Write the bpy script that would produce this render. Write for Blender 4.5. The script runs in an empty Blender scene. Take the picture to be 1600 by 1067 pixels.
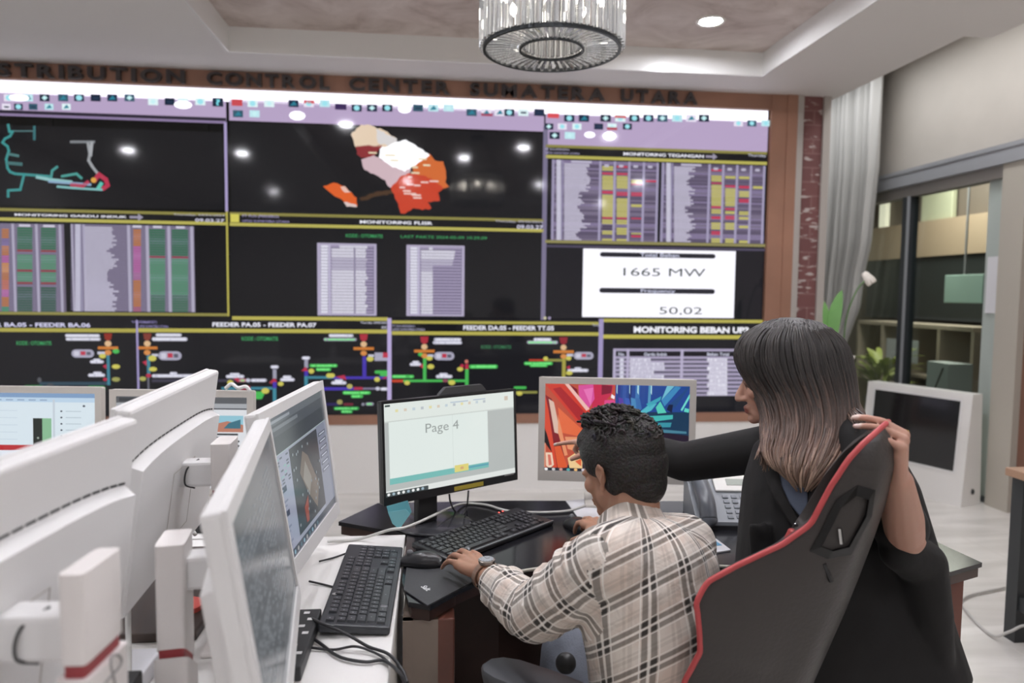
import bpy, bmesh, math, random
from mathutils import Vector, Matrix, Euler, Quaternion
V = Vector
rnd = random.Random(7)
SC = bpy.context.scene
COL = SC.collection
PI = math.pi

# ------------------------------------------------------------------ survey of the photograph
CAM = V((0, 0, 1.45))
FOC, YAW, PITCH, ROLL = 1123.1, math.radians(6.211), math.radians(3.836), math.radians(0.641)
_f = V((math.sin(YAW)*math.cos(PITCH), math.cos(YAW)*math.cos(PITCH), -math.sin(PITCH)))
_r0 = V((math.cos(YAW), -math.sin(YAW), 0))
_u0 = _r0.cross(_f)
_r = _r0*math.cos(ROLL) + _u0*math.sin(ROLL)
_u = -_r0*math.sin(ROLL) + _u0*math.cos(ROLL)
def ray(x, y): return _f + _r*((x-800)/FOC) + _u*((533.5-y)/FOC)
def P(x, y, d): return CAM + ray(x, y)*d
def PZ(x, y, z):
    d = ray(x, y); return CAM + d*((z-CAM.z)/d.z)
def PY(x, y, Y):
    d = ray(x, y); return CAM + d*((Y-CAM.y)/d.y)
def PX(x, y, X):
    d = ray(x, y); return CAM + d*((X-CAM.x)/d.x)
WY = 5.2
def W(x, y):
    p = PY(x, y, WY); return (p.x, p.z)

# ------------------------------------------------------------------ materials
def lin(c):
    if isinstance(c, str):
        c = c.lstrip('#'); c = [int(c[i:i+2], 16)/255 for i in (0, 2, 4)]
    return tuple(((v/12.92) if v <= .04045 else ((v+.055)/1.055)**2.4) for v in c)
MATS = {}
def mat(name, col, rough=.5, metal=0, spec=.5, bump=0, bscale=60, emit=0, coat=0, vary=0, vscale=6, sheen=0, sss=0):
    if name in MATS: return MATS[name]
    m = bpy.data.materials.new(name); m.use_nodes = True
    nt = m.node_tree; b = nt.nodes['Principled BSDF']
    c = lin(col)
    b.inputs['Base Color'].default_value = (*c, 1)
    b.inputs['Roughness'].default_value = rough
    b.inputs['Metallic'].default_value = metal
    b.inputs['Specular IOR Level'].default_value = spec
    if coat: b.inputs['Coat Weight'].default_value = coat; b.inputs['Coat Roughness'].default_value = .08
    if sheen: b.inputs['Sheen Weight'].default_value = sheen
    if sss: b.inputs['Subsurface Weight'].default_value = sss; b.inputs['Subsurface Scale'].default_value = .01
    if emit:
        b.inputs['Emission Color'].default_value = (*c, 1); b.inputs['Emission Strength'].default_value = emit
    if bump or vary:
        tc = nt.nodes.new('ShaderNodeTexCoord')
    if bump:
        n = nt.nodes.new('ShaderNodeTexNoise'); n.inputs['Scale'].default_value = bscale; n.inputs['Detail'].default_value = 4
        bp = nt.nodes.new('ShaderNodeBump'); bp.inputs['Strength'].default_value = bump; bp.inputs['Distance'].default_value = .01
        nt.links.new(tc.outputs['Object'], n.inputs['Vector'])
        nt.links.new(n.outputs['Fac'], bp.inputs['Height']); nt.links.new(bp.outputs['Normal'], b.inputs['Normal'])
    if vary:
        n2 = nt.nodes.new('ShaderNodeTexNoise'); n2.inputs['Scale'].default_value = vscale; n2.inputs['Detail'].default_value = 5
        rp = nt.nodes.new('ShaderNodeValToRGB')
        rp.color_ramp.elements[0].position = .3; rp.color_ramp.elements[1].position = .7
        rp.color_ramp.elements[0].color = (*[v*(1-vary) for v in c], 1)
        rp.color_ramp.elements[1].color = (*[min(1, v*(1+vary*.6)) for v in c], 1)
        nt.links.new(tc.outputs['Object'], n2.inputs['Vector'])
        nt.links.new(n2.outputs['Fac'], rp.inputs['Fac']); nt.links.new(rp.outputs['Color'], b.inputs['Base Color'])
    MATS[name] = m
    return m
def attr_mat(name, rough=.5, spec=.5, emit=0, bump=0, bscale=80, sss=0, sheen=0):
    """colour comes from the mesh attribute 'col'; with emit > 0 it is a lit display"""
    if name in MATS: return MATS[name]
    m = bpy.data.materials.new(name); m.use_nodes = True
    nt = m.node_tree; b = nt.nodes['Principled BSDF']
    a = nt.nodes.new('ShaderNodeAttribute'); a.attribute_name = 'col'
    b.inputs['Roughness'].default_value = rough; b.inputs['Specular IOR Level'].default_value = spec
    if emit:
        b.inputs['Base Color'].default_value = (.006, .006, .007, 1)
        nt.links.new(a.outputs['Color'], b.inputs['Emission Color']); b.inputs['Emission Strength'].default_value = emit
    else:
        nt.links.new(a.outputs['Color'], b.inputs['Base Color'])
    if sss: b.inputs['Subsurface Weight'].default_value = sss; b.inputs['Subsurface Scale'].default_value = .008
    if sheen: b.inputs['Sheen Weight'].default_value = sheen
    if bump:
        tc = nt.nodes.new('ShaderNodeTexCoord')
        n = nt.nodes.new('ShaderNodeTexNoise'); n.inputs['Scale'].default_value = bscale; n.inputs['Detail'].default_value = 4
        bp = nt.nodes.new('ShaderNodeBump'); bp.inputs['Strength'].default_value = bump; bp.inputs['Distance'].default_value = .006
        nt.links.new(tc.outputs['Object'], n.inputs['Vector'])
        nt.links.new(n.outputs['Fac'], bp.inputs['Height']); nt.links.new(bp.outputs['Normal'], b.inputs['Normal'])
    MATS[name] = m
    return m
def thin_glass(name, tint='#eef4f2', refl=.5):
    if name in MATS: return MATS[name]
    m = bpy.data.materials.new(name); m.use_nodes = True
    nt = m.node_tree; nt.nodes.remove(nt.nodes['Principled BSDF'])
    o = nt.nodes['Material Output']
    t = nt.nodes.new('ShaderNodeBsdfTransparent'); t.inputs['Color'].default_value = (*lin(tint), 1)
    g = nt.nodes.new('ShaderNodeBsdfGlossy'); g.inputs['Roughness'].default_value = .01
    lw = nt.nodes.new('ShaderNodeLayerWeight'); lw.inputs['Blend'].default_value = .5
    pw = nt.nodes.new('ShaderNodeMath'); pw.operation = 'POWER'; pw.inputs[1].default_value = 4
    fr = nt.nodes.new('ShaderNodeMath'); fr.operation = 'MULTIPLY_ADD'; fr.inputs[1].default_value = .8; fr.inputs[2].default_value = .045
    nt.links.new(lw.outputs['Facing'], pw.inputs[0]); nt.links.new(pw.outputs[0], fr.inputs[0])
    mx = nt.nodes.new('ShaderNodeMixShader')
    nt.links.new(fr.outputs[0], mx.inputs['Fac']); nt.links.new(t.outputs['BSDF'], mx.inputs[1]); nt.links.new(g.outputs['BSDF'], mx.inputs[2])
    nt.links.new(mx.outputs['Shader'], o.inputs['Surface'])
    MATS[name] = m
    return m

# ------------------------------------------------------------------ mesh builder
def rot_to(d, up=V((0, 0, 1))):
    """matrix whose z axis runs along d"""
    z = V(d).normalized()
    x = up.cross(z)
    if x.length < 1e-5: x = V((1, 0, 0))
    x.normalize(); y = z.cross(x)
    return Matrix((x, y, z)).transposed()
class MB:
    def __init__(s): s.v = []; s.f = []; s.m = []; s.c = []
    def add(s, vs, fs, mi=0, M=None, c=None):
        o = len(s.v)
        s.v += [(M @ V(p)) if M is not None else V(p) for p in vs]
        for f in fs: s.f.append([i+o for i in f]); s.m.append(mi); s.c.append(c)
        return s
    def box(s, a, b, mi=0, M=None, bev=0, c=None):
        x0, x1 = sorted((a[0], b[0])); y0, y1 = sorted((a[1], b[1])); z0, z1 = sorted((a[2], b[2]))
        if bev > 0:
            bm = bmesh.new()
            bmesh.ops.create_cube(bm, size=1)
            for v in bm.verts: v.co = V(((x0+x1)/2+v.co.x*(x1-x0), (y0+y1)/2+v.co.y*(y1-y0), (z0+z1)/2+v.co.z*(z1-z0)))
            bev = min(bev, .49*min(x1-x0, y1-y0, z1-z0))
            bmesh.ops.bevel(bm, geom=bm.edges[:], offset=bev, segments=2, affect='EDGES', profile=.5)
            return s.bm(bm, mi, M, c)
        vs = [(x0,y0,z0),(x1,y0,z0),(x1,y1,z0),(x0,y1,z0),(x0,y0,z1),(x1,y0,z1),(x1,y1,z1),(x0,y1,z1)]
        return s.add(vs, [(0,3,2,1),(4,5,6,7),(0,1,5,4),(1,2,6,5),(2,3,7,6),(3,0,4,7)], mi, M, c)
    def bm(s, bm, mi=0, M=None, c=None):
        bm.verts.index_update()
        s.add([v.co.copy() for v in bm.verts], [[v.index for v in f.verts] for f in bm.faces], mi, M, c); bm.free()
        return s
    def tube(s, pts, r, n=8, mi=0, cap=True, M=None, c=None, flat=1.0):
        pts = [V(p) for p in pts]; rs = r if isinstance(r, (list, tuple)) else [r]*len(pts)
        vs = []; fs = []; prev = None
        for i, p in enumerate(pts):
            t = (pts[min(i+1, len(pts)-1)] - pts[max(i-1, 0)])
            if t.length < 1e-9: t = V((0, 0, 1))
            t.normalize()
            if prev is None:
                a = V((0, 0, 1)) if abs(t.z) < .9 else V((1, 0, 0))
                x = a.cross(t).normalized()
            else:
                x = (prev - t*prev.dot(t)).normalized()
            prev = x; y = t.cross(x)
            for k in range(n):
                an = 2*PI*k/n
                vs.append(p + x*(math.cos(an)*rs[i]) + y*(math.sin(an)*rs[i]*flat))
        for i in range(len(pts)-1):
            for k in range(n):
                fs.append((i*n+k, i*n+(k+1) % n, (i+1)*n+(k+1) % n, (i+1)*n+k))
        if cap:
            fs.append(tuple(range(n-1, -1, -1))); L = (len(pts)-1)*n; fs.append(tuple(range(L, L+n)))
        return s.add(vs, fs, mi, M, c)
    def lathe(s, prof, n=32, mi=0, M=None, c=None, close=False):
        vs = []; fs = []
        for (r, z) in prof:
            for k in range(n):
                a = 2*PI*k/n; vs.append((r*math.cos(a), r*math.sin(a), z))
        m = len(prof)
        for i in range(m if close else m-1):
            j = (i+1) % m
            for k in range(n): fs.append((i*n+k, i*n+(k+1) % n, j*n+(k+1) % n, j*n+k))
        if not close:
            if prof[0][0] > 1e-6: fs.append(tuple(range(n-1, -1, -1)))
            if prof[-1][0] > 1e-6: fs.append(tuple(range((m-1)*n, m*n)))
        return s.add(vs, fs, mi, M, c)
    def prism(s, poly, z0, z1, mi=0, M=None, c=None):
        n = len(poly)
        vs = [(p[0], p[1], z0) for p in poly] + [(p[0], p[1], z1) for p in poly]
        fs = [tuple(range(n-1, -1, -1)), tuple(range(n, 2*n))] + [(i, (i+1) % n, n+(i+1) % n, n+i) for i in range(n)]
        return s.add(vs, fs, mi, M, c)
    def ball(s, p, r, n=12, mi=0, M=None, c=None, R=None):
        """ellipsoid; r scalar or 3-vector; R optional 3x3 rotation"""
        r = V((r, r, r)) if not hasattr(r, '__len__') else V(r)
        bm = bmesh.new(); bmesh.ops.create_uvsphere(bm, u_segments=n*2, v_segments=n, radius=1)
        for v in bm.verts:
            q = V((v.co.x*r.x, v.co.y*r.y, v.co.z*r.z))
            if R is not None: q = R @ q
            v.co = V(p) + q
        return s.bm(bm, mi, M, c)
    def capsule(s, a, b, ra, rb, n=14, mi=0, c=None, flat=None):
        """tapered round limb from a to b"""
        a = V(a); b = V(b); d = b-a; L = d.length
        if L < 1e-6: return s.ball(a, max(ra, rb))
        R = rot_to(d); vs = []; fs = []
        prof = []
        for i in range(6): t = -PI/2 + (PI/2)*i/6; prof.append((ra*math.cos(t), ra*math.sin(t)))
        for i in range(5): t = i/4; prof.append((ra+(rb-ra)*t, L*t))
        for i in range(1, 7): t = (PI/2)*i/6; prof.append((rb*math.cos(t), L+rb*math.sin(t)))
        for (r, z) in prof:
            r = max(r, 1e-4)
            for k in range(n):
                an = 2*PI*k/n; q = V((r*math.cos(an), r*math.sin(an)*(flat or 1), z)); vs.append(a + R @ q)
        m = len(prof)
        for i in range(m-1):
            for k in range(n): fs.append((i*n+k, i*n+(k+1) % n, (i+1)*n+(k+1) % n, (i+1)*n+k))
        fs.append(tuple(range(n-1, -1, -1))); fs.append(tuple(range((m-1)*n, m*n)))
        return s.add(vs, fs, mi, None, c)
    def build(s, name, mats, parent=None, smooth=False, auto=None, kind=None):
        me = bpy.data.meshes.new(name)
        me.from_pydata([tuple(v) for v in s.v], [], s.f)
        if not isinstance(mats, (list, tuple)): mats = [mats]
        for m in mats: me.materials.append(m)
        me.polygons.foreach_set('material_index', s.m)
        if any(c is not None for c in s.c):
            at = me.color_attributes.new('col', 'FLOAT_COLOR', 'CORNER')
            buf = []
            for p, c in zip(me.polygons, s.c):
                c = c or (0, 0, 0); buf += [c[0], c[1], c[2], 1.0]*p.loop_total
            at.data.foreach_set('color', buf)
        me.validate(); me.update()
        if smooth or auto:
            me.polygons.foreach_set('use_smooth', [True]*len(me.polygons))
            if auto: me.set_sharp_from_angle(angle=math.radians(auto))
        o = bpy.data.objects.new(name, me); COL.objects.link(o)
        if parent is not None: attach(o, parent)
        if kind: o['kind'] = kind
        return o
def attach(o, parent):
    """parent keeping the world place (meshes are written in world or in the parent's own axes)"""
    o.parent = parent
    if not parent.get('_local'):
        o.matrix_parent_inverse = wm(parent).inverted()
def wm(o):
    m = o.matrix_basis.copy()
    if o.parent: m = wm(o.parent) @ o.matrix_parent_inverse @ m
    return m
def tag(o, label, cat, group=None):
    o['label'] = label; o['category'] = cat
    if group: o['group'] = group
    return o
def thing(name, label, cat, loc=(0, 0, 0), group=None, local=False, rz=0):
    """an Empty at the thing's base; local=True means its parts are written in its own axes"""
    o = bpy.data.objects.new(name, None); COL.objects.link(o)
    o.location = loc; o.rotation_euler = (0, 0, rz); o.empty_display_size = .1
    if local: o['_local'] = 1
    return tag(o, label, cat, group)
def struct(name, mb, m, **k):
    o = mb.build(name, m, **k); o['kind'] = 'structure'; return o
def copy_tree(o, parent=None):
    c = o.copy(); COL.objects.link(c)
    if parent is not None: c.parent = parent
    for ch in list(o.children): copy_tree(ch, c)
    return c
def smooth_path(pts, k=8):
    pts = [V(p) for p in pts]
    if len(pts) < 3: return pts
    q = [pts[0]*2-pts[1]] + pts + [pts[-1]*2-pts[-2]]
    out = []
    for i in range(1, len(q)-2):
        a, b, c, d = q[i-1:i+3]
        for j in range(k):
            t = j/k
            out.append(.5*((2*b)+(c-a)*t+(2*a-5*b+4*c-d)*t*t+(3*b-a-3*c+d)*t**3))
    out.append(pts[-1]); return out
def remesh(mb, voxel, smooth=4, fac=.5):
    """one closed continuous skin round everything in mb -> (verts, faces)"""
    me = bpy.data.meshes.new('tmp'); me.from_pydata([tuple(v) for v in mb.v], [], mb.f); me.update()
    o = bpy.data.objects.new('tmp', me); COL.objects.link(o)
    r = o.modifiers.new('r', 'REMESH'); r.mode = 'VOXEL'; r.voxel_size = voxel; r.adaptivity = 0
    if smooth:
        s = o.modifiers.new('s', 'SMOOTH'); s.factor = fac; s.iterations = smooth
    dg = bpy.context.evaluated_depsgraph_get(); dg.update()
    ev = o.evaluated_get(dg); m2 = ev.to_mesh()
    vs = [v.co.copy() for v in m2.vertices]; fs = [list(p.vertices) for p in m2.polygons]
    ev.to_mesh_clear()
    bpy.data.objects.remove(o); bpy.data.meshes.remove(me)
    return vs, fs
def skin_mesh(name, vs, fs, m, parent=None, cols=None, uvs=None):
    me = bpy.data.meshes.new(name); me.from_pydata([tuple(v) for v in vs], [], fs)
    for mm in (m if isinstance(m, (list, tuple)) else [m]): me.materials.append(mm)
    me.polygons.foreach_set('use_smooth', [True]*len(me.polygons))
    if cols is not None:
        at = me.color_attributes.new('col', 'FLOAT_COLOR', 'POINT'); b = []
        for c in cols: b += [c[0], c[1], c[2], 1]
        at.data.foreach_set('color', b)
    if uvs is not None:
        uv = me.uv_layers.new(name='weave'); b = []
        for f, cs in zip(fs, uvs):
            for c in cs: b += [c[0], c[1]]
        uv.data.foreach_set('uv', b)
    me.update()
    o = bpy.data.objects.new(name, me); COL.objects.link(o)
    if parent is not None: attach(o, parent)
    return o

# ------------------------------------------------------------------ lettering
_tc = {}
def text_geo(s, bold=0.0, depth=0.0):
    k = (s, bold, depth)
    if k in _tc: return _tc[k]
    cu = bpy.data.curves.new('t', 'FONT'); cu.body = s; cu.size = 1; cu.offset = bold; cu.extrude = depth; cu.resolution_u = 3
    o = bpy.data.objects.new('t', cu); COL.objects.link(o)
    dg = bpy.context.evaluated_depsgraph_get(); dg.update()
    me = o.evaluated_get(dg).to_mesh()
    vs = [v.co.copy() for v in me.vertices]; fs = [list(p.vertices) for p in me.polygons]
    o.evaluated_get(dg).to_mesh_clear()
    bpy.data.objects.remove(o); bpy.data.curves.remove(cu)
    xs = [v.x for v in vs] or [0]; ys = [v.y for v in vs] or [0]
    _tc[k] = (vs, fs, (min(xs), max(xs), min(ys), max(ys)))
    return _tc[k]

class Img:
    """a picture on a flat display: coloured cells in (x, z), each layer a hair nearer the viewer; F maps (x, z, layer) to space"""
    def __init__(s, F): s.mb = MB(); s.F = F
    def quad(s, pts, c, L=1): 
        s.mb.add([s.F(p[0], p[1], L) for p in pts], [tuple(range(len(pts)))], 0, None, lin(c) if not isinstance(c, tuple) else c)
    def rect(s, x0, z0, x1, z1, c, L=1):
        x0, x1 = sorted((x0, x1)); z0, z1 = sorted((z0, z1))
        s.quad([(x0, z0), (x1, z0), (x1, z1), (x0, z1)], c, L)
    def disc(s, x, z, rx, rz, c, L=2, n=12):
        s.quad([(x+rx*math.cos(2*PI*k/n), z+rz*math.sin(2*PI*k/n)) for k in range(n)], c, L)
    def text(s, t, x0, z0, x1, z1, c, L=3, bold=0.0):
        x0, x1 = sorted((x0, x1)); z0, z1 = sorted((z0, z1))
        vs, fs, (a, b, d, e) = text_geo(t, bold)
        if not vs: return
        sx = (x1-x0)/max(b-a, 1e-6); sz = (z1-z0)/max(e-d, 1e-6)
        s.mb.add([s.F(x0+(v.x-a)*sx, z0+(v.y-d)*sz, L) for v in vs], fs, 0, None, lin(c) if not isinstance(c, tuple) else c)
    def build(s, name, m, parent): return s.mb.build(name, m, parent)
# ================================================================== THE ROOM
M_WALL = mat('wall_paint_white', '#e9e7e4', .55)
M_BEIGE = mat('wall_paint_beige', '#c9c3bb', .7, vary=.06, vscale=2)
M_SOFFIT = mat('soffit_paint', '#dcd9d6', .6)
M_FASCIA = mat('fascia_gloss_white', '#eeeeec', .22, spec=.5)
M_WOOD = mat('brown_wood_veneer', '#9b725e', .45, vary=.14, vscale=3)
M_TRIM = mat('grey_trim', '#aaa39d', .5)
M_ALU = mat('brushed_aluminium', '#b9bcc2', .35, metal=.4)
M_ALUD = mat('dark_aluminium', '#4a4e52', .35, metal=.3)
M_WHITE = mat('white_plastic', '#e4e3e2', .42)
M_WHITE2 = mat('warm_white_plastic', '#e6e1de', .45)
M_BLACK = mat('black_plastic', '#2b2b2c', .45)
M_BLACKG = mat('black_gloss_plastic', '#1c1c1e', .2)
M_CHROME = mat('chrome', '#c8c8c8', .15, metal=1)

def floor_mat():
    m = mat('white_marble_tile', '#dedbd5', .22, spec=.45)
    nt = m.node_tree; b = nt.nodes['Principled BSDF']
    tc = nt.nodes.new('ShaderNodeTexCoord'); mp = nt.nodes.new('ShaderNodeMapping')
    mp.inputs['Rotation'].default_value = (0, 0, .5); mp.inputs['Scale'].default_value = (.7, 3.5, 1)
    n = nt.nodes.new('ShaderNodeTexNoise'); n.inputs['Scale'].default_value = 1.6; n.inputs['Detail'].default_value = 8; n.inputs['Distortion'].default_value = .6
    r = nt.nodes.new('ShaderNodeValToRGB')
    r.color_ramp.elements[0].position = .3; r.color_ramp.elements[0].color = (*lin('#c9c6c0'), 1)
    r.color_ramp.elements[1].position = .62; r.color_ramp.elements[1].color = (*lin('#e4e1dc'), 1)
    br = nt.nodes.new('ShaderNodeTexBrick'); br.offset = 0; br.inputs['Scale'].default_value = 1
    br.inputs['Brick Width'].default_value = .8; br.inputs['Row Height'].default_value = .8; br.inputs['Mortar Size'].default_value = .003
    br.inputs['Mortar'].default_value = (*lin('#d2cec8'), 1)
    nt.links.new(tc.outputs['Object'], mp.inputs['Vector']); nt.links.new(mp.outputs['Vector'], n.inputs['Vector'])
    nt.links.new(n.outputs['Fac'], r.inputs['Fac'])
    nt.links.new(tc.outputs['Object'], br.inputs['Vector'])
    nt.links.new(r.outputs['Color'], br.inputs['Color1']); nt.links.new(r.outputs['Color'], br.inputs['Color2'])
    nt.links.new(br.outputs['Color'], b.inputs['Base Color'])
    return m
struct('floor', MB().box((-4.3, -3.1, -.1), (3.9, 9.6, 0)), floor_mat())
struct('floor_adjoining', MB().box((3.901, -3.1, -.1), (6.4, 9.6, 0)), mat('adjoining_floor', '#8d857c', .4))
struct('wall_left', MB().box((-4.4, -3.1, 0), (-4.2, 5.4, 3.5)), M_WALL)
struct('wall_rear', MB().box((-4.4, -3.3, 0), (6.4, -3.1, 3.5)), M_WALL)
# partition that carries the displays, white below
struct('wall_front', MB().box((-4.2, 5.262, 0), (2.94, 5.42, 3.2)).box((-4.2, 5.2, 0), (2.679, 5.265, .497)), M_WALL)
zt, zb = 2.829, .566
fr = MB()
fr.box((-4.2, 5.19, zt), (2.679, 5.262, 3.0)).box((-4.2, 5.19, .497), (2.679, 5.262, zb)).box((2.478, 5.185, .497), (2.679, 5.262, 3.0))
fr.box((2.60, 5.178, .497), (2.679, 5.19, 2.94))
struct('trim_1', fr, M_WOOD)
def brick_mat():
    m = mat('painted_brick', '#6a4240', .7)
    nt = m.node_tree; b = nt.nodes['Principled BSDF']
    tc = nt.nodes.new('ShaderNodeTexCoord'); mp = nt.nodes.new('ShaderNodeMapping'); mp.inputs['Rotation'].default_value = (PI/2, 0, 0)
    br = nt.nodes.new('ShaderNodeTexBrick'); br.inputs['Scale'].default_value = 1
    br.inputs['Brick Width'].default_value = .235; br.inputs['Row Height'].default_value = .105; br.inputs['Mortar Size'].default_value = .006
    br.inputs['Color1'].default_value = (*lin('#6b4443'), 1); br.inputs['Color2'].default_value = (*lin('#754b49'), 1); br.inputs['Mortar'].default_value = (*lin('#7f5c59'), 1)
    n = nt.nodes.new('ShaderNodeTexNoise'); n.inputs['Scale'].default_value = 9; n.inputs['Detail'].default_value = 2
    mp2 = nt.nodes.new('ShaderNodeMapping'); mp2.inputs['Scale'].default_value = (1.1, 1, 3.4)
    rp = nt.nodes.new('ShaderNodeValToRGB'); rp.color_ramp.elements[0].position = .60; rp.color_ramp.elements[1].position = .66
    mx = nt.nodes.new('ShaderNodeMix'); mx.data_type = 'RGBA'
    nt.links.new(tc.outputs['Object'], mp.inputs['Vector']); nt.links.new(mp.outputs['Vector'], br.inputs['Vector'])
    nt.links.new(tc.outputs['Object'], mp2.inputs['Vector']); nt.links.new(mp2.outputs['Vector'], n.inputs['Vector'])
    nt.links.new(n.outputs['Fac'], rp.inputs['Fac']); nt.links.new(rp.outputs['Color'], mx.inputs['Factor'])
    nt.links.new(br.outputs['Color'], mx.inputs['A']); mx.inputs['B'].default_value = (*lin('#b3a6a2'), 1)
    nt.links.new(mx.outputs['Result'], b.inputs['Base Color'])
    return m
struct('pillar', MB().box((2.679, 5.2, 0), (2.94, 5.262, 3.0)), brick_mat())
struct('trim_2', MB().box((2.681, 5.18, 0), (2.728, 5.2, 2.94)), M_TRIM)
struct('trim_3', MB().box((2.885, 5.18, 0), (2.94, 5.2, 2.94)), M_TRIM)
# ceiling: soffit ring, raised tray with glossy fascia
HS, HT = 2.94, 3.09
TX0, TX1, TY0, TY1 = -1.29, 2.212, -1.6, 4.775
so = MB()
so.box((-4.2, TY1, HS), (3.0, 5.42, 3.3)).box((-4.2, -3.1, HS), (TX0, TY1, 3.3)).box((TX1, 3.91, HS), (3.0, TY1, 3.3)).box((TX1, -3.1, HS), (3.17, 3.91, 3.3)).box((TX0, -3.1, HS), (TX1, TY0, 3.3))
struct('ceiling', so, M_SOFFIT)
fa = MB()
fa.box((TX0, TY1-.012, HS-.006), (TX1, TY1, HT)).box((TX0, TY0, HS-.006), (TX1, TY0+.012, HT)).box((TX0, TY0+.012, HS-.006), (TX0+.012, TY1-.012, HT)).box((TX1-.012, TY0+.012, HS-.006), (TX1, TY1-.012, HT))
struct('trim_4', fa, M_FASCIA)
def plaster():
    m = mat('mottled_plaster', '#9d8d86', .6)
    nt = m.node_tree; b = nt.nodes['Principled BSDF']
    tc = nt.nodes.new('ShaderNodeTexCoord')
    n = nt.nodes.new('ShaderNodeTexNoise'); n.inputs['Scale'].default_value = 2.2; n.inputs['Detail'].default_value = 9; n.inputs['Distortion'].default_value = 1.6; n.inputs['Roughness'].default_value = .62
    r = nt.nodes.new('ShaderNodeValToRGB')
    e = r.color_ramp.elements
    e[0].position = .28; e[0].color = (*lin('#a8978e'), 1); e[1].position = .72; e[1].color = (*lin('#dcd1cb'), 1)
    x = e.new(.5); x.color = (*lin('#c9bcb5'), 1)
    nt.links.new(tc.outputs['Object'], n.inputs['Vector']); nt.links.new(n.outputs['Fac'], r.inputs['Fac']); nt.links.new(r.outputs['Color'], b.inputs['Base Color'])
    return m
struct('ceiling_tray', MB().box((TX0, TY0, HT), (TX1, TY1, HT+.1)), plaster())
struct('ceiling_recess', MB().box((3.0, -3.1, 3.4), (3.9, 9.6, 3.5)).box((-4.2, 5.42, 3.4), (3.0, 9.6, 3.5)), M_BEIGE)
struct('ceiling_adjoining', MB().box((4.03, -3.1, 3.0), (6.4, 9.6, 3.1)), M_BEIGE)
# right wall: plaster above a metal band, glass below
XW = 3.9
struct('wall_right', MB().box((XW, -3.1, 2.49), (XW+.12, 9.6, 3.4)).box((XW, -3.1, 0), (XW+.12, 4.2, 2.49)), M_BEIGE)
struct('trim_5', MB().box((XW-.05, 4.2, 2.37), (XW+.12, 9.6, 2.50)).box((XW-.06, 4.2, 2.47), (XW-.05, 9.6, 2.50)), M_ALU)
struct('trim_6', MB().box((XW-.0, 4.2, 2.285), (XW+.1, 9.6, 2.37)), mat('window_head_grey', '#97938f', .5))
struct('column_right', MB().box((XW-.03, 4.40, 0), (XW+.12, 4.60, 2.37)), mat('beige_post', '#b3ada2', .6))
struct('door_1', MB().box((XW+.02, 4.2, 0), (XW+.1, 4.40, 2.285)), mat('brown_door', '#7c584a', .5))
struct('window_1', MB().box((XW+.045, 4.80, .03), (XW+.055, 8.9, 2.285)), thin_glass('clear_glass'))
struct('window_2', MB().box((XW+.04, 4.60, .03), (XW+.05, 4.80, 2.285)), mat('frosted_film', '#b6bfba', .25))
struct('trim_7', MB().box((XW+.0, 5.62, .03), (XW+.09, 5.70, 2.285)).box((XW, 4.6, 0), (XW+.09, 8.9, .03)), M_ALUD)
struct('trim_8', MB().box((XW-.012, 5.60, .03), (XW, 5.625, 2.285)), M_ALU)
nb = PX(1536, 402, XW+.03); na = PX(1566, 490, XW+.03)
o = MB().box((XW+.028, 4.625, na.z), (XW+.03, 4.765, nb.z)).build('notice_sheet', mat('paper_white', '#dcdce0', .6)); tag(o, 'white paper notice taped to the frosted glass strip beside the beige post', 'notice')
struct('wall_back', MB().box((2.4, 9.5, 0), (6.4, 9.6, 3.4)).box((-4.2, 6.95, 0), (3.0, 7.05, 3.4)).box((2.94, 7.0, 0), (3.05, 9.5, 3.4)), mat('dim_wall', '#8a847c', .7))

# ---------------- adjoining office behind the glass
XB = 5.7
struct('wall_adjoining', MB().box((XB+.02, -3.1, 0), (XB+.12, 9.6, 3.0)), mat('adjoining_wall', '#6c6259', .7))
a = PX(1372, 352, XB); b = PX(1532, 396, XB)
struct('trim_9', MB().box((XB-.10, 6.2, b.z), (XB+.02, 9.4, a.z-.05)), mat('adjoining_beam', '#a8957f', .6))
a = PX(1372, 398, XB); b = PX(1528, 500, XB)
o = thing('display_board', 'large dark board on the far wall behind the glass partition', 'board', (XB, 7.6, 1.0))
MB().box((XB-.06, 6.55, b.z), (XB-.02, 8.9, a.z-.06), bev=.006).build('panel', mat('dark_board', '#2f3434', .35), o)
MB().box((XB-.075, 6.53, b.z-.02), (XB-.055, 8.92, b.z+.005)).box((XB-.075, 6.53, a.z-.065), (XB-.055, 8.92, a.z-.04)).build('frame', M_ALUD, o)
a = PX(1448, 300, XB); b = PX(1494, 353, XB)
o = MB().box((XB-.06, b.y, b.z-.02), (XB-.0, a.y, a.z+.05), bev=.01).build('wall_panel', mat('pale_green_panel', '#b5b89f', .6)); tag(o, 'pale cream upright panel above the beam behind the glass', 'panel')
a = PX(1381, 316, XB); b = PX(1390, 352, XB)
o = MB().box((XB-.06, b.y, b.z-.02), (XB-.0, a.y, a.z+.03), bev=.01).build('wall_lamp', mat('lamp_cream', '#f0e9d2', .5, emit=.8)); tag(o, 'narrow bright wall light strip at upper left behind the glass', 'lamp')
a = PX(1478, 430, 5.0); b = PX(1536, 474, 5.0)
o = thing('glass_note_board', 'pale mint board hanging behind the glass near the frosted strip', 'board', (5.0, a.y, 1.5))
MB().box((4.99, b.y, b.z), (5.01, a.y, a.z), bev=.006).build('board', mat('mint_board', '#b4d2c8', .4), o)
MB().box((4.995, (a.y+b.y)/2-.01, a.z-.01), (5.005, (a.y+b.y)/2+.01, 3.0)).build('hanger', M_ALU, o)
a = PX(1456, 511, XB); b = PX(1474, 548, XB)
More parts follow.
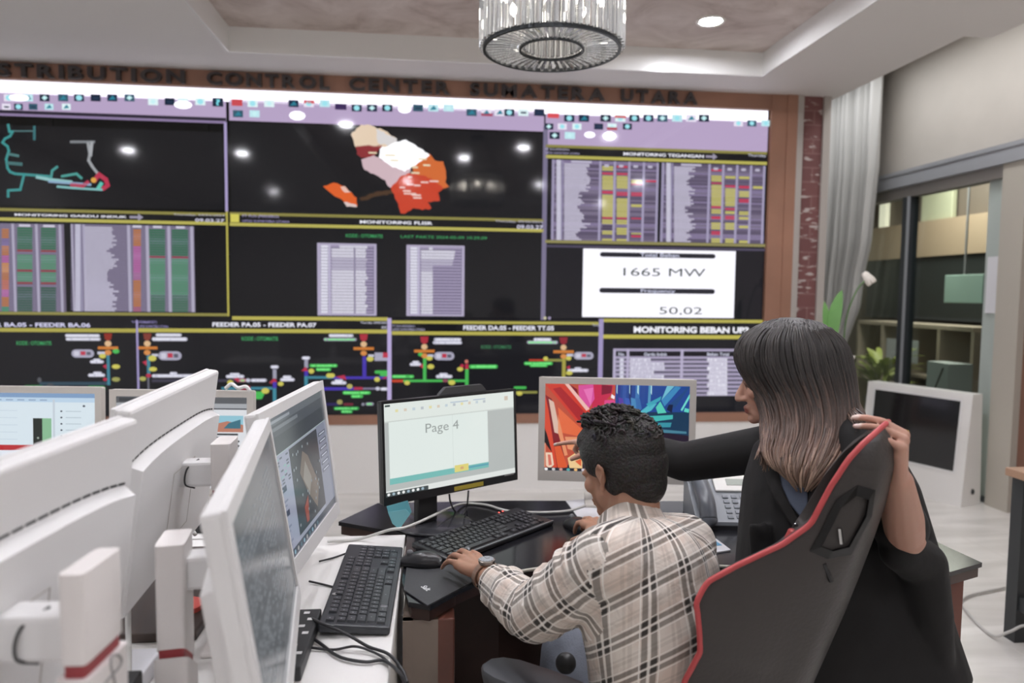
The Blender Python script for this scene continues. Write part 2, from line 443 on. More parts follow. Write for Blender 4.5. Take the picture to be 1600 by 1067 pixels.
o = MB().box((XB-.02, b.y, b.z), (XB+.02, a.y, a.z)).build('cream_panel', mat('cream_panel', '#d6d2ae', .6)); tag(o, 'narrow cream panel on the far wall right of the cubby shelf', 'panel')
# shelf unit with cubbies, seen through the glass
XS = 5.1
def shelf():
    y0 = PX(1442, 520, XS).y; y1 = PX(1340, 520, XS).y; zt_ = PX(1430, 506, XS).z
    e = thing('shelf_unit', 'pale open cubby shelf unit standing behind the glass partition', 'shelf', (XS, (y0+y1)/2, 0))
    mw = mat('shelf_wood', '#b6aa9a', .6); b = MB()
    MB().box((XS, y0-.7, zt_-.04), (XS+.4, y1, zt_)).build('top_board', mw, e)
    for k in range(5):
        y = y0-.7+(y1-y0+.7)*k/4
        MB().box((XS+.002, y-.02, 0), (XS+.4, y+.02, zt_-.04)).build('divider', mw, e)
    for z in (.08, .5, zt_-.55):
        MB().box((XS+.004, y0-.7, z-.015), (XS+.39, y1, z+.015)).build('shelf_board', mw, e)
    MB().box((XS+.38, y0-.7, 0), (XS+.40, y1, zt_-.04)).build('back_panel', mat('shelf_back', '#7d746a', .7), e)
    return y0, y1, zt_
sy0, sy1, sz = shelf()
def leaf(mb, base, tip, wid, bend, mi=0, c=None, n=6):
    base = V(base); tip = V(tip); d = tip-base; s = d.cross(V((0, 0, 1)))
    if s.length < 1e-4: s = V((1, 0, 0))
    s.normalize(); vs = []; fs = []
    for i in range(n+1):
        t = i/n; p = base + d*t + V(bend)*(4*t*(1-t)); w = wid*math.sin(PI*min(1, .06+t*.94))**.8
        up = V((0, 0, 1))*w*.25
        vs += [p - s*w + up, p, p + s*w + up]
    for i in range(n):
        a = i*3; fs += [(a, a+1, a+4, a+3), (a+1, a+2, a+5, a+4)]
    mb.add(vs, fs, mi, None, c)
p0 = PX(1375, 592, 4.6)
e = thing('potted_plant', 'yellow green bushy potted plant behind the glass below the mullion', 'plant', (p0.x, p0.y, 0))
MB().lathe([(.10, 0), (.14, .4), (.15, .42), (.13, .42), (.12, .38)], 20, M=Matrix.Translation((p0.x, p0.y, .0))).build('pot', mat('grey_pot', '#8f8b84', .6), e, smooth=True)
lf = MB(); rr = random.Random(3)
for k in range(70):
    an = rr.random()*2*PI; L = .12+.25*rr.random(); z = .42+rr.random()*.35
    b0 = V((p0.x+.06*math.cos(an), p0.y+.06*math.sin(an), z))
    leaf(lf, b0, b0+V((L*math.cos(an), L*math.sin(an), .05+.15*rr.random())), .03, (0, 0, .04))
lf.build('foliage', mat('yellow_green_leaf', '#8f9a4a', .5), e)
p0 = PX(1480, 600, 4.7)
e = thing('white_case', 'pale grey tapered case on the floor behind the glass', 'case', (p0.x, p0.y, 0))
MB().prism([(-.12, -.16), (.12, -.16), (.09, .16), (-.09, .16)], 0, .86, M=Matrix.Translation((p0.x, p0.y, 0))).build('body', mat('case_grey', '#b9c2c0', .5), e)
MB().tube([(p0.x-.125, p0.y-.1, .82), (p0.x-.17, p0.y-.03, .55), (p0.x-.13, p0.y+.02, .3), (p0.x-.14, p0.y+.0, .04)], .006).build('strap', M_BLACK, e)
# papers standing in the cubbies
for (x, y, xx, c, lab) in ((1395, 545, XS-.03, '#c6cad0', 'white paper sheet leaning inside the shelf cubby left of the mullion'), (1425, 548, XS-.03, '#bfc6cc', 'pale paper sheet leaning inside the cubby right of the mullion')):
    q = PX(x, y, xx)
    o = MB().box((xx-.01, q.y-.10, q.z-.13), (xx, q.y+.10, q.z+.11)).build('paper_sheet' if 'paper' in lab else 'folder', mat('sheet'+c, c, .6)); tag(o, lab, 'paper' if 'paper' in lab else 'folder')

# ---------------- curtain gathered at the partition corner
XC = 3.74
def curtain():
    ed = [(60, 1386), (120, 1385), (260, 1378), (380, 1364), (430, 1352), (480, 1345), (520, 1330), (550, 1318), (600, 1330), (700, 1345), (800, 1350)]
    z_r = []
    for (y, x) in ed: q = PX(x, y, XC); z_r.append((q.z, q.y))
    z_r[0] = (3.39, z_r[0][1]); z_r[-1] = (.03, z_r[-1][1])
    def yr(z):
        for (za, ya), (zb_, yb) in zip(z_r, z_r[1:]):
            if za >= z >= zb_: return ya+(yb-ya)*(za-z)/max(za-zb_, 1e-6)
        return z_r[0][1] if z > z_r[0][0] else z_r[-1][1]
    nz, ny = 60, 150; vs = []; fs = []
    for i in range(nz+1):
        z = 3.39-(3.36)*i/nz; a = yr(z); b = 6.9
        for j in range(ny+1):
            t = j/ny; y = a+(b-a)*t
            x = XC + .035*math.sin(t*2*PI*13 + .4*math.sin(z*2)) + .018*math.sin(t*2*PI*5+z*.8) - .05*math.exp(-(t*8)**2)
            vs.append((x, y, z))
    for i in range(nz):
        for j in range(ny):
            k = i*(ny+1)+j; fs.append((k, k+1, k+ny+2, k+ny+1))
    mb = MB(); mb.add(vs, fs); return mb
m = mat('sheer_curtain', '#cfcecb', .8)
bb = m.node_tree.nodes['Principled BSDF']; bb.inputs['Transmission Weight'].default_value = 0
e = thing('curtain', 'pale grey pleated curtain gathered beside the painted brick pillar', 'curtain', (XC, 6.3, 0))
c_ = curtain().build('drape', m, e, smooth=True)
MB().box((XC-.03, 4.0, 3.37), (XC+.03, 9.0, 3.40)).build('track', M_ALU, e)
q = PX(1318, 552, XC); MB().tube([(XC-.09, q.y-.06, q.z), (XC-.10, q.y+.2, q.z+.02), (XC-.09, q.y+.5, q.z+.08)], .018).build('tie_back', M_WHITE, e, smooth=True)

# ---------------- tall white vase with flowers
vp = P(1316, 560, 4.75)
e = thing('floor_vase', 'tall white floor vase holding white blooms and a long green leaf', 'vase', (vp.x, vp.y, 0))
T = Matrix.Translation((vp.x, vp.y, 0))
MB().lathe([(.09, 0), (.10, .02), (.085, .3), (.06, .62), (.05, .8), (.062, vp.z-.03), (.078, vp.z+.02), (.07, vp.z+.02), (.045, vp.z-.1)], 28, M=T).build('vase', mat('white_ceramic', '#dedad4', .25), e, smooth=True)
g = MB(); 
ftop = P(1356, 434, 4.7); ltip = P(1322, 448, 4.72); lbase = P(1300, 548, 4.74); f2 = P(1300, 538, 4.7)
st = smooth_path([(vp.x, vp.y, vp.z-.05), P(1322, 500, 4.73), P(1338, 455, 4.71), ftop]); 
MB().tube(st, .005, 6).tube(smooth_path([(vp.x, vp.y, vp.z-.05), P(1306, 545, 4.72), f2]), .004, 6).build('stem', mat('stem_green', '#5d7d4c', .5), e, smooth=True)
lm = MB(); leaf(lm, lbase, P(1316, 452, 4.74), .055, (-.03, -.02, .02), n=10); leaf(lm, P(1296, 560, 4.74), P(1288, 470, 4.8), .03, (0, 0, .03), n=8)
lm.build('leaf', mat('leaf_green', '#6f9f5a', .4), e, smooth=True)
for (q, r) in ((ftop, .05), (f2, .045)):
    fb = MB()
    for k in range(6):
        an = k*PI/3; R = Matrix.Rotation(an, 3, V((.5, -.3, -.8)).normalized())
        fb.ball(q + R @ V((.01, .008, 0)), (r*.35, r*.35, r), 7, R=(R @ rot_to((.75, -.3, -.6))))
    fb.build('bloom', mat('petal_white', '#e2dbd2', .5), e, smooth=True)

# ---------------- white slanted display kiosk at right
kb = PZ(1501, 793, 0); ax = V((-.34, .94, 0)).normalized(); nrm = V((-ax.y, ax.x, 0))   # nrm points into the room
if nrm.x > 0: nrm = -nrm
KT = P(1519, 616, (kb-CAM).dot(_f)).z
KL = .82; lean = .07
e = thing('display_kiosk', 'white floor standing display cabinet with slanted dark screen by the glass', 'display', kb)
def K(t, h, dpt): return kb + ax*t + V((0, 0, h)) - nrm*(dpt + lean*h/KT)
kk = MB()
vs = [K(0, 0, 0), K(KL, 0, 0), K(KL, KT, 0), K(0, KT, 0), K(0, 0, .22), K(KL, 0, .22), K(KL, KT, .11), K(0, KT, .11)]
kk.add(vs, [(0, 1, 2, 3), (5, 4, 7, 6), (4, 0, 3, 7), (1, 5, 6, 2), (3, 2, 6, 7), (4, 5, 1, 0)])
kk.build('cabinet', mat('kiosk_white', '#e6e4e1', .35), e)
ks = MB(); z0 = KT*.30; z1 = KT*.93
def K2(t, h, d): return K(t, h, -d)
ks.add([K2(.075, z0, .004), K2(KL-.075, z0, .004), K2(KL-.075, z1, .004), K2(.075, z1, .004)], [(0, 1, 2, 3)])
ks.build('screen', mat('dark_screen_glass', '#1b1c1e', .12, spec=.6), e)
kf = MB()
for (a_, b_) in (((.06, z0-.015), (KL-.06, z0)), ((.06, z1), (KL-.06, z1+.015)), ((.06, z0), (.075, z1)), ((KL-.075, z0), (KL-.06, z1))):
    kf.add([K2(a_[0], a_[1], .006), K2(b_[0], a_[1], .006), K2(b_[0], b_[1], .006), K2(a_[0], b_[1], .006)], [(0, 1, 2, 3)])
kf.build('screen_rim', M_WHITE, e)
MB().ball(K(-.004, .1, .11), (.012, .012, .02), 8).build('lock_knob', M_BLACK, e)

# ---------------- table at the right edge
tb = PZ(1579, 1001, 0)
e = thing('side_table', 'wood topped table with black square steel legs at the right edge', 'table', (tb.x, tb.y, 0))
X0, Y0 = tb.x, tb.y-.56
MB().box((X0-.02, Y0-.02, .70), (X0+1.2, Y0+.62, .735), bev=.004).build('tabletop', mat('table_wood', '#a5836b', .45, vary=.15, vscale=5), e)
for (x, y) in ((X0, Y0), (X0+1.12, Y0), (X0, Y0+.54), (X0+1.12, Y0+.54)):
    MB().box((x, y, 0), (x+.06, y+.06, .70)).build('leg', mat('black_steel', '#2c2f31', .45), e)
MB().box((X0+.06, Y0+.01, .62), (X0+1.12, Y0+.05, .70)).box((X0+.01, Y0+.06, .14), (X0+.05, Y0+.54, .20)).box((X0+.01, Y0+.06, .62), (X0+.05, Y0+.54, .70)).box((X0+.06, Y0+.545, .14), (X0+1.12, Y0+.585, .2)).build('rail', mat('black_steel', '#2c2f31', .45), e)
o = MB().tube(smooth_path([(X0+.5, tb.y-.05, .012), (X0+.18, tb.y-.06, .01), (X0+.03, tb.y-.055, .09), (X0-.045, tb.y-.04, .06), (X0-.06, tb.y+.03, .012), (X0-.01, tb.y+.22, .01), (X0+.1, tb.y+.4, .01), (X0+.4, tb.y+.5, .01)]), .006).build('power_cable', mat('grey_cable', '#b9b7b3', .5), smooth=True)
tag(o, 'pale cable looping over the floor round the leg of the right table', 'cable')
o = MB().tube(smooth_path([(X0+.6, tb.y-.5, .01), (X0+.16, tb.y-.46, .01), (X0+.02, tb.y-.56, .01), (X0+.1, tb.y-.7, .01), (X0+.5, tb.y-.8, .01)]), .006).build('power_cable', mat('grey_cable', '#b9b7b3', .5), smooth=True)
tag(o, 'pale cable loop on open floor in front of the right table', 'cable')

# ---------------- recessed lights, then added fill lights
SPOTS = [(1.64, 4.27, HT), (-.34, 1.95, HT), (.355, 1.56, HT), (.99, 2.28, HT), (-.87, 3.1, HT), (1.80, 3.0, HT), (-3.27, 2.2, HS), (-2.08, 2.226, HS), (1.57, -.4, HT), (-.4, -.4, HT), (2.7, 1.0, HS), (2.7, -1.2, HS), (-2.4, -.8, HS)]
M_LAMP = mat('lamp_diffuser', '#f8f8ff', .5, emit=1)
M_LAMP.node_tree.nodes['Principled BSDF'].inputs['Emission Strength'].default_value = LAMP_W if 'LAMP_W' in globals() else 345
for k, (x, y, z) in enumerate(SPOTS):
    e = thing('downlight', 'round recessed ceiling light set in the mottled tray near the crystal chandelier' if k == 0 else 'round recessed ceiling light out of frame above the room', 'light', (x, y, z), group='recessed ceiling lights' if k else None)
    T = Matrix.Translation((x, y, z))
    MB().lathe([(.062, -.002), (.080, -.012), (.088, -.002), (.088, .0), (.06, 0)], 28, M=T, close=True).build('trim_ring', mat('lamp_ring', '#f2f0ec', .4), e, smooth=True)
    MB().lathe([(.0001, -.004), (.062, -.004), (.062, -.001), (.0001, -.001)], 28, M=T).build('diffuser', M_LAMP, e)
l = bpy.data.lights.new('recess_fill', 'AREA'); l.shape = 'RECTANGLE'; l.size = .25; l.size_y = 4.0; l.energy = 26; l.color = (.97, .98, 1)  # unseen fill light, added to brighten the curtain and right wall
o = bpy.data.objects.new('recess_fill', l); COL.objects.link(o); o.location = (3.32, 4.6, 3.37)
l = bpy.data.lights.new('adjoining_fill', 'AREA'); l.energy = 75; l.size = 1.2; l.color = (1, .93, .84)  # unseen fill light, added to brighten the office behind the glass
o = bpy.data.objects.new('adjoining_fill', l); COL.objects.link(o); o.location = (4.9, 6.8, 2.95)
# ================================================================== VIDEO WALL
M_SCREEN = attr_mat('lit_display', rough=.07, spec=.35, emit=1.0)
vw = thing('video_wall', 'wide wall of tiled displays showing maps, tables and line diagrams', 'video wall', (0, 5.2, zb))
PWD = 1.004; PHT = (zt-zb)/4
M_PANEL = mat('display_black', '#0b0b0d', .09, spec=.4)
for r_ in range(4):
    for c_i in range(6):
        x1 = 2.474-PWD*c_i; x0 = x1-PWD; z0 = zb+PHT*r_
        MB().box((x0+.0012, 5.215, z0+.0012), (x1-.0012, 5.255, z0+PHT-.0012)).build('display_panel', M_PANEL, vw)
FW = lambda x, z, L: V((x, 5.2145-.0006*L, z))
class WImg(Img):
    """same, but written in the photograph's coordinates carried onto the wall"""
    def __init__(s): super().__init__(FW)
    def r(s, x0, y0, x1, y1, c, L=1):
        (a, b), (d, e) = W(x0, y0), W(x1, y1); s.rect(a, b, d, e, c, L)
    def rz(s, x0, x1, ya, yb, at, c, L=1):
        """rectangle whose top and bottom are read at column `at`"""
        zt_ = W(at, ya)[1]; zb_ = W(at, yb)[1]; s.rect(W(x0, ya)[0], zb_, W(x1, ya)[0], zt_, c, L)
    def p(s, pts, c, L=1): s.quad([W(*q) for q in pts], c, L)
    def t(s, txt, x0, y0, x1, y1, c, L=4, bold=.0):
        (a, b), (d, e) = W(x0, y0), W(x1, y1); s.text(txt, a, b, d, e, c, L, bold)
    def d(s, x, y, rx, ry, c, L=3, n=10):
        (a, b) = W(x, y); k = WY/FOC*1.0; s.disc(a, b, rx*k, ry*k, c, L, n)
    def pill(s, x0, y0, x1, y1, c, L=3):
        (a, b), (d, e) = W(x0, y0), W(x1, y1); r = abs(b-e)/2; zc = (b+e)/2
        pts = [(a+r-r*math.sin(PI*k/6), zc+r*math.cos(PI*k/6)) for k in range(7)] + [(d-r+r*math.sin(PI*k/6), zc-r*math.cos(PI*k/6)) for k in range(7)]
        s.quad(pts, c, L)
    def words(s, x0, y0, x1, y1, c, L=4, seed=0, n=None):
        """an unreadable blurred run of lettering: short strokes like capitals"""
        g = random.Random(seed+int(x0*7+y0)); x = x0; h = y1-y0
        while x < x1-1:
            w = min(x1-x, 1.6+g.random()*1.6)
            k = g.random()
            if k < .12: x += w*.8; continue
            s.r(x, y0+h*(.0 if k < .7 else .2), x+w*.75, y1, c, L)
            x += w
PUR, YEL, LINE, TXT, GRN, BG = '#b5a2c4', '#b4ad58', '#b3a6cf', '#dcdcee', '#3d9a5d', '#1d1c20'
BAR = (1.5, 1.45, 1.6)
def icons(im, xs, y, s, seed=0):
    g = random.Random(seed)
    for x in xs:
        k = g.random(); base = ['#1d2b45', '#bfe6ee', '#17253a', '#dff3f6', '#35586b', '#e8e2f2'][int(g.random()*6)]
        im.r(x-s, y-s*.72, x+s, y+s*.72, base, 2)
        if k < .35: im.d(x, y, s*.55, s*.5, '#9fe3ee', 3)
        elif k < .6: im.p([(x-s*.6, y), (x, y-s*.5), (x+s*.6, y), (x, y+s*.5)], '#c8f0f4', 3)
        elif k < .8: im.p([(x-s*.7, y+s*.4), (x+s*.1, y-s*.5), (x+s*.7, y+s*.3)], '#2b7f95', 3)
        else: im.r(x-s*.5, y-s*.15, x+s*.6, y+s*.25, '#22364f', 3)
# -- toolbars --------------------------------------------------------
im = WImg()
im.rz(-180, 1202.5, 146.5, 166, 560, BAR, 1)                   # white strip along the very top
im.rz(-180, 352, 147, 180, 150, PUR, 1)                        # left window
icons(im, [12, 42, 68, 97, 122, 148, 174, 201], 152, 8, 1); icons(im, [238, 264, 285, 312], 158, 8, 11)
im.r(331, 152, 348, 166, '#16243a', 2); im.t('?', 336, 154, 343, 164, '#7fe0ee', 3, .03)
icons(im, [8, 27, 50, 75, 102], 166, 7, 2); im.d(285, 163, 13, 6, (1.6, 1.6, 1.7), 4)  # the overbright oval is a ceiling light's reflection, painted in
im.d(28, 152, 14, 5, (1.5, 1.5, 1.6), 4)  # another painted light reflection, not an icon
im.rz(-180, 352, 178, 182, 200, '#2b2534', 2); im.rz(-180, 352, 183, 187, 200, '#8c7ba0', 2)
im.build('toolbar', M_SCREEN, vw)
im = WImg()
im.rz(357, 851, 164, 196, 600, PUR, 1)
icons(im, [394, 420, 458, 482, 507], 161, 8, 3); im.r(361, 154, 378, 165, '#c94a52', 2); im.r(474, 156, 491, 161, '#d2555c', 3)
im.r(523, 161, 541, 171, '#3a2758', 2)
icons(im, [557, 581, 605, 653, 677, 701], 168, 8, 4); im.d(632, 170, 10, 6, (1.6, 1.6, 1.7), 4)  # overbright oval: lamp reflection painted among the icons
icons(im, [737, 760, 781, 796, 818, 843], 175, 8, 5); im.r(752, 176, 770, 181, '#a8405c', 3)
icons(im, [371, 397], 177, 8, 6); im.d(464, 180, 12, 7, (1.5, 1.5, 1.6), 4)  # overbright oval: painted reflection of a ceiling light
im.build('toolbar', M_SCREEN, vw)
im = WImg()
im.rz(853, 1202, 182, 230, 1000, PUR, 1)
im.r(856, 176, 874, 184, '#d8525a', 2); icons(im, [890, 913, 947, 970, 992, 1014, 1036, 1059, 1081, 1101], 184, 8, 7); icons(im, [1155, 1176, 1198], 192, 7, 8)
im.r(961, 180, 979, 184, '#cf4b52', 4)
icons(im, [858, 879, 902, 936, 957, 981], 197, 7, 9); im.r(949, 198, 965, 203, '#a8384c', 4)
icons(im, [867, 891], 211, 8, 10); im.d(953, 212, 10, 7, (1.5, 1.5, 1.6), 4); im.d(922, 210, 9, 5, (1.4, 1.4, 1.5), 4)  # overbright ovals: ceiling light reflections painted over the toolbar
im.build('toolbar', M_SCREEN, vw)
# -- left map window ---------------------------------------------------
im = WImg()
im.r(-180, 188, 349, 328, '#161619', 1)
TEAL = '#3f8f8e'
def line(im, pts, w, c, L=3):
    for (x0, y0), (x1, y1) in zip(pts, pts[1:]):
        d = math.hypot(x1-x0, y1-y0) or 1; nx, ny = -(y1-y0)/d*w/2, (x1-x0)/d*w/2
        ex, ey = (x1-x0)/d*w*.3, (y1-y0)/d*w*.3
        im.p([(x0+nx-ex, y0+ny-ey), (x1+nx+ex, y1+ny+ey), (x1-nx+ex, y1-ny+ey), (x0-nx-ex, y0-ny-ey)], c, L)
line(im, [(11, 194), (13, 205), (18, 205), (14, 212), (6, 216), (2, 222), (10, 228), (12, 235), (8, 248), (10, 262), (14, 268), (22, 271), (36, 272), (75, 275)], 4, TEAL)
line(im, [(18, 204), (50, 204)], 2.5, '#4d6e70'); line(im, [(52, 197), (52, 217)], 4, '#3a6f74')
line(im, [(36, 272), (30, 296), (11, 297), (11, 307)], 4, TEAL); line(im, [(12, 240), (27, 243)], 4, '#4f7c7c'); line(im, [(10, 254), (32, 256)], 5, '#456f70')
line(im, [(78, 278), (80, 266), (88, 260)], 4, '#4a9490'); line(im, [(56, 276), (75, 280), (110, 284)], 5, '#8fc0c0'); line(im, [(75, 283), (140, 288)], 4, '#8aa7c4')
line(im, [(95, 275), (118, 271), (126, 278)], 4, '#4d9a92'); line(im, [(88, 291), (110, 293), (158, 296)], 3.5, '#7fb8b8')
line(im, [(110, 288), (128, 290), (136, 284)], 6, '#b03a52'); line(im, [(146, 282), (153, 272), (164, 280), (167, 289), (160, 294)], 7, '#b43850'); line(im, [(152, 294), (157, 286)], 6, '#5fc0b0')
im.d(145, 281, 4, 4, '#d9a04a', 4)
line(im, [(109, 221), (146, 221)], 4, '#7e8286'); line(im, [(136, 223), (139, 240), (137, 250), (143, 260), (150, 269)], 4.5, '#9a9da1'); line(im, [(142, 222), (140, 242)], 5, '#a6a9ad')
im.r(349, 190, 355.5, 330, '#a79bc6', 2)
im.build('network_map', M_SCREEN, vw)
# -- centre map window ---------------------------------------------------
im = WImg()
im.r(358, 190, 849, 346, '#17171a', 1)
im.r(849.5, 196, 852.5, 500, '#77718c', 2)
sx = lambda x: 340+x*.325; sy = lambda y: 60+y*.325
gj = random.Random(31)
def poly(pts, c, L):
    out = []
    for i, (x0, y0) in enumerate(pts):
        x1, y1 = pts[(i+1) % len(pts)]; n = max(1, int(math.hypot(x1-x0, y1-y0)/14))
        for j in range(n):
            t = j/n; out.append((x0+(x1-x0)*t+(gj.uniform(-4, 4) if j else 0), y0+(y1-y0)*t+(gj.uniform(-4, 4) if j else 0)))
    im.p([(sx(x), sy(y)) for x, y in out], c, L)
poly([(640, 462), (690, 412), (735, 415), (800, 440), (862, 480), (850, 510), (780, 520), (730, 515), (660, 520)], '#e3cdb4', 2)
poly([(760, 432), (862, 480), (850, 520), (770, 500)], '#d8d4d4', 3)
poly([(665, 512), (790, 512), (750, 575), (690, 572), (668, 555)], '#8b3236', 2)
poly([(690, 580), (750, 560), (830, 600), (930, 630), (880, 700), (840, 720), (815, 705), (805, 680), (750, 650), (705, 630)], '#cdb3bb', 3)
poly([(780, 530), (860, 495), (905, 485), (950, 510), (1020, 560), (960, 600), (900, 640), (830, 610), (775, 570)], (1.15, 1.15, 1.18), 4)
poly([(940, 600), (1020, 552), (1045, 585), (1085, 590), (1098, 650), (1095, 690), (1112, 712), (1075, 722), (1000, 690), (940, 660)], '#cf6a35', 3)
poly([(880, 660), (920, 645), (1000, 660), (1050, 690), (1085, 720), (1060, 740), (1068, 780), (1010, 785), (1028, 815), (985, 825), (940, 815), (900, 842), (880, 840), (860, 780), (832, 720)], '#c5432b', 4)
poly([(505, 708), (560, 692), (610, 710), (668, 765), (672, 805), (615, 790), (580, 765), (540, 740)], '#da5f28', 2)
poly([(590, 712), (610, 708), (640, 738), (610, 740)], '#e3b9ab', 3); poly([(605, 785), (665, 798), (670, 810), (620, 808)], '#d8c3bf', 3)
poly([(680, 765), (760, 735), (860, 722), (860, 742), (780, 755), (690, 780)], '#4a3524', 1.5)
g = random.Random(4)
for (x, y, w) in ((985, 578, 40), (1005, 608, 34), (948, 618, 30), (950, 645, 40), (925, 665, 20), (995, 690, 36), (925, 700, 34), (960, 705, 30), (1040, 685, 44), (888, 715, 26), (910, 732, 38), (925, 745, 60), (955, 752, 44), (960, 765, 40), (745, 548, 40), (830, 560, 50), (850, 585, 40)):
    im.r(sx(x-w/2), sy(y-4), sx(x+w/2), sy(y+5), '#e6d9b8' if y < 660 else '#e8c7bf', 6)
im.build('region_map', M_SCREEN, vw)
# -- left table window -----------------------------------------------------
def header(im, x0, x1, yt, yb, at, title, tx0, tx1, arrow=None, left=True, right=True, bright=YEL):
    ya, yb_ = yt, yb
    im.rz(x0, x1, ya, ya+4.5, at, '#8a8446', 2); im.rz(x0, x1, yb_-5, yb_, at, bright, 2)
    im.rz(x0, x1, ya+4.5, yb_-5, at, '#141316', 1)
    zt_ = W(at, ya+8)[1]; zb_ = W(at, yb_-8)[1]
    im.text(title, W(tx0, yt)[0], zb_, W(tx1, yt)[0], zt_, '#f1f1fa', 4, .03)
    if arrow:
        zc = (zt_+zb_)/2; xa = W(arrow, yt)[0]; im.rect(xa, zc-.008, xa+.06, zc+.008, '#9a95a8', 3); im.quad([(xa+.055, zc-.025), (xa+.09, zc), (xa+.055, zc+.025)], '#9a95a8', 3)
im = WImg()
im.rz(-180, 355, 344, 494, 200, '#0d0d10', .5)
header(im, -180, 352, 329, 348.5, 200, 'MONITORING GARDU INDUK', 21, 197, arrow=201)
im.t('Thursday, 09/05/2024', 270, 333.5, 350, 338.5, '#c9c6dc'); im.t('09.03.27', 304, 341, 350, 347, '#d6d4ea', 4, .02)
im.r(352, 330, 357.5, 494, '#b5ad54', 2); im.rz(-180, 357, 488.5, 493, 200, '#8b8648', 2)
def col_rows(im, x0, x1, y0, y1, n, at, fn, L=3, gap=.25):
    h = (y1-y0)/n
    for k in range(n):
        c = fn(k)
        if c is None: continue
        im.rz(x0, x1, y0+h*k+h*gap/2, y0+h*(k+1)-h*gap/2, at, c, L)
def table_bg(im, x0, x1, y0, y1, at, n, c='#6a6276', ln='#8c84a2'):
    im.rz(x0, x1, y0, y1, at, c, 1); h = (y1-y0)/n
    for k in range(n): im.rz(x0, x1, y0+h*k, y0+h*k+h*.3, at, ln, 1.5)
def ragged(im, x0, xa, xb, y0, y1, n, at, c, seed, L=3):
    g = random.Random(seed); h = (y1-y0)/n; x = xa+(xb-xa)*.8
    for k in range(n):
        x = min(xb, max(xa, x+(g.random()-.53)*(xb-xa)*.5)); xx = x if g.random() > .15 else min(xb, x+.4*(xb-xa))
        im.rz(x0, xx, y0+h*k+h*.08, y0+h*k+h*.9, at, c, L)
        q = x0+1.5
        while q < xx-2: 
            im.rz(q, q+.5, y0+h*k+h*.2, y0+h*k+h*.8, at, '#8d86a0', L+.4); q += 2.2+g.random()*1.6
g = random.Random(12)
# visible table at 109..301
at = 200; y0, y1 = 351.5, 487
table_bg(im, 109, 302, y0, y1, at, 40)
im.rz(116, 125, y0, y1, at, '#8f8aa4', 2); col_rows(im, 116, 124, y0, y1, 40, at, lambda k: '#c5c3d6'); im.rz(127, 131, y0, y1, at, '#a39eb6', 2)
ragged(im, 131, 154, 184, y0+3, y1, 40, at, '#b9b5c8', 3)
for (x, w) in ((197, 5), (226, 5), (260, 5), (296, 5), (109, 3)): im.rz(x, x+w, y0, y1, at, '#a9a4ba', 4)
oc = ['#b5723f', '#b5723f', '#b0609c', '#b0609c', '#b0609c', '#a0628f', '#b5723f', '#b5723f', '#b5723f', '#a35d76']
col_rows(im, 207, 219, y0+6, y1, 34, at, lambda k: oc[int(k/3.5)], 3)
for (xa, xb) in ((231, 257), (267, 293)):
    col_rows(im, xa, xb, y0+5, y1, 34, at, lambda k: '#8a3a3e' if k == 11 else ('#2e6a4c' if k < 11 else '#4d8a69' if k < 27 else '#3b6b52'), 3)
for x in (206, 238, 274): im.rz(x, x+14, y0, y0+3.5, at, '#c9c6d6', 5)
# left neighbour table (cut by the frame)
table_bg(im, -120, 98, y0-2, y1, 40, 40)
ragged(im, -100, -70, -30, y0+3, y1, 40, 40, '#b9b5c8', 8)
for (x, w) in ((16, 4), (53, 4), (90, 4), (-12, 4)): im.rz(x, x+w, y0-2, y1, 40, '#a9a4ba', 4)
oc2 = ['#b5723f', '#7a6a9a', '#b5723f', '#b0609c', '#c8894a', '#b5723f', '#c0705a', '#b0609c', '#b5723f', '#3f8a6a']
col_rows(im, 1, 12, y0+6, y1, 34, 40, lambda k: oc2[int(k/3.5)], 3)
for (xa, xb) in ((25, 49), (62, 86)):
    col_rows(im, xa, xb, y0+3, y1, 34, 40, lambda k: '#8a3a3e' if k in (9, 17, 22) else (None if k in (10, 23) else '#2e6a4c' if k < 9 else '#4d8a69' if k < 22 else '#33594a'), 3)
for x in (28, 66): im.rz(x, x+18, y0-1, y0+2.5, 40, '#c9c6d6', 5)
im.build('substation_table', M_SCREEN, vw)
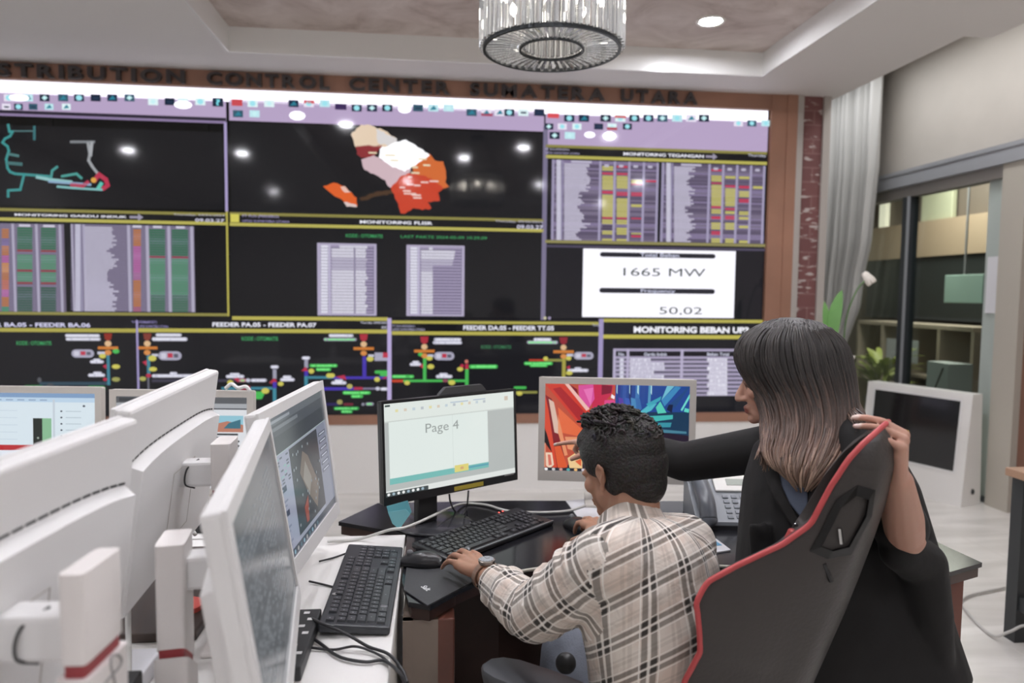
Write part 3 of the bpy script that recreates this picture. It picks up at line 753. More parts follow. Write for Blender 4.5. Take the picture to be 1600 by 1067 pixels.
# -- centre table window ------------------------------------------------------
im = WImg()
im.rz(358, 850, 346, 497, 600, '#141417', .5)
header(im, 358, 850, 336.5, 357.5, 600, 'MONITORING FLISR', 562, 676)
im.r(359, 334, 373, 347, '#cfc75c', 3); im.t('PT PLN (PERSERO)', 378, 335, 435, 341, '#b9b0dc'); im.t('UP2D SUMATERA UTARA', 378, 343, 452, 348, '#a79ecf')
im.t('Thursday, 09/05/2024', 774, 343.5, 848, 349, '#c9c6dc'); im.t('09.03.27', 808, 351, 849, 358, '#d6d4ea', 4, .02)
im.t('KODE : OTOMATIS', 540, 365, 598, 371.5, GRN, 4, .02); im.t('LAST PAKTE 2024-05-09 10.29.09', 626, 367, 761, 374, GRN, 4, .01)
for (x0, x1, rag) in ((495, 588, 1), (635, 726, 0)):
    ya, yb = (380, 493) if rag else (383, 494)
    at = (x0+x1)/2
    im.rz(x0, x1, ya, yb, at, '#b0a8c2', 1); im.rz(x0+5, x1-4, ya+3, yb-3, at, '#6f6880', 2)
    n = 22; h = (yb-ya-6)/n
    for k in range(n): im.rz(x0+5, x1-5, ya+3+h*k+h*.1, ya+3+h*k+h*.62, at, '#a096b4', 3)
    g = random.Random(x0)
    col_rows(im, x0+6, x0+17, ya+3, yb-3, n, at, lambda k: '#d9d8e6', 5, .15); im.rz(x0+17.5, x0+21, ya+3, yb-3, at, '#b9b3cc', 5)
    for k in range(n):
        if rag: xe = x1-18+g.random()*5
        else: xe = x1-19+g.random()*4 if 0 < k < 6 else x0+41
        im.rz(x0+23+(12 if k == 0 else 0), xe, ya+3+h*k+h*.08, ya+3+h*k+h*.92, at, '#d5d3e0' if k < 4 or k > 7 else '#b5b0c4', 5)
        q = x0+25
        while q < xe-2: im.rz(q, q+.6, ya+3+h*k+h*.2, ya+3+h*k+h*.8, at, '#a19ab2', 5.4); q += 2.4+g.random()*2
    if rag: im.rz(x0+57.5, x0+60, ya+6, yb-3, at, '#837b95', 6)
im.build('fault_table', M_SCREEN, vw)
# -- right voltage table ------------------------------------------------------
im = WImg()
im.rz(852, 1200, 236, 384, 1000, '#15141a', .5)
header(im, 853, 1200, 230, 251, 1000, 'MONITORING TEGANGAN', 975, 1101, arrow=1104)
im.t('PT PLN (PERSERO)', 853, 231, 890, 235.5, '#c9c4e0'); im.t('UP2D SUMATERA UTARA', 853, 236.5, 906, 241, '#b9b3d6'); im.t('Thursday', 1170, 240, 1198, 246, '#dcdcec')
def vtab(x0, xs, x1, y0, y1, at, seed, spec):
    n = 44; im.rz(x0, x1, y0, y1, at, '#50475c', 1)
    g = random.Random(seed); h = (y1-y0)/n
    for k in range(n):
        c = ['#7a7088', '#6a6078', '#85799a', '#5c536a'][int(g.random()*4)]; im.rz(x0, x1, y0+h*k+h*.15, y0+h*(k+1), at, c, 1.5)
    im.rz(x0, x0+4, y0, y1, at, '#9a93b0', 3); col_rows(im, x0+7, x0+14, y0, y1, n, at, lambda k: '#c9c6d8', 3, .1); im.rz(x0+15, x0+18, y0, y1, at, '#8d86a4', 3)
    ragged(im, x0+19, xs-37, xs-14, y0+5, y1, n, at, '#c1bccf', seed+1, 3)
    im.rz(x0+30, x0+62, y0+.5, y0+4, at, '#b9b4c8', 5)
    w = (x1-xs)/4
    for j in range(4):
        X = xs+w*j; im.rz(X, X+3.6, y0, y1, at, '#a29bb8', 4)
        for (a, b, c) in spec[j]:
            cc = {'y': '#bdb668', 'r': '#c03a56', 'd': '#4a4054'}[c]
            col_rows(im, X+4.5, X+w-1, y0+(y1-y0)*a, y0+(y1-y0)*b, max(1, int((b-a)*n)), at, lambda k: cc, 3, .18)
        im.rz(X+8, X+15, y0+5, y0+9, at, '#b9b4c8', 5)
    im.rz(x1-1, x1+2.5, y0, y1, at, '#a29bb8', 4)
vtab(863, 937, 1028, 251, 376, 940, 5, [[(.06, .12, 'y'), (.14, .17, 'r'), (.18, .36, 'y'), (.37, .41, 'r'), (.42, .7, 'y'), (.7, .725, 'r'), (.73, .79, 'y'), (.8, .86, 'd'), (.87, .92, 'y'), (.97, 1, 'y')], [(.05, .08, 'r'), (.14, .17, 'r'), (.18, .34, 'y'), (.38, .43, 'r'), (.46, .7, 'y'), (.7, .725, 'r'), (.73, .79, 'y'), (.83, .92, 'y'), (.97, 1, 'y')], [(.22, .27, 'y'), (.27, .29, 'r'), (.38, .43, 'r'), (.53, .57, 'y'), (.7, .72, 'r'), (.89, .91, 'y'), (.92, .95, 'r')], [(.22, .25, 'r')]])
vtab(1035, 1108, 1195, 256, 379, 1110, 6, [[(.06, .09, 'r'), (.14, .22, 'y'), (.23, .25, 'r'), (.26, .53, 'y'), (.53, .56, 'r'), (.57, .63, 'y'), (.66, .7, 'r'), (.74, .83, 'y'), (.85, .9, 'r'), (.94, 1, 'y')], [(.14, .18, 'y'), (.26, .29, 'r'), (.3, .53, 'y'), (.55, .58, 'r'), (.59, .63, 'y'), (.65, .7, 'r'), (.74, .83, 'y'), (.94, 1, 'y')], [(.14, .18, 'y'), (.26, .3, 'r'), (.33, .41, 'y'), (.43, .48, 'r'), (.59, .64, 'y'), (.66, .7, 'y'), (.77, .81, 'y'), (.96, 1, 'y')], [(.26, .3, 'y')]])
im.rz(852, 1200, 377.5, 382, 1000, '#8d8756', 3)
im.build('voltage_table', M_SCREEN, vw)
# -- load window -----------------------------------------------------------------
im = WImg()
im.rz(852, 1196, 384, 500, 1000, '#16151b', .5); im.rz(852, 1198, 385, 388.5, 1000, '#4c465c', 1)
im.r(912, 388, 1147.5, 497, (1.05, 1.04, 1.12), 2)
im.pill(938, 393.5, 1119, 404, '#23232d', 3); im.pill(937, 449.5, 1118, 459.5, '#23232d', 3)
im.t('Total Beban', 1001, 395, 1062, 402, '#c9cbe2', 4, .02); im.t('Frequency', 1002, 451.5, 1056, 459, '#c9cbe2', 4, .02)
im.t('1665 MW', 975, 418, 1103, 432.5, '#3f4744', 4, .0); im.t('50,02', 1031, 479.5, 1098, 493, '#454b48', 4, .0)
im.d(852, 497, 2.5, 2.5, '#c8c4a0', 3); im.d(859, 497, 2.5, 2.5, '#9a90b0', 3)
im.build('load_window', M_SCREEN, vw)
# -- feeder diagrams ---------------------------------------------------------------
RED, ORA, YL2, GR2, BLU, TE2, WH = '#b5304a', '#c87a35', '#c9c25a', '#48b455', '#4636a8', '#3f7f92', '#c3c3d4'
def node_stack(im, x, y, top=RED, seed=0):
    im.p([(x-6.5, y), (x+6.5, y), (x+5, y+9), (x, y+12), (x-5, y+9)], top, 3); im.d(x, y+16, 5, 4.5, '#d8b48a', 3)
    im.r(x-16, y+20.5, x+16, y+25, ORA, 3); im.d(x, y+30, 5, 4, '#d08a4a', 4)
def meter(im, x0, y0, x1, y1, flip=False):
    im.pill(x0, y0, x1, y1, '#a6a4b8', 3); im.r(x0+(x1-x0)*.4, y0+3, x0+(x1-x0)*.62, y1-4, '#b8364c', 4); im.r(x0+(x1-x0)*.66, y0+4, x0+(x1-x0)*.85, y1-4, '#5b5968', 4)
    im.r(x0+(x1-x0)*.12, y0+3, x0+(x1-x0)*.34, y1-3, '#c9c7d6', 4)
def lab(im, x0, y0, x1, c=WH, h=5): 
    im.pill(x0, y0, x1, y0+h, c, 3); im.words(x0+2, y0+1, x1-2, y0+h-1, '#e9e9f4' if c == WH else '#7ff08a', 4)
im = WImg()
im.rz(-180, 213, 515, 660, 100, '#17171b', .5)
im.rz(-180, 215, 493, 513, 100, '#131216', .5); im.rz(-180, 212, 513, 519, 100, '#aaa24c', 2)
im.t('FEEDER BA.05 - FEEDER BA.06', -48, 503.5, 140, 511.5, '#d3d1ee', 4, .03); im.t('Thursday', 204, 501.5, 232, 506, '#9a91c4', 4)
im.t('KODE : OTOMATIS', 24, 533, 79, 539.5, GRN, 4, .02)
lab(im, 100, 522, 155); lab(im, 101, 527.5, 156); node_stack(im, 167.5, 521, '#8a2c20')
meter(im, 110, 546, 146, 559); im.r(165, 551, 171, 602, TE2, 3)
im.d(180, 549, 5, 3.5, GR2, 4); im.r(151, 549.5, 163, 554, WH, 4); im.d(159, 556.5, 5, 3.5, YL2, 5); 
lab(im, 139, 563, 161); lab(im, 144, 560.5, 156, WH, 4); im.p([(159, 572), (165, 569), (165, 577)], RED, 4); im.d(180, 573, 6, 3.5, YL2, 4)
lab(im, 136, 584, 163); lab(im, 144, 581, 158, WH, 4); im.d(163, 593, 3, 2.5, RED, 4); im.d(180, 593, 6, 3.5, '#9a9a58', 4)
im.r(60, 597, 170, 602, '#2f4756', 2); im.pill(35, 602, 66, 610, '#2f7a41', 3); im.pill(134, 603, 164, 612, '#2f8a45', 3); im.d(60, 594, 3, 4, '#55575c', 3); im.d(77, 602, 5, 3, '#4a4d52', 3)
im.build('feeder_diagram', M_SCREEN, vw)
im = WImg()
im.rz(213, 606, 517, 662, 400, '#17171b', .5); im.rz(213, 606, 497, 514, 400, '#131216', .5)
im.rz(362, 606, 495, 500.5, 480, '#b5ad54', 3); im.rz(214, 606, 514, 520, 400, '#b3ab52', 2)
im.t('FEEDER PA.05 - FEEDER PA.07', 331, 503.5, 494, 511.5, '#eeeefa', 4, .03)
im.t('PT PLN (PERSERO)', 217, 501, 244, 506.5, '#8d84b8', 4); im.t('UP2D SUMATERA UTARA', 216, 508, 262, 512.5, '#9a92c6', 4)
im.t('Thursday, 09/05/2024', 563, 502.5, 606, 507, '#dfe0f2', 4); im.t('09.03.27', 596, 509.5, 608, 514, '#dfe0f2', 4)
im.r(211, 500, 218, 660, '#9f95c4', 3)
node_stack(im, 229, 521, '#7e3a30'); lab(im, 242, 521, 283); lab(im, 236, 527, 292, WH, 6); meter(im, 246, 549, 283, 563)
im.r(228, 552, 234, 585, TE2, 3); im.r(229, 585, 233, 640, '#6b6b78', 3); im.d(237, 560, 6, 4.5, YL2, 5); im.r(236, 553, 246, 557, WH, 4); im.p([(221, 566), (228, 563), (228, 572)], RED, 4); im.d(238, 577, 6, 3.5, YL2, 4); im.d(231, 587, 4, 3, RED, 4); im.d(222, 592, 5, 3.5, '#a8a85a', 4)
lab(im, 236, 585, 310); lab(im, 264, 581.5, 276, WH, 4); im.r(236, 593, 380, 597, '#3f3c4c', 2)
im.t('KODE : OTOMATIS', 377, 526, 434, 532.5, GRN, 4, .02)
lab(im, 352, 586, 381); lab(im, 358, 583, 374, WH, 4); im.d(359, 598, 4.5, 4, YL2, 4); im.p([(364, 592), (372, 590), (372, 598)], RED, 4); lab(im, 372, 592, 384, '#c77a92'); im.d(387, 594.5, 3.5, 3, WH, 4); lab(im, 391, 592, 416)
im.pill(373, 603, 391, 609, '#a8304a', 4); im.r(345, 605, 425, 609, TE2, 2); im.d(414, 611, 6, 4.5, YL2, 4); im.pill(393, 612, 412, 621, GR2, 3); im.pill(396, 618, 410, 624, GR2, 3)
lab(im, 422, 571, 435); im.r(425.5, 577, 431.5, 592, '#9a9aac', 3); im.p([(421, 597), (428, 591), (433, 597)], RED, 4); im.r(425.5, 596, 431.5, 607, BLU, 3); im.r(425.5, 607, 431.5, 660, '#43889a', 3)
lab(im, 437, 591, 460); lab(im, 441, 587, 455, WH, 5); im.d(438, 600, 4.5, 3.5, YL2, 4); im.pill(420, 596, 426, 600, '#8a3a3a', 3)
lab(im, 471, 557, 484); im.r(475, 562, 481, 575, '#9a9aac', 3); im.p([(470, 580), (477, 573), (481, 580)], RED, 4); im.r(475, 578, 481, 588, BLU, 3); im.r(475, 588, 481, 650, '#43889a', 3)
lab(im, 483, 569, 527, GR2); lab(im, 493, 575, 517, GR2); im.d(486, 580, 4.5, 4, YL2, 4)
im.r(481, 588, 520, 592, TE2, 2); im.pill(509, 583.5, 523, 590.5, YL2, 4); im.r(520, 588.5, 608, 592.5, BLU, 2); im.p([(524, 589), (538, 586), (541, 594)], RED, 4)
lab(im, 517, 596, 541); lab(im, 522, 593, 536, WH, 5); im.r(480, 605.5, 560, 610, BLU, 2); im.d(546, 604, 4.5, 4, '#b3ad62', 4); im.pill(552, 605, 567, 609.5, '#a8304a', 4); im.r(566, 606, 590, 609, '#77738c', 2); im.d(590, 607.5, 3.5, 3, WH, 4); lab(im, 594, 605.5, 606)
lab(im, 535, 611.5, 579, GR2); lab(im, 548, 617, 567, GR2); im.d(530.5, 628.5, 4.5, 4, '#9a955a', 4); im.r(500, 630, 530, 634, '#2a2358', 2); im.pill(536, 630, 552, 634, '#6e2a38', 4); im.d(567, 632, 2.5, 2.5, '#8a8a9a', 4); lab(im, 571, 629, 584, '#8a8a9a')
lab(im, 521, 636, 561, '#2f8a45'); lab(im, 532, 641, 551, '#2f8a45')
lab(im, 513, 522, 552); lab(im, 505, 528, 557, '#9a97ac', 5); node_stack(im, 568, 522, '#a8303e'); im.r(566, 557, 572, 590, BLU, 3); im.d(578, 561, 5.5, 4, YL2, 5); im.r(575, 554, 584, 558, WH, 4); im.r(585, 551, 606, 564, '#a6a4b8', 3); im.r(598, 551, 606, 559, '#b8364c', 4)
im.pill(585, 579, 606, 584, GR2, 3); im.pill(593, 584, 606, 588, GR2, 3); im.d(589, 593, 4.5, 4, YL2, 4); im.p([(595, 592), (604, 588), (604, 592)], RED, 4)
im.build('feeder_diagram', M_SCREEN, vw)
im = WImg()
im.rz(606, 939, 519, 662, 780, '#17171b', .5); im.rz(606, 939, 497, 517, 780, '#131216', .5)
im.rz(612, 936, 502, 506.5, 780, '#aaa350', 3); im.rz(612, 937, 518.5, 524, 780, '#b3ab52', 2)
im.t('FEEDER DA.05 - FEEDER TT.05', 724, 508.5, 866, 516.5, '#eeeefa', 4, .03)
im.t('PT PLN (PERSERO)', 613, 508, 648, 512, '#b9b6d4', 4); im.t('UP2D SUMATERA UTARA', 613, 513, 664, 517, '#b9b6d4', 4); im.t('Thursday', 926, 506, 939, 511, '#c9c9da', 4)
im.r(605, 497, 611.5, 662, '#b7a8d6', 4); im.r(936.5, 498, 940.5, 662, '#9d92bd', 4)
node_stack(im, 663, 526, '#a8303e'); lab(im, 678, 528, 721); lab(im, 676, 533, 722, WH, 5); meter(im, 678, 550, 710, 563)
im.r(661, 558, 666, 597, GR2, 3); im.d(657, 554, 4, 3, GR2, 4); im.d(671, 560, 5, 3.5, YL2, 5); im.r(668, 554, 677, 558, WH, 4); lab(im, 640, 567, 658); lab(im, 644, 564, 655, WH, 4); im.p([(655, 572), (661, 568), (661, 576)], RED, 4); im.d(673, 573, 5.5, 4, YL2, 4)
lab(im, 612, 586, 647, GR2, 5); im.r(612, 593.5, 630, 597.5, '#c0442c', 3); im.r(630, 593.5, 730, 597, GR2, 2); im.d(636, 598.5, 4.5, 3.5, YL2, 4)
lab(im, 681, 586, 707); lab(im, 686, 583, 700, WH, 5); im.d(696, 595, 5, 2.5, '#8a4a5a', 4); im.d(706, 598, 5.5, 4, YL2, 4)
im.d(729, 565, 3, 3, '#c77a6a', 4); im.r(727, 569, 732, 577, RED, 3); im.d(722, 572, 3, 3, RED, 4); im.d(719, 577, 5, 3.5, YL2, 4); im.r(727, 577, 732, 612, GR2, 3); lab(im, 733, 570, 778, GR2, 6)
im.t('KODE : OTOMATIS', 752, 539.5, 799, 545, '#3a7a52', 4, .02)
lab(im, 834, 528, 862); lab(im, 824, 532.5, 872, '#b0adc2', 5); node_stack(im, 881, 527, '#8a2430'); im.r(879, 558, 884, 592, '#a39c44', 3)
meter(im, 897, 550, 928, 562); im.d(889, 560, 4.5, 3.5, YL2, 5); im.r(886, 553, 896, 557, WH, 4); im.r(853, 561, 880, 565, '#8a8a48', 2); im.r(827, 561.5, 852, 564.5, '#b5442f', 3); im.d(853, 560.5, 4, 3.5, YL2, 4)
lab(im, 819, 565.5, 864, GR2, 5); lab(im, 828, 569.5, 856, GR2, 4); im.p([(885, 574), (891, 571), (891, 578)], RED, 4); lab(im, 887, 576.5, 920); lab(im, 898, 574, 909, WH, 4); im.d(890, 583, 5.5, 3.5, YL2, 4)
im.pill(803, 604, 823, 608, GR2, 3); im.r(806, 611.5, 840, 615, '#8a8a48', 2); im.d(812, 615, 5, 3.5, YL2, 4)
im.build('feeder_diagram', M_SCREEN, vw)
# -- load table --------------------------------------------------------------------
im = WImg()
im.rz(940, 1196, 499, 662, 1060, '#17171c', .5)
im.rz(941.5, 1195, 499, 504, 1060, '#b3ab52', 3); im.rz(941.5, 1195, 523.5, 529.5, 1060, '#bdb453', 3)
im.t('MONITORING BEBAN UP3', 991, 510, 1171, 521, '#f4f4fc', 4, .045)
im.rz(959, 1195, 545, 619, 1060, '#a59db8', 1); im.rz(963, 1195, 549, 557, 1060, '#17161d', 2)
for k in range(9): im.rz(963, 1195, 561+k*6.55, 563.2+k*6.55, 1060, '#2d2a38', 2)
for (x0, x1) in ((959, 962.5), (980, 984), (1064.5, 1069)): im.rz(x0, x1, 546, 619, 1060, '#b3abc6', 4)
im.t('No', 967, 551, 976, 556, '#d6d8ec', 5, .02); im.t('Gardu Induk', 1007, 551, 1043, 556, '#d6d8ec', 5, .02); im.t('Beban Total', 1106, 551, 1140, 556, '#d6d8ec', 5, .02)
g = random.Random(21)
for k, w in enumerate((32, 53, 54, 37, 53, 40, 48, 36, 50)):
    y = 560+k*6.55; im.r(985, y, 985+w, y+5.4, '#d9d7e6', 5); im.words(986, y+1, 984+w, y+4.6, '#b3aec4', 6, 5)
    im.r(969, y, 975, y+5.4, '#d0cfdf', 5); im.r(1106+(3 if k % 2 else 0), y, 1137, y+5.4, '#e3e2ee', 5); im.words(1107+(3 if k % 2 else 0), y+1, 1136, y+4.6, '#bdb8cc', 6, 9)
im.build('load_table', M_SCREEN, vw)

# ================================================================== RAISED LETTERS
ls = thing('wall_sign', 'row of raised dark capital letters on the wood strip above the displays', 'sign', (0, 5.18, zt))
M_LET = mat('dark_letter', '#403a39', .35)
def word(txt, x0, x1, y0):
    """x0..x1 = left and right ends of the word in the photograph, all on one line of height"""
    (a, _), (b, _) = W(x0, y0), W(x1, y0)
    zlo, zhi = 2.838, 2.925
    adv = []; x = 0
    for ch in txt:
        vs, fs, bb_ = text_geo(ch, .035, .5); w = bb_[1]-bb_[0]; adv.append((x, w)); x += w+.17
    tot = x-.17
    for ch, (o, w) in zip(txt, adv):
        vs, fs, bb_ = text_geo(ch, .035, .5); s = (b-a)/tot; sz = (zhi-zlo)/(bb_[3]-bb_[2])
        m = MB(); m.add([V((a+(o+v.x-bb_[0])*s, 5.176+(-v.z)*.026, zlo+(v.y-bb_[2])*sz)) for v in vs], fs)
        m.build('letter', M_LET, ls)
word('DISTRIBUTION', -52, 291, 112); word('CONTROL', 325, 516, 121); word('CENTER', 546, 703, 130); word('SUMATERA', 734, 944, 138); word('UTARA', 969, 1088, 147)

# ================================================================== CHANDELIER
CHD = 2.75
cz = P(862, 78, CHD)
RO = (967-757)/2/FOC*CHD
e = thing('chandelier', 'round crystal rod chandelier with dark rings hanging from the tray ceiling', 'chandelier', (cz.x, cz.y, HT))
M_CRYS = bpy.data.materials.new('crystal'); M_CRYS.use_nodes = True
_b = M_CRYS.node_tree.nodes['Principled BSDF']; _b.inputs['Base Color'].default_value = (.93, .95, .97, 1); _b.inputs['Roughness'].default_value = .04; _b.inputs['Transmission Weight'].default_value = .82; _b.inputs['IOR'].default_value = 1.5
M_DK = mat('dark_bronze', '#3a3d40', .35, metal=.6)
CT = Matrix.Translation((cz.x, cz.y, cz.z)); RI = RO*.47; CHH = .29
MB().lathe([(RO-.004, -.006), (RO+.006, -.006), (RO+.006, .008), (RO-.004, .008)], 64, M=CT, close=True).build('outer_ring', M_DK, e, smooth=False)
MB().lathe([(RI-.004, -.004), (RI+.004, -.004), (RI+.004, .006), (RI-.004, .006)], 48, M=CT, close=True).build('inner_ring', M_DK, e)
MB().lathe([(RI-.01, CHH), (RO+.016, CHH), (RO+.016, CHH+.02), (RI-.01, CHH+.02)], 64, M=CT, close=True).build('top_ring', M_DK, e)
rod = None
for k in range(60):
    a = 2*PI*k/60
    if rod is None:
        rod = MB().lathe([(.0001, 0), (.0095, .004), (.0095, CHH-.004), (.0001, CHH)], 6).build('crystal_rod', M_CRYS); 
        o = rod
    else:
        o = rod.copy(); COL.objects.link(o)
    o.location = V((cz.x+(RO+.012)*math.cos(a), cz.y+(RO+.012)*math.sin(a), cz.z+.002)); o.rotation_euler = (0, 0, a)
    o.parent = e; o.matrix_parent_inverse = wm(e).inverted()
rod = None
for k in range(32):
    a = 2*PI*k/32
    if rod is None: rod = MB().lathe([(.0001, 0), (.0085, .004), (.0085, CHH-.004), (.0001, CHH)], 6).build('inner_crystal', M_CRYS); o = rod
    else: o = rod.copy(); COL.objects.link(o)
    o.location = V((cz.x+(RI-.012)*math.cos(a), cz.y+(RI-.012)*math.sin(a), cz.z+.006)); o.rotation_euler = (0, 0, a)
    o.parent = e; o.matrix_parent_inverse = wm(e).inverted()
rod = None
for k in range(48):
    a = 2*PI*k/48
    if rod is None: rod = MB().tube([(RI+.006, 0, 0), ((RI+RO)/2, 0, .003), (RO-.006, 0, 0)], [.004, .0075, .010], 6).build('bottom_crystal', M_CRYS); o = rod
    else: o = rod.copy(); COL.objects.link(o)
    o.location = (cz.x, cz.y, cz.z+.004); o.rotation_euler = (0, 0, a)
    o.parent = e; o.matrix_parent_inverse = wm(e).inverted()
st = MB()
for k in range(3):
    a = 2*PI*k/3; st.tube([(cz.x+RO*math.cos(a), cz.y+RO*math.sin(a), cz.z+CHH+.02), (cz.x+.05*math.cos(a), cz.y+.05*math.sin(a), HT-.02)], .003, 6)
st.build('hanger', M_DK, e)
MB().lathe([(.0001, -.03), (.07, -.03), (.07, 0), (.0001, 0)], 24, M=Matrix.Translation((cz.x, cz.y, HT))).build('canopy', M_DK, e)
bl = mat('bulb_glow', '#fff6e8', .4, emit=1); bl.node_tree.nodes['Principled BSDF'].inputs['Emission Strength'].default_value = 150
for k in range(8):
    a = 2*PI*k/8; MB().ball((cz.x+RO*.74*math.cos(a), cz.y+RO*.74*math.sin(a), cz.z+.19), (.014, .014, .022), 8).build('bulb', bl, e, smooth=True)
# ================================================================== DESKS
M_DTOP = mat('black_desk_glass', '#1e1e22', .16, spec=.5)
M_DWOOD = mat('dark_red_wood', '#43302b', .3, vary=.25, vscale=5)
M_LWOOD = mat('red_brown_leg', '#6d4135', .35, vary=.15, vscale=8)
M_TAUPE = mat('taupe_gloss_panel', '#85776c', .2, vary=.15, vscale=4)
M_DESKW = mat('white_laminate', '#e8e6e3', .35)
M_MAT = mat('black_desk_mat', '#3a3a3d', .55, bump=.1, bscale=400)
DZ = .75
# white bench
e = thing('white_desk', 'long white laminate bench desk under the row of white monitors', 'desk', (-.6, 1.3, 0))
MB().box((-1.25, .2, DZ-.03), (-.08, 2.06, DZ), bev=.003).build('desktop', M_DESKW, e)
MB().box((-.105, .2, 0), (-.082, 2.04, DZ-.03)).build('side_panel', mat('white_panel', '#d3cfc8', .4), e)
MB().box((-1.24, .25, 0), (-1.215, 2.0, DZ-.03)).build('side_panel', mat('white_panel', '#d3cfc8', .4), e)
MB().box((-1.2, 2.0, .1), (-.11, 2.02, DZ-.04)).build('end_panel', mat('white_panel', '#d3cfc8', .4), e)
# the seated man's curved desk
def desk_poly():
    back = [PZ(x, y, DZ) for x, y in ((529, 815), (590, 786), (800, 782), (1085, 783))]
    pts = [(p.x, p.y) for p in back]
    pts += [(1.42, 2.30), (1.45, 1.72), (1.30, 1.66)]
    front = [(1.05, 1.70), (.80, 1.755), (.60, 1.80), (.42, 1.815), (.27, 1.79), (.15, 1.745), (.06, 1.66), (-.006, 1.577)]
    pts += front + [(-.055, 1.60), (-.075, 1.72), (-.075, 2.063)]
    return pts
dp = desk_poly()[::-1]
def offs(poly, d):
    out = []; n = len(poly)
    for i in range(n):
        a, b, c = V(poly[i-1]), V(poly[i]), V(poly[(i+1) % n])
        t1 = (b-a).normalized(); t2 = (c-b).normalized(); n1 = V((-t1.y, t1.x)); n2 = V((-t2.y, t2.x)); m = (n1+n2)
        m = m.normalized() if m.length > .1 else n1
        out.append((b.x+m.x*d, b.y+m.y*d))
    return out
ar = sum(dp[i-1][0]*dp[i][1]-dp[i][0]*dp[i-1][1] for i in range(len(dp)))
dpc = dp if ar > 0 else dp[::-1]
e = thing('curved_desk', 'curved dark wood desk with black glass top where the man works', 'desk', (.5, 2.0, 0))
MB().prism(dpc, DZ-.012, DZ).build('glass_top', M_DTOP, e)
MB().prism(offs(dpc, .008), DZ-.04, DZ-.012).build('desktop', M_DWOOD, e)
# thin pale tube standing in for the highlight along the concave front
highlight = [V((x, y, DZ-.004)) for x, y in ((.90, 1.722), (.80, 1.748), (.60, 1.793), (.42, 1.808), (.27, 1.783), (.15, 1.738), (.10, 1.695))]
MB().tube(smooth_path(highlight), .0045, 6).build('edge_highlight', mat('pale_highlight', '#b9b5aa', .3), e, smooth=True)
mp_ = [(.075, 2.60), (.40, 2.36), (.85, 2.27), (1.36, 2.25)]
def sheet(path, t, z0, z1, m, nm, par):
    b = MB()
    vs = []
    for (x, y) in path: vs += [(x, y, z0), (x, y, z1), (x, y+t, z0), (x, y+t, z1)]
    fs = []
    for i in range(len(path)-1):
        a = i*4; c = a+4; fs += [(a, c, c+1, a+1), (a+2, a+3, c+3, c+2), (a+1, c+1, c+3, a+3), (a, a+2, c+2, c)]
    fs += [(0, 1, 3, 2), tuple(len(vs)-4+k for k in (0, 2, 3, 1))]
    b.add(vs, fs); return b.build(nm, m, par)
sheet([(.045, 2.0), (.2, 2.12), (.45, 2.19), (.9, 2.19), (1.36, 2.15)], .02, .16, DZ-.045, M_DWOOD, 'modesty_panel', e)
MB().box((-.068, 1.60, 0), (-.045, 2.05, DZ-.045)).build('side_panel', M_TAUPE, e)
sheet([(-.068, 1.603), (.012, 1.603)], .018, 0, DZ-.045, M_TAUPE, 'end_panel', e)
MB().box((.006, 1.605, 0), (.05, 1.665, DZ-.045), bev=.004).build('leg', M_LWOOD, e)
MB().box((1.33, 1.72, 0), (1.40, 2.2, DZ-.045)).build('leg', M_LWOOD, e)
# back bench for the two far monitors
e = thing('back_bench', 'white bench behind carrying two monitors that face the camera', 'desk', (-1.3, 2.6, 0))
MB().box((-2.2, 2.16, .69), (-.52, 2.95, .72), bev=.003).build('desktop', M_DESKW, e)
MB().box((-2.2, 2.9, 0), (-.54, 2.92, .69)).build('panel', M_DESKW, e)
for x in (-2.18, -.58): MB().box((x, 2.2, 0), (x+.04, 2.88, .69)).build('leg', M_DESKW, e)

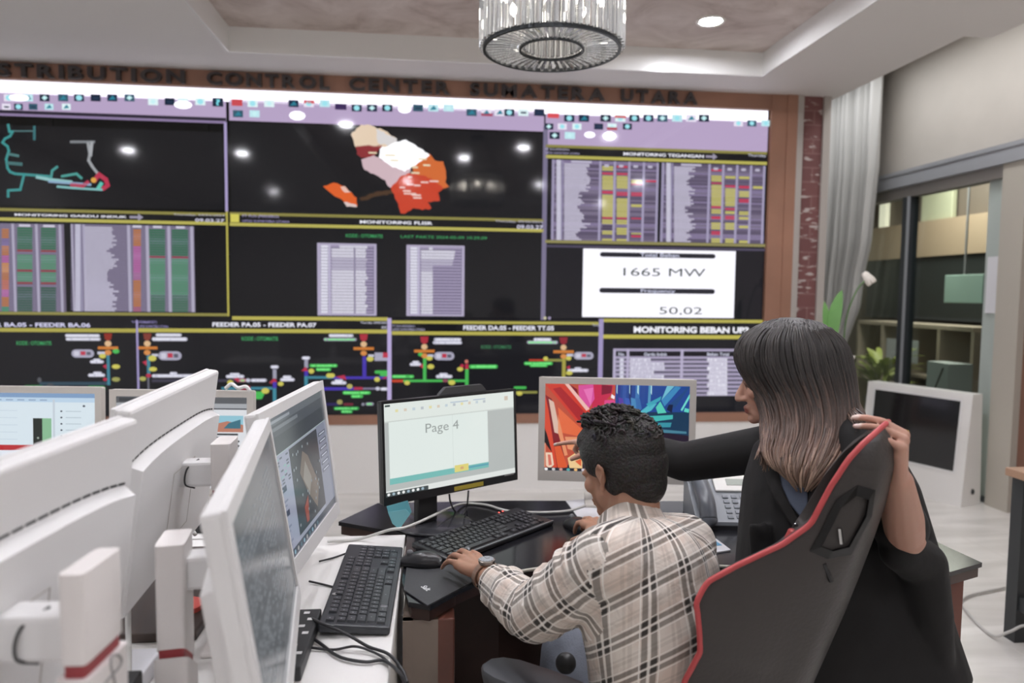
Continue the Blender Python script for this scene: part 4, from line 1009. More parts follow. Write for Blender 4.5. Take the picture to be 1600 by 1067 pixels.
# ================================================================== MONITORS
M_DISP = attr_mat('monitor_display', rough=.18, spec=.45, emit=1.0)
M_SLOT = mat('vent_black', '#232323', .6)
M_RED = mat('red_stripe', '#9c3a3f', .4)
M_LOGO = mat('logo_grey', '#9d9b9a', .35)
def frame_of(o, x):
    """axes of a standing display: o bottom centre, x along its width"""
    x = V((x[0], x[1], 0)).normalized(); z = V((0, 0, 1)); y = z.cross(x)
    return Matrix(((x.x, y.x, 0, o[0]), (x.y, y.y, 0, o[1]), (0, 0, 1, o[2]), (0, 0, 0, 1)))
def aio(label, o, xd, Wd, Hd, tilt, content, chin=.035, bez=.022, back=True, group=None, white=None, name='desktop_monitor', stand=None):
    e = thing(name, label, 'monitor', (o[0], o[1], o[2]), group)
    F0 = frame_of(o, xd); F = F0 @ Matrix.Rotation(-math.radians(tilt), 4, 'X')
    mw = white or M_WHITE
    w = Wd/2
    MB().box((-w, .004, 0), (w, .030, Hd), M=F, bev=.006).build('housing', mw, e)
    b = MB()
    b.box((-w, 0, 0), (w, .006, chin), M=F).box((-w, 0, Hd-bez), (w, .006, Hd), M=F).box((-w, 0, chin), (-w+bez, .006, Hd-bez), M=F).box((w-bez, 0, chin), (w, .006, Hd-bez), M=F)
    b.build('bezel', mw, e)
    sw, sh = Wd-2*bez, Hd-bez-chin
    im = Img(lambda x, z, L: F @ V((-w+bez+x*sw, .0038-.0003*L, chin+z*sh)))
    content(im)
    im.build('screen', M_DISP, e)
    if back:
        bz = Hd*.78; b = MB()
        vs = []; N = 12
        # raised cover whose upper edge sags towards the ends
        top = [(-w*.93 + 2*w*.93*k/N, bz - .014*(abs(2*k/N-1))**3.5) for k in range(N+1)]
        ring0 = [(-w*.93, .012)] + top + [(w*.93, .012)]
        cx, cz_ = 0, bz*.5
        ring1 = [(cx+(x-cx)*.965, cz_+(z-cz_)*.94) for x, z in ring0]
        n = len(ring0)
        for (x, z) in ring0: vs.append((x, .030, z))
        for (x, z) in ring1: vs.append((x, .050, z))
        fs = [(k, (k+1) % n, n+(k+1) % n, n+k) for k in range(n)] + [tuple(range(n, 2*n))]
        b.add(vs, fs, 0, F)
        s = b
        for k in range(N):
            (xa, za), (xb, zb_) = top[k], top[k+1]
            for q in range(2):
                ta, tb = (q*.5+.04), (q*.5+.46)
                p0 = (xa+(xb-xa)*ta, za+(zb_-za)*ta); p1 = (xa+(xb-xa)*tb, za+(zb_-za)*tb)
                s.add([(p0[0], .0305, p0[1]+.002), (p1[0], .0305, p1[1]+.002), (p1[0], .0305, p1[1]+.0055), (p0[0], .0305, p0[1]+.0055)], [(0, 1, 2, 3)], 1, F)
        for sx_ in (-1, 1):
            for k in range(7):
                za = .02+(bz-.06)*k/7; zb_ = za+(bz-.06)/7*.86
                x = sx_*(w*.93+.0045)
                s.add([(x-.0015, .0305, za), (x+.0015, .0305, za), (x+.0015, .0305, zb_), (x-.0015, .0305, zb_)], [(0, 1, 2, 3)], 1, F)
        b.build('back_cover', [mw, M_SLOT], e)
        q = MB(); 
        for (a, c, d, f) in ((-.075, .07, .075, .0715), (-.075, .2085, .075, .21), (-.075, .07, -.0735, .21), (.0735, .07, .075, .21)): q.box((a, .0495, c), (d, .0506, f), M=F)
        q.build('mount_plate', mat('plate_line', '#bdb8b1', .5), e)
    if stand: stand(e, F0, F, mw, o, Hd)
    return e
def aio_stand(colx, ytop, wx, wy, dz=.75, rise=1, logo=True, mountz=.15):
    """column behind the display; colx = distance behind the glass, in the display's own axes"""
    def fn(e, F0, F, mw, o, Hd):
        b0 = dz-o[2]; t = ytop-o[2]
        y0, y1 = colx, colx+wx
        x0, x1 = -wy/2, wy/2
        zs = b0+(t-b0)*(.76 if rise > 0 else .53)
        def slab(z0, z1, g, nm, m, slope0=0, slope1=0):
            bm = MB(); vs = []
            pr = []
            for k in range(24):
                a = 2*PI*k/24+PI/24; ca, sa = math.cos(a), math.sin(a); p = .22
                pr.append(((x0+x1)/2+(wy/2+g)*math.copysign(abs(ca)**p, ca), (y0+y1)/2+(wx/2+g)*math.copysign(abs(sa)**p, sa)))
            for (x, y) in pr: vs.append((x, y, z0+slope0*(x-x0)/(x1-x0)))
            for (x, y) in pr: vs.append((x, y, z1+slope1*(x-x0)/(x1-x0)))
            n = len(pr)
            bm.add(vs, [tuple(range(n-1, -1, -1)), tuple(range(n, 2*n))]+[(k, (k+1) % n, n+(k+1) % n, n+k) for k in range(n)], 0, F0)
            return bm.build(nm, m, e, auto=35)
        sl = 0 if rise > 0 else -.05
        slab(zs+.006, t, 0, 'stand_column', M_WHITE2, sl, 0)
        slab(zs-.008, zs+.006, -.002, 'stand_stripe', M_RED, sl, sl)
        lower = slab(b0+.012, zs-.008, .004, 'stand_sleeve', M_WHITE2, 0, sl)
        MB().box((-.10, y0-.012, b0), (.10, y1+.02, b0+.012), M=F0, bev=.005).build('stand_base', M_WHITE2, e)
        zc = Hd*.52
        MB().box((-.022, .045, zc-.03), (.022, y0+.004, zc+.02), M=F0, bev=.006).build('mount', mw, e)
        if logo:
            lg = MB(); yy = y1+.0045; zc2 = zs-.026
            p1 = [(0+.0115*math.sin(2*PI*k/20), zc2) for k in range(1)]
            pts = []
            for k in range(61):
                a = 2*PI*k/60+.35
                X = .019*math.cos(a); Z = .013*math.sin(a)*math.cos(a)*2
                ang = -.95*rise
                pts.append((-.004+X*math.cos(ang)-Z*math.sin(ang), yy, zc2+X*math.sin(ang)+Z*math.cos(ang)))
            lg.tube([F0 @ V(p) for p in pts], .0016, 6)
            lg.build('stand_emblem', M_LOGO, e, smooth=True)
        cab = smooth_path([F0 @ V(p) for p in ((.0, y0-.03, zc+.021), (.024, y0-.046, zc+.008), (.026, y0-.050, zc-.022), (.012, y0-.036, zc-.034))])
        MB().tube(cab, .0017, 6).build('cable', M_BLACK, e, smooth=True)
    return fn
# -- pictures on the displays
def pic_blank(im):
    im.rect(0, 0, 1, 1, '#54575a', 0); g = random.Random(5)
    im.rect(0, .93, 1, 1, '#505356', 1); im.rect(0, 0, 1, .06, '#5a5d60', 1)
    for r in range(22):
        z = .86-.033*r
        if r % 7 == 5: continue
        x = .06
        while x < .78:
            w = .012+.03*g.random()
            if g.random() > .25: im.rect(x, z, x+w, z+.012, '#74787c', 2)
            x += w+.012
def pic_site(im):
    im.rect(0, 0, 1, 1, '#8d92a0', 0)
    im.rect(0, .86, 1, 1, '#4b5057', 1); im.rect(.0, .94, 1, 1, '#5d636a', 1.5); im.rect(.03, .90, .5, .925, '#6d737a', 2); im.rect(.05, .955, .38, .975, '#8a9098', 2)
    im.rect(0, .74, 1, .86, '#3f444a', 1); im.rect(0, .735, 1, .74, '#9fb0ae', 2)
    im.rect(0, 0, 1, .06, '#454b55', 2)
    for k in range(9): im.disc(.2+.05*k, .03, .012, .016, ['#7fa0b0', '#9a9a9a', '#58707a'][k % 3], 3)
    im.rect(.0, .06, .30, .735, '#8f93a5', 1)
    g = random.Random(9)
    for r in range(9):
        for c in range(6):
            if g.random() > .3: im.rect(.02+c*.045, .70-r*.022, .055+c*.045, .712-r*.022, '#555c66' if g.random() > .4 else '#7fa3a0', 2)
    for z in (.47, .30): im.rect(.03, z, .20, z+.04, '#3c4254', 2); im.rect(.07, z+.015, .15, z+.025, '#9aa0b4', 3)
    for z in (.40, .22, .12): im.rect(.08, z, .2, z+.012, '#6f7588', 2); im.rect(.10, z-.03, .18, z-.02, '#6f7588', 2)
    im.rect(.30, .09, .80, .72, '#3d4146', 1)
    im.quad([(.42, .5), (.50, .64), (.58, .58), (.72, .3), (.64, .14), (.52, .3)], '#6f665f', 2); im.quad([(.46, .44), (.52, .56), (.60, .40), (.54, .30)], '#8a8680', 3)
    im.quad([(.42, .24), (.50, .30), (.47, .12), (.43, .12)], '#8a4a40', 4)
    for k in range(24): im.disc(.32+.46*g.random(), .12+.56*g.random(), .010, .012, '#7d858a', 4)
    im.rect(.8, .06, 1, .735, '#7b8090', 1)
    for k in range(6): im.rect(.82, .64-k*.06, .97, .67-k*.06, '#5a606c', 2); im.rect(.84, .65-k*.06, .95, .66-k*.06, '#b3b8c6', 3)
def pic_blue(im):
    im.rect(0, 0, 1, 1, '#d5e2ea', 0)
    im.rect(0, .95, 1, 1, '#7f9cc0', 1); im.rect(0, .90, 1, .95, '#b9d0e4', 1); im.rect(.70, .05, .715, .93, '#c2ccd6', 2)
    for k in range(8): im.rect(.05+k*.08, .915, .1+k*.08, .93, '#94a9c4', 2)
    im.rect(.2, .36, .50, .42, '#b42f33', 2); im.rect(-.0, .36, .35, .42, '#b42f33', 2); im.rect(.56, .36, .625, .72, '#232a26', 3); im.rect(.625, .36, .69, .72, '#87b892', 3); im.rect(.50, .36, .56, .42, '#b42f33', 2)
    im.rect(.57, .40, .615, .41, '#9aa89c', 4); im.disc(.595, .5, .008, .012, '#9aa89c', 4)
    im.rect(0, .0, 1, .36, '#dfe4ee', 1)
    for k in range(7):
        im.disc(.76, .80-k*.07, .008, .010, '#4d5560', 2); im.rect(.79, .795-k*.07, .9, .805-k*.07, '#b8c6d0', 2)
    im.disc(.92, .86, .01, .012, '#4d5560', 2)
    for k in range(5): im.rect(.03, .8-k*.08, .45, .805-k*.08, '#bccbd8', 2)
def pic_news(im):
    im.rect(0, 0, 1, 1, '#d9dbe0', 0)
    im.rect(0, .93, 1, 1, '#5a5c60', 1); im.rect(.02, .945, .55, .985, '#3c3e42', 2); im.rect(0, .88, 1, .93, '#a4a7ac', 1); im.rect(.04, .895, .3, .915, '#cfd2d8', 2); im.rect(0, .865, 1, .88, '#4c4e54', 1)
    im.rect(0, .80, .12, .855, '#d9c95f', 2); im.rect(.14, .815, .5, .845, '#b5b8be', 2)
    im.rect(.5, .62, .97, .80, '#8fc0d0', 1); im.quad([(.5, .62), (.97, .62), (.97, .70), (.85, .74), (.7, .69), (.6, .73), (.5, .68)], '#b57a66', 2); im.quad([(.82, .66), (.95, .66), (.95, .76), (.86, .72)], '#3d6f80', 3); im.disc(.68, .69, .03, .03, '#c9a48a', 4)
    im.rect(.5, .585, .93, .605, '#3c3c40', 2); im.rect(.5, .555, .8, .57, '#6c6c70', 2)
    for k in range(7): im.disc(.93, .52-k*.05, .012, .012, '#34343a', 3); im.rect(.6, .515-k*.05, .88, .525-k*.05, '#b9bcc4', 2)
    im.rect(.44, .10, .66, .30, '#eceef2', 2); im.quad([(.5, .24), (.55, .30), (.55, .24)], '#1f2126', 3); im.rect(.5, .13, .68, .19, '#5f93b8', 3); im.rect(.6, .13, .68, .17, '#c07a80', 4); im.rect(.48, .095, .66, .115, '#2b2d33', 3); im.rect(.44, .05, .66, .075, '#4c4e55', 3)
def pic_crystals(im):
    im.rect(0, 0, 1, 1, '#2a2030', 0)
    Q = lambda pts, c, L: im.quad([((x-107)/1355, 1-(y-118)/860) for x, y in pts], c, L)
    Q([(107, 118), (770, 118), (770, 420), (540, 560), (300, 978), (107, 978)], '#b8503c', .5)
    Q([(770, 118), (1462, 118), (1462, 560), (1180, 480), (770, 380)], '#27478f', .5)
    Q([(1050, 380), (1462, 370), (1462, 600), (1100, 560)], '#1f3a55', 1)
    Q([(110, 130), (270, 118), (560, 390), (540, 540), (420, 500)], '#c93d30', 1); Q([(180, 170), (250, 150), (520, 430), (450, 500)], '#a5262c', 2); Q([(290, 118), (330, 120), (530, 360), (500, 380)], '#e8b8b0', 3)
    Q([(330, 118), (410, 170), (420, 250), (360, 170)], '#7a1a2c', 2)
    Q([(420, 130), (560, 118), (575, 260), (520, 360), (430, 250)], '#d4549a', 3); Q([(560, 118), (750, 118), (740, 200), (640, 330), (550, 360)], '#c23050', 2); Q([(640, 118), (740, 130), (730, 200), (640, 220)], '#7e2238', 3); Q([(470, 170), (560, 150), (540, 330)], '#e374b4', 4)
    Q([(670, 270), (760, 265), (780, 320), (720, 345), (665, 320)], '#d84b8a', 4); Q([(600, 370), (780, 345), (780, 410), (640, 400)], '#c04aa8', 4); Q([(735, 210), (765, 230), (760, 260), (728, 245)], '#f0e6ee', 5)
    Q([(107, 230), (170, 270), (330, 978), (215, 978), (110, 480)], '#7d2028', 1); Q([(140, 270), (190, 300), (260, 620), (200, 600)], '#d6b6a6', 3); Q([(107, 230), (140, 380), (230, 940), (200, 978), (107, 560)], '#cf4a34', 2); Q([(107, 560), (130, 620), (180, 800), (107, 700)], '#1c1418', 3)
    Q([(230, 350), (490, 590), (470, 640), (260, 600)], '#de6a44', 3); Q([(230, 420), (330, 820), (300, 830), (235, 600)], '#e09068', 4); Q([(200, 740), (260, 730), (330, 940), (240, 960)], '#d65a34', 4); Q([(300, 640), (470, 640), (400, 780), (330, 760)], '#e0926a', 3); Q([(330, 850), (440, 770), (470, 850), (470, 950), (350, 950)], '#e8c690', 4); Q([(400, 880), (460, 850), (460, 930)], '#d8623c', 5)
    Q([(120, 800), (180, 800), (200, 920), (160, 960), (125, 930)], '#e8cbb4', 4); Q([(140, 820), (165, 820), (180, 920), (150, 930)], '#d07060', 5); Q([(97, 700), (120, 710), (120, 960), (97, 960)], '#d08a70', 4)
    for (x, w, c) in ((790, 30, '#2c3a86'), (840, 35, '#34549e'), (900, 25, '#22336e'), (960, 40, '#3f74b0'), (1020, 30, '#2b4a90'), (1080, 26, '#5592b8')): Q([(x, 118), (x+w, 118), (x+w-8, 300), (x-6, 300)], c, 2)
    for (x, c) in ((800, '#5a3f9c'), (860, '#3c5cb0'), (915, '#4a86b8'), (960, '#3a6aa8')): Q([(x, 240), (x+40, 250), (x+60, 350), (x+10, 370)], c, 3)
    for (x, w, L) in ((780, 8, 5), (900, 6, 5), (975, 12, 5), (1100, 10, 5)): Q([(x, 118), (x+w, 118), (x+w, 210), (x, 190)], '#b4dce0', L)
    Q([(1200, 260), (1330, 118), (1380, 130), (1230, 320)], '#3f86b8', 4); Q([(1250, 118), (1320, 118), (1200, 260)], '#6fb8cc', 5); Q([(1230, 340), (1400, 180), (1440, 118), (1462, 118), (1330, 330)], '#274a80', 3); Q([(1380, 350), (1462, 190), (1462, 230), (1395, 360)], '#6fd4cc', 5); Q([(1270, 300), (1310, 300), (1300, 380), (1250, 350)], '#1a2340', 5)
    Q([(1000, 380), (1080, 310), (1160, 290), (1110, 360), (1020, 410)], '#54b4c4', 4); Q([(1060, 300), (1200, 220), (1190, 260), (1090, 330)], '#3fa0b4', 4); Q([(1150, 330), (1190, 270), (1250, 380), (1170, 390)], '#57c8b4', 5); Q([(1050, 420), (1310, 400), (1310, 440), (1130, 470)], '#46b4b0', 4); Q([(1140, 480), (1300, 475), (1290, 520), (1150, 525)], '#3a8fa0', 4); Q([(1160, 540), (1440, 560), (1440, 580), (1160, 575)], '#4a7f94', 4); Q([(1420, 330), (1462, 340), (1455, 375), (1410, 365)], '#5fd0c0', 5)
    Q([(1180, 820), (1440, 850), (1445, 978), (1180, 978)], '#1f4a48', 2)
    g = random.Random(8)
    for k in range(16):
        x = 1200+g.random()*220; y = 850+g.random()*90; Q([(x-18, y), (x, y-22), (x+20, y-4), (x+4, y+20)], ['#3fae8a', '#57c49a', '#2f8a78'][k % 3], 4)
    im.rect(0, 0, 1, .035, '#2a2e38', 5)
    for k, c in enumerate(('#f0f0f0', '#c8c8c8', '#d09a90', '#58a8a8', '#e8b878', '#d0c8d0', '#6888c0')): im.disc(.014+.052*k, .017, .012, .016, c, 6)
    im.rect(.94, .008, .99, .024, '#c8c8cc', 6)
def pic_page(im):
    im.rect(0, 0, 1, 1, '#dde3df', 0)
    im.rect(0, .80, 1, 1, '#dfe6e1', 1); im.rect(.01, .965, .045, .985, '#3f4a48', 2)
    g = random.Random(3)
    for k in range(12): im.rect(.08+.06*k, .90, .10+.06*k, .93, ['#e0d9a8', '#d6c8b8', '#c2cfd6', '#b9c0c6'][k % 4], 2)
    im.rect(.48, .935, .62, .95, '#b9c6d2', 2); im.rect(.66, .94, .76, .95, '#a9b8cc', 2); im.rect(.92, .90, .95, .95, '#cdbfb0', 2)
    im.rect(0, .795, 1, .81, '#c9cfcb', 2)
    im.rect(0, .06, 1, .795, '#b4b9b7', 1)
    im.rect(.03, .155, .775, .80, '#dfe8e4', 2); im.rect(.03, .155, .032, .80, '#aab3b0', 3); im.rect(.492, .155, .494, .80, '#c6cfcb', 3)
    im.text('Page 4', .29, .60, .54, .735, '#9aa09e', 4)
    im.rect(.03, .125, .775, .19, '#77b9b4', 3); im.rect(.55, .155, .775, .175, '#5f9fb0', 4); im.rect(.50, .135, .61, .215, '#dcd07c', 5); im.rect(.545, .16, .57, .19, '#d0a878', 6)
    im.rect(0, .0, 1, .06, '#dfe3e0', 3); im.rect(0, .0, .30, .045, '#454e4f', 4)
    for k in range(8): im.disc(.02+.034*k, .022, .010, .016, ['#e8eaea', '#9fb4c0', '#e8eaea'][k % 3], 5)
m1 = aio('large white monitor with blank grey screen nearest the camera, tilted back', (-.214, 1.11, .853), (-.142, .99), .603, .36, 8.8, pic_blank, stand=aio_stand(.148, 1.085, .04, .075, rise=-1, logo=False), chin=.03)
m2 = aio('white monitor showing a web page, behind the blank grey screen', (-.269, 1.669, .857), (.079, .997), .53, .36, 7, pic_site, stand=aio_stand(.10, 1.06, .045, .085, rise=-1, logo=False), chin=.035)
m3 = aio('white monitor seen from behind at the left edge, emblem on its stand', (-.520, .79, .905), (-.06, -.998), .60, .365, 7.5, pic_blank, stand=aio_stand(.150, 1.165, .026, .078), chin=.03)
m4 = aio('white monitor seen from behind with its back towards the web page screen', (-.570, 1.467, .902), (.063, -.998), .60, .365, 8, pic_blank, stand=aio_stand(.135, 1.15, .038, .085), chin=.03)
def foot(depth=.75, wd=.12):
    def fn(e, F0, F, mw, o, Hd):
        b0 = depth-o[2]
        MB().box((-.04, .034, b0+.01), (.04, .075, Hd*.6), M=F0, bev=.006).build('stand_column', mw, e)
        MB().box((-wd, -.04, b0), (wd, .12, b0+.012), M=F0, bev=.005).build('stand_base', mw, e)
    return fn
M_WARM = mat('putty_plastic', '#c9c4bd', .45)
m6 = aio('white monitor with a news page facing the camera, partly hidden behind the raised backs', (-.827, 2.437, .735), (.994, -.108), .475, .385, 2, pic_news, chin=.06, white=M_WARM, stand=foot(.72))
m5 = aio('white monitor with pale blue window at far left facing the camera', (-1.37, 2.545, .735), (.994, -.105), .52, .385, 2, pic_blue, chin=.06, white=M_WARM, stand=foot(.72))
q0 = P(840, 752, 2.4); q1 = P(1085, 752, 2.36)
mid = (q0+q1)/2
m7 = aio('white monitor with colourful crystal wallpaper standing behind the seated man', (mid.x, mid.y, .828), (q1-q0).xy, (q1-q0).xy.length, .346, 1.5, pic_crystals, chin=.034, bez=.021, white=M_WARM, stand=foot(DZ, .10))
# headset microphone hump on the news monitor
o = MB().tube(smooth_path([P(352, 607, 2.33), P(362, 600, 2.33), P(372, 606, 2.33), P(384, 604, 2.33), P(391, 611, 2.33)]), .006).build('white_cable', M_WHITE, smooth=True); tag(o, 'short white cable lying over the top corner of the news page monitor', 'cable')
# black monitor
q0 = P(600, 791, 2.03); q1 = P(809, 750, 2.34); mid = (q0+q1)/2
def black_stand(e, F0, F, mw, o, Hd):
    b0 = DZ-o[2]
    MB().box((-.115, .03, b0+.01), (-.045, .055, Hd*.75), M=F0, bev=.004).build('stand_column', M_BLACK, e)
    MB().lathe([(.0001, 0), (.115, 0), (.12, .004), (.11, .008), (.0001, .010)], 40, M=F0 @ Matrix.Translation((-.06, .03, b0))).build('stand_base', mat('gloss_base', '#3b3b3f', .15), e, smooth=True)
    s = MB(); s.prism([(-.045, 0), (.135, 0), (.115, .022), (-.02, .022)], .02, .035, M=F0 @ Matrix.Translation((0, 0, Hd)) @ Matrix.Rotation(PI/2, 4, 'X') @ Matrix.Translation((0, 0, -.06)))
    s.build('top_handle', mat('dark_grey_plastic', '#4a4b4d', .4), e)
    MB().box((-.005, -.0015, .004), (.105, -.0003, .017), M=F).build('yellow_label', mat('label_yellow', '#b3a13c', .5), e)
    MB().box((.19, -.001, .02), (.23, -.0003, .023), M=F).build('button_marks', M_LOGO, e)
mb_ = aio('black monitor showing a page marked Page 4 on the curved desk', (mid.x, mid.y, .845), (q1-q0).xy, (q1-q0).xy.length, .297, 3, pic_page, chin=.024, bez=.008, white=mat('black_bezel', '#242527', .3), back=False, stand=black_stand)
# sticky notes under its left corner
st = thing('sticky_notes', 'turquoise paper notes hanging under the left corner of the black monitor', 'note', P(618, 800, 2.0))
nt = MB(); 
def fan(px, d, m, nm):
    b = MB(); top = [P(x, y, d) for x, y in px]; b.add(top + [v + _f*.0015 for v in top], [tuple(range(len(top))), tuple(range(2*len(top)-1, len(top)-1, -1))] + [(i, (i+1) % len(top), len(top)+(i+1) % len(top), len(top)+i) for i in range(len(top))])
    return b.build(nm, m, st)
fan([(604, 791), (637, 782), (643, 800), (627, 818), (608, 806)], 2.015, mat('turquoise_note', '#6fb9c4', .6), 'note')
fan([(606, 800), (634, 796), (641, 803), (624, 827), (613, 818)], 2.00, mat('turquoise_note2', '#82c6ce', .6), 'note')

# ================================================================== KEYBOARDS AND MICE
M_KB = mat('keyboard_charcoal', '#333539', .42); M_KEY = mat('key_charcoal', '#3b3d41', .35); M_KBB = mat('keyboard_black', '#222225', .35); M_KEYB = mat('key_black', '#2d2d30', .3); M_MARK = mat('key_mark', '#8f9296', .5)
def keyboard(label, o, ang, L, D, mk, mkey, h=.018, slope=.012, rim=None):
    e = thing('keyboard', label, 'keyboard', o, local=True, rz=ang)
    M = Matrix.Rotation(math.atan2(slope, D), 4, 'X')
    b = MB().box((-L/2, -D/2, 0), (L/2, D/2, h), M=M, bev=.005); b.build('body', mk, e)
    if rim: MB().box((-L/2+.004, -D/2-.0005, h-.003), (L/2-.004, -D/2+.0045, h+.0008), M=M).build('front_strip', rim, e)
    MB().box((-L*.44, D*.36, -.001), (-L*.40, D*.46, .002)).box((L*.40, D*.36, -.001), (L*.44, D*.46, .002)).build('foot', mk, e)
    u = (L-.03)/22.3; rows = 6; v = (D-.022)/6.15
    protos = {}; marks = MB()
    def key(cx, cy, w):
        k = round(w, 3)
        if k not in protos:
            bm = MB(); a = w*u/2-.0012; d = v/2-.0012
            vs = [(-a, -d, 0), (a, -d, 0), (a, d, 0), (-a, d, 0), (-a*.86, -d*.82, .0045), (a*.86, -d*.82, .0045), (a*.86, d*.86, .005), (-a*.86, d*.86, .005)]
            bm.add(vs, [(0, 3, 2, 1), (4, 5, 6, 7), (0, 1, 5, 4), (1, 2, 6, 5), (2, 3, 7, 6), (3, 0, 4, 7)])
            ko = bm.build('key', mkey); protos[k] = ko
        else:
            ko = protos[k].copy(); COL.objects.link(ko)
        ko.parent = e; ko.matrix_basis = M @ Matrix.Translation((cx, cy, h))
        n[0] += 1
        marks.box((cx-.0022, cy-.0002, h+.0046), (cx+.0012, cy+.0024, h+.0052), M=M)
    n = [0]
    layout = [[(0, 1), (2, 1), (3, 1), (4, 1), (5, 1), (6.5, 1), (7.5, 1), (8.5, 1), (9.5, 1), (11, 1), (12, 1), (13, 1), (14, 1), (15.25, 1), (16.25, 1), (17.25, 1)],
              [(i, 1) for i in range(13)]+[(13, 2), (15.25, 1), (16.25, 1), (17.25, 1), (18.4, 1), (19.4, 1), (20.4, 1), (21.4, 1)],
              [(0, 1.5)]+[(1.5+i, 1) for i in range(12)]+[(13.5, 1.5), (15.25, 1), (16.25, 1), (17.25, 1), (18.4, 1), (19.4, 1), (20.4, 1), (21.4, 1)],
              [(0, 1.75)]+[(1.75+i, 1) for i in range(11)]+[(12.75, 2.25), (18.4, 1), (19.4, 1), (20.4, 1)],
              [(0, 2.25)]+[(2.25+i, 1) for i in range(10)]+[(12.25, 2.75), (16.25, 1), (18.4, 1), (19.4, 1), (20.4, 1)],
              [(0, 1.25), (1.25, 1.25), (2.5, 1.25), (3.75, 6.25), (10, 1.25), (11.25, 1.25), (13.75, 1.25), (15.25, 1), (16.25, 1), (17.25, 1), (18.4, 2), (20.4, 1)]]
    for r, row in enumerate(layout):
        y = D/2-.012-v*(r+.5)-(.0 if r == 0 else .003)
        for (x, w) in row:
            if n[0] < 103: key(-L/2+.012+(x+w/2)*u, y, w)
    marks.build('key_legends', M_MARK, e)['kind'] = 'stuff'
    return e
k1 = keyboard('charcoal keyboard lying along the right edge of the white bench', (-.157, 1.675, DZ+.006), PI/2-.015, .47, .145, M_KB, M_KEY, rim=None)
MB().lathe([(.0001, 0), (.006, 0), (.006, .0006), (.0001, .0006)], 20, M=Matrix.Translation((-.09, .058, .0245))).build('badge', M_LOGO, k1)
k2 = keyboard('black keyboard on the curved desk under the man\'s left hand', (.152, 2.015, DZ+.0055), math.radians(43), .44, .15, M_KBB, M_KEYB, h=.015, slope=.010, rim=mat('strip_grey', '#77797d', .3))
MB().box((.125, .064, .0245), (.129, .068, .0262)).box((.142, .064, .0245), (.146, .068, .0262)).build('status_light', mat('led_red', '#ff5a52', .4, emit=3), k2)
def mouse(label, o, ang, sc=1):
    e = thing('computer_mouse', label, 'mouse', o, local=True, rz=ang)
    b = MB(); n = 14; vs = []; fs = []
    for i in range(n+1):
        t = i/n; x = (-.055+.11*t)*sc; w = .031*sc*math.sin(PI*(.06+.88*t))**.5; h = .036*sc*math.sin(PI*(.12+.80*t**.8))**.8
        for k in range(13):
            a = PI*k/12; vs.append((x, w*math.cos(a), h*math.sin(a)**.8))
    for i in range(n):
        for k in range(12): a = i*13+k; fs.append((a, a+1, a+14, a+13))
        fs.append((i*13, (i+1)*13, (i+1)*13+12, i*13+12))
    fs.append(tuple(range(13))); fs.append(tuple(n*13+k for k in range(12, -1, -1)))
    b.add(vs, fs); b.build('shell', mat('mouse_black', '#2a2a2c', .28), e, smooth=True)
    MB().lathe([(.0001, -.004), (.008, -.004), (.009, 0), (.008, .004), (.0001, .004)], 16, M=Matrix.Translation((.030*sc, 0, .0275*sc)) @ Matrix.Rotation(PI/2, 4, 'X')).build('scroll_wheel', mat('wheel_grey', '#77787b', .4), e, smooth=True)
    return e
q = PZ(658, 884, DZ); mouse('black mouse lying unused on the desk mat left of the black keyboard', (q.x, q.y, DZ+.004), math.radians(165))
MQ = PZ(903, 826, DZ); mouse('black mouse gripped in the right hand of the seated man', (MQ.x, MQ.y, DZ+.001), math.radians(118))

# ================================================================== THINGS ON THE DESKS
mt = thing('desk_mat', 'dark rubber mat hanging over the left front corner of the curved desk', 'mat', (0, 1.7, DZ))
mpts = [(-.012, 1.570), (.10, 1.70), (.135, 1.745), (.09, 1.80), (.02, 1.83), (-.02, 1.90), (-.066, 1.90), (-.068, 1.66)]
MB().prism(mpts[::-1], DZ+.0008, DZ+.004).build('sheet', M_MAT, mt)
vs, fs, bb_ = text_geo('ROG', .04)
lg = MB(); sc = .045/(bb_[1]-bb_[0]); A = Matrix.Translation((-.030, 1.672, DZ+.0045)) @ Matrix.Rotation(-1.05, 4, 'Z')
vs, fs, bb_ = text_geo('Salt', .03); sc = .030/(bb_[1]-bb_[0])
lg.add([V(((v.x-bb_[0])*sc, (v.y-bb_[2])*sc, 0)) for v in vs], fs, 0, A); lg.build('mat_logo', mat('mat_logo_white', '#c9c9c9', .5), mt)
def cable(label, pts, r, m, nm='cable'):
    o = MB().tube(smooth_path(pts, 10), r, 7).build(nm, m, smooth=True); tag(o, label, 'cable'); return o
Zc = DZ+.006
M_WC = mat('white_cable', '#c9c8c4', .45); M_BC = mat('black_cable', '#2b2b2d', .45)
cable('white cable running across the curved desk behind the black keyboard', [PZ(512, 848, Zc)+V((0, 0, .004)), PZ(560, 842, Zc), P(608, 828, 1.985), P(640, 822, 1.985), PZ(700, 795, Zc+.02), PZ(725, 787, Zc), PZ(760, 789, Zc), PZ(800, 799, Zc), PZ(880, 799, Zc), PZ(925, 786, Zc+.002)], .0042, M_WC)
cable('black cable drooping from the black monitor to the curved desk', [P(702, 772, 2.20), P(704, 785, 2.19), PZ(712, 800, Zc), PZ(728, 812, Zc), PZ(760, 818, Zc), PZ(790, 805, Zc)], .003, M_BC)
cable('short black cable hanging straight below the yellow label of the black monitor', [P(732, 766, 2.22), P(731, 778, 2.22), PZ(729, 792, Zc), PZ(722, 806, Zc)], .0028, M_BC)
cable('thin black cable pair crossing the white bench beside the far end of the keyboard', [PZ(499, 877, Zc), PZ(522, 871, Zc-.002), PZ(545, 863, Zc)], .0025, M_BC)
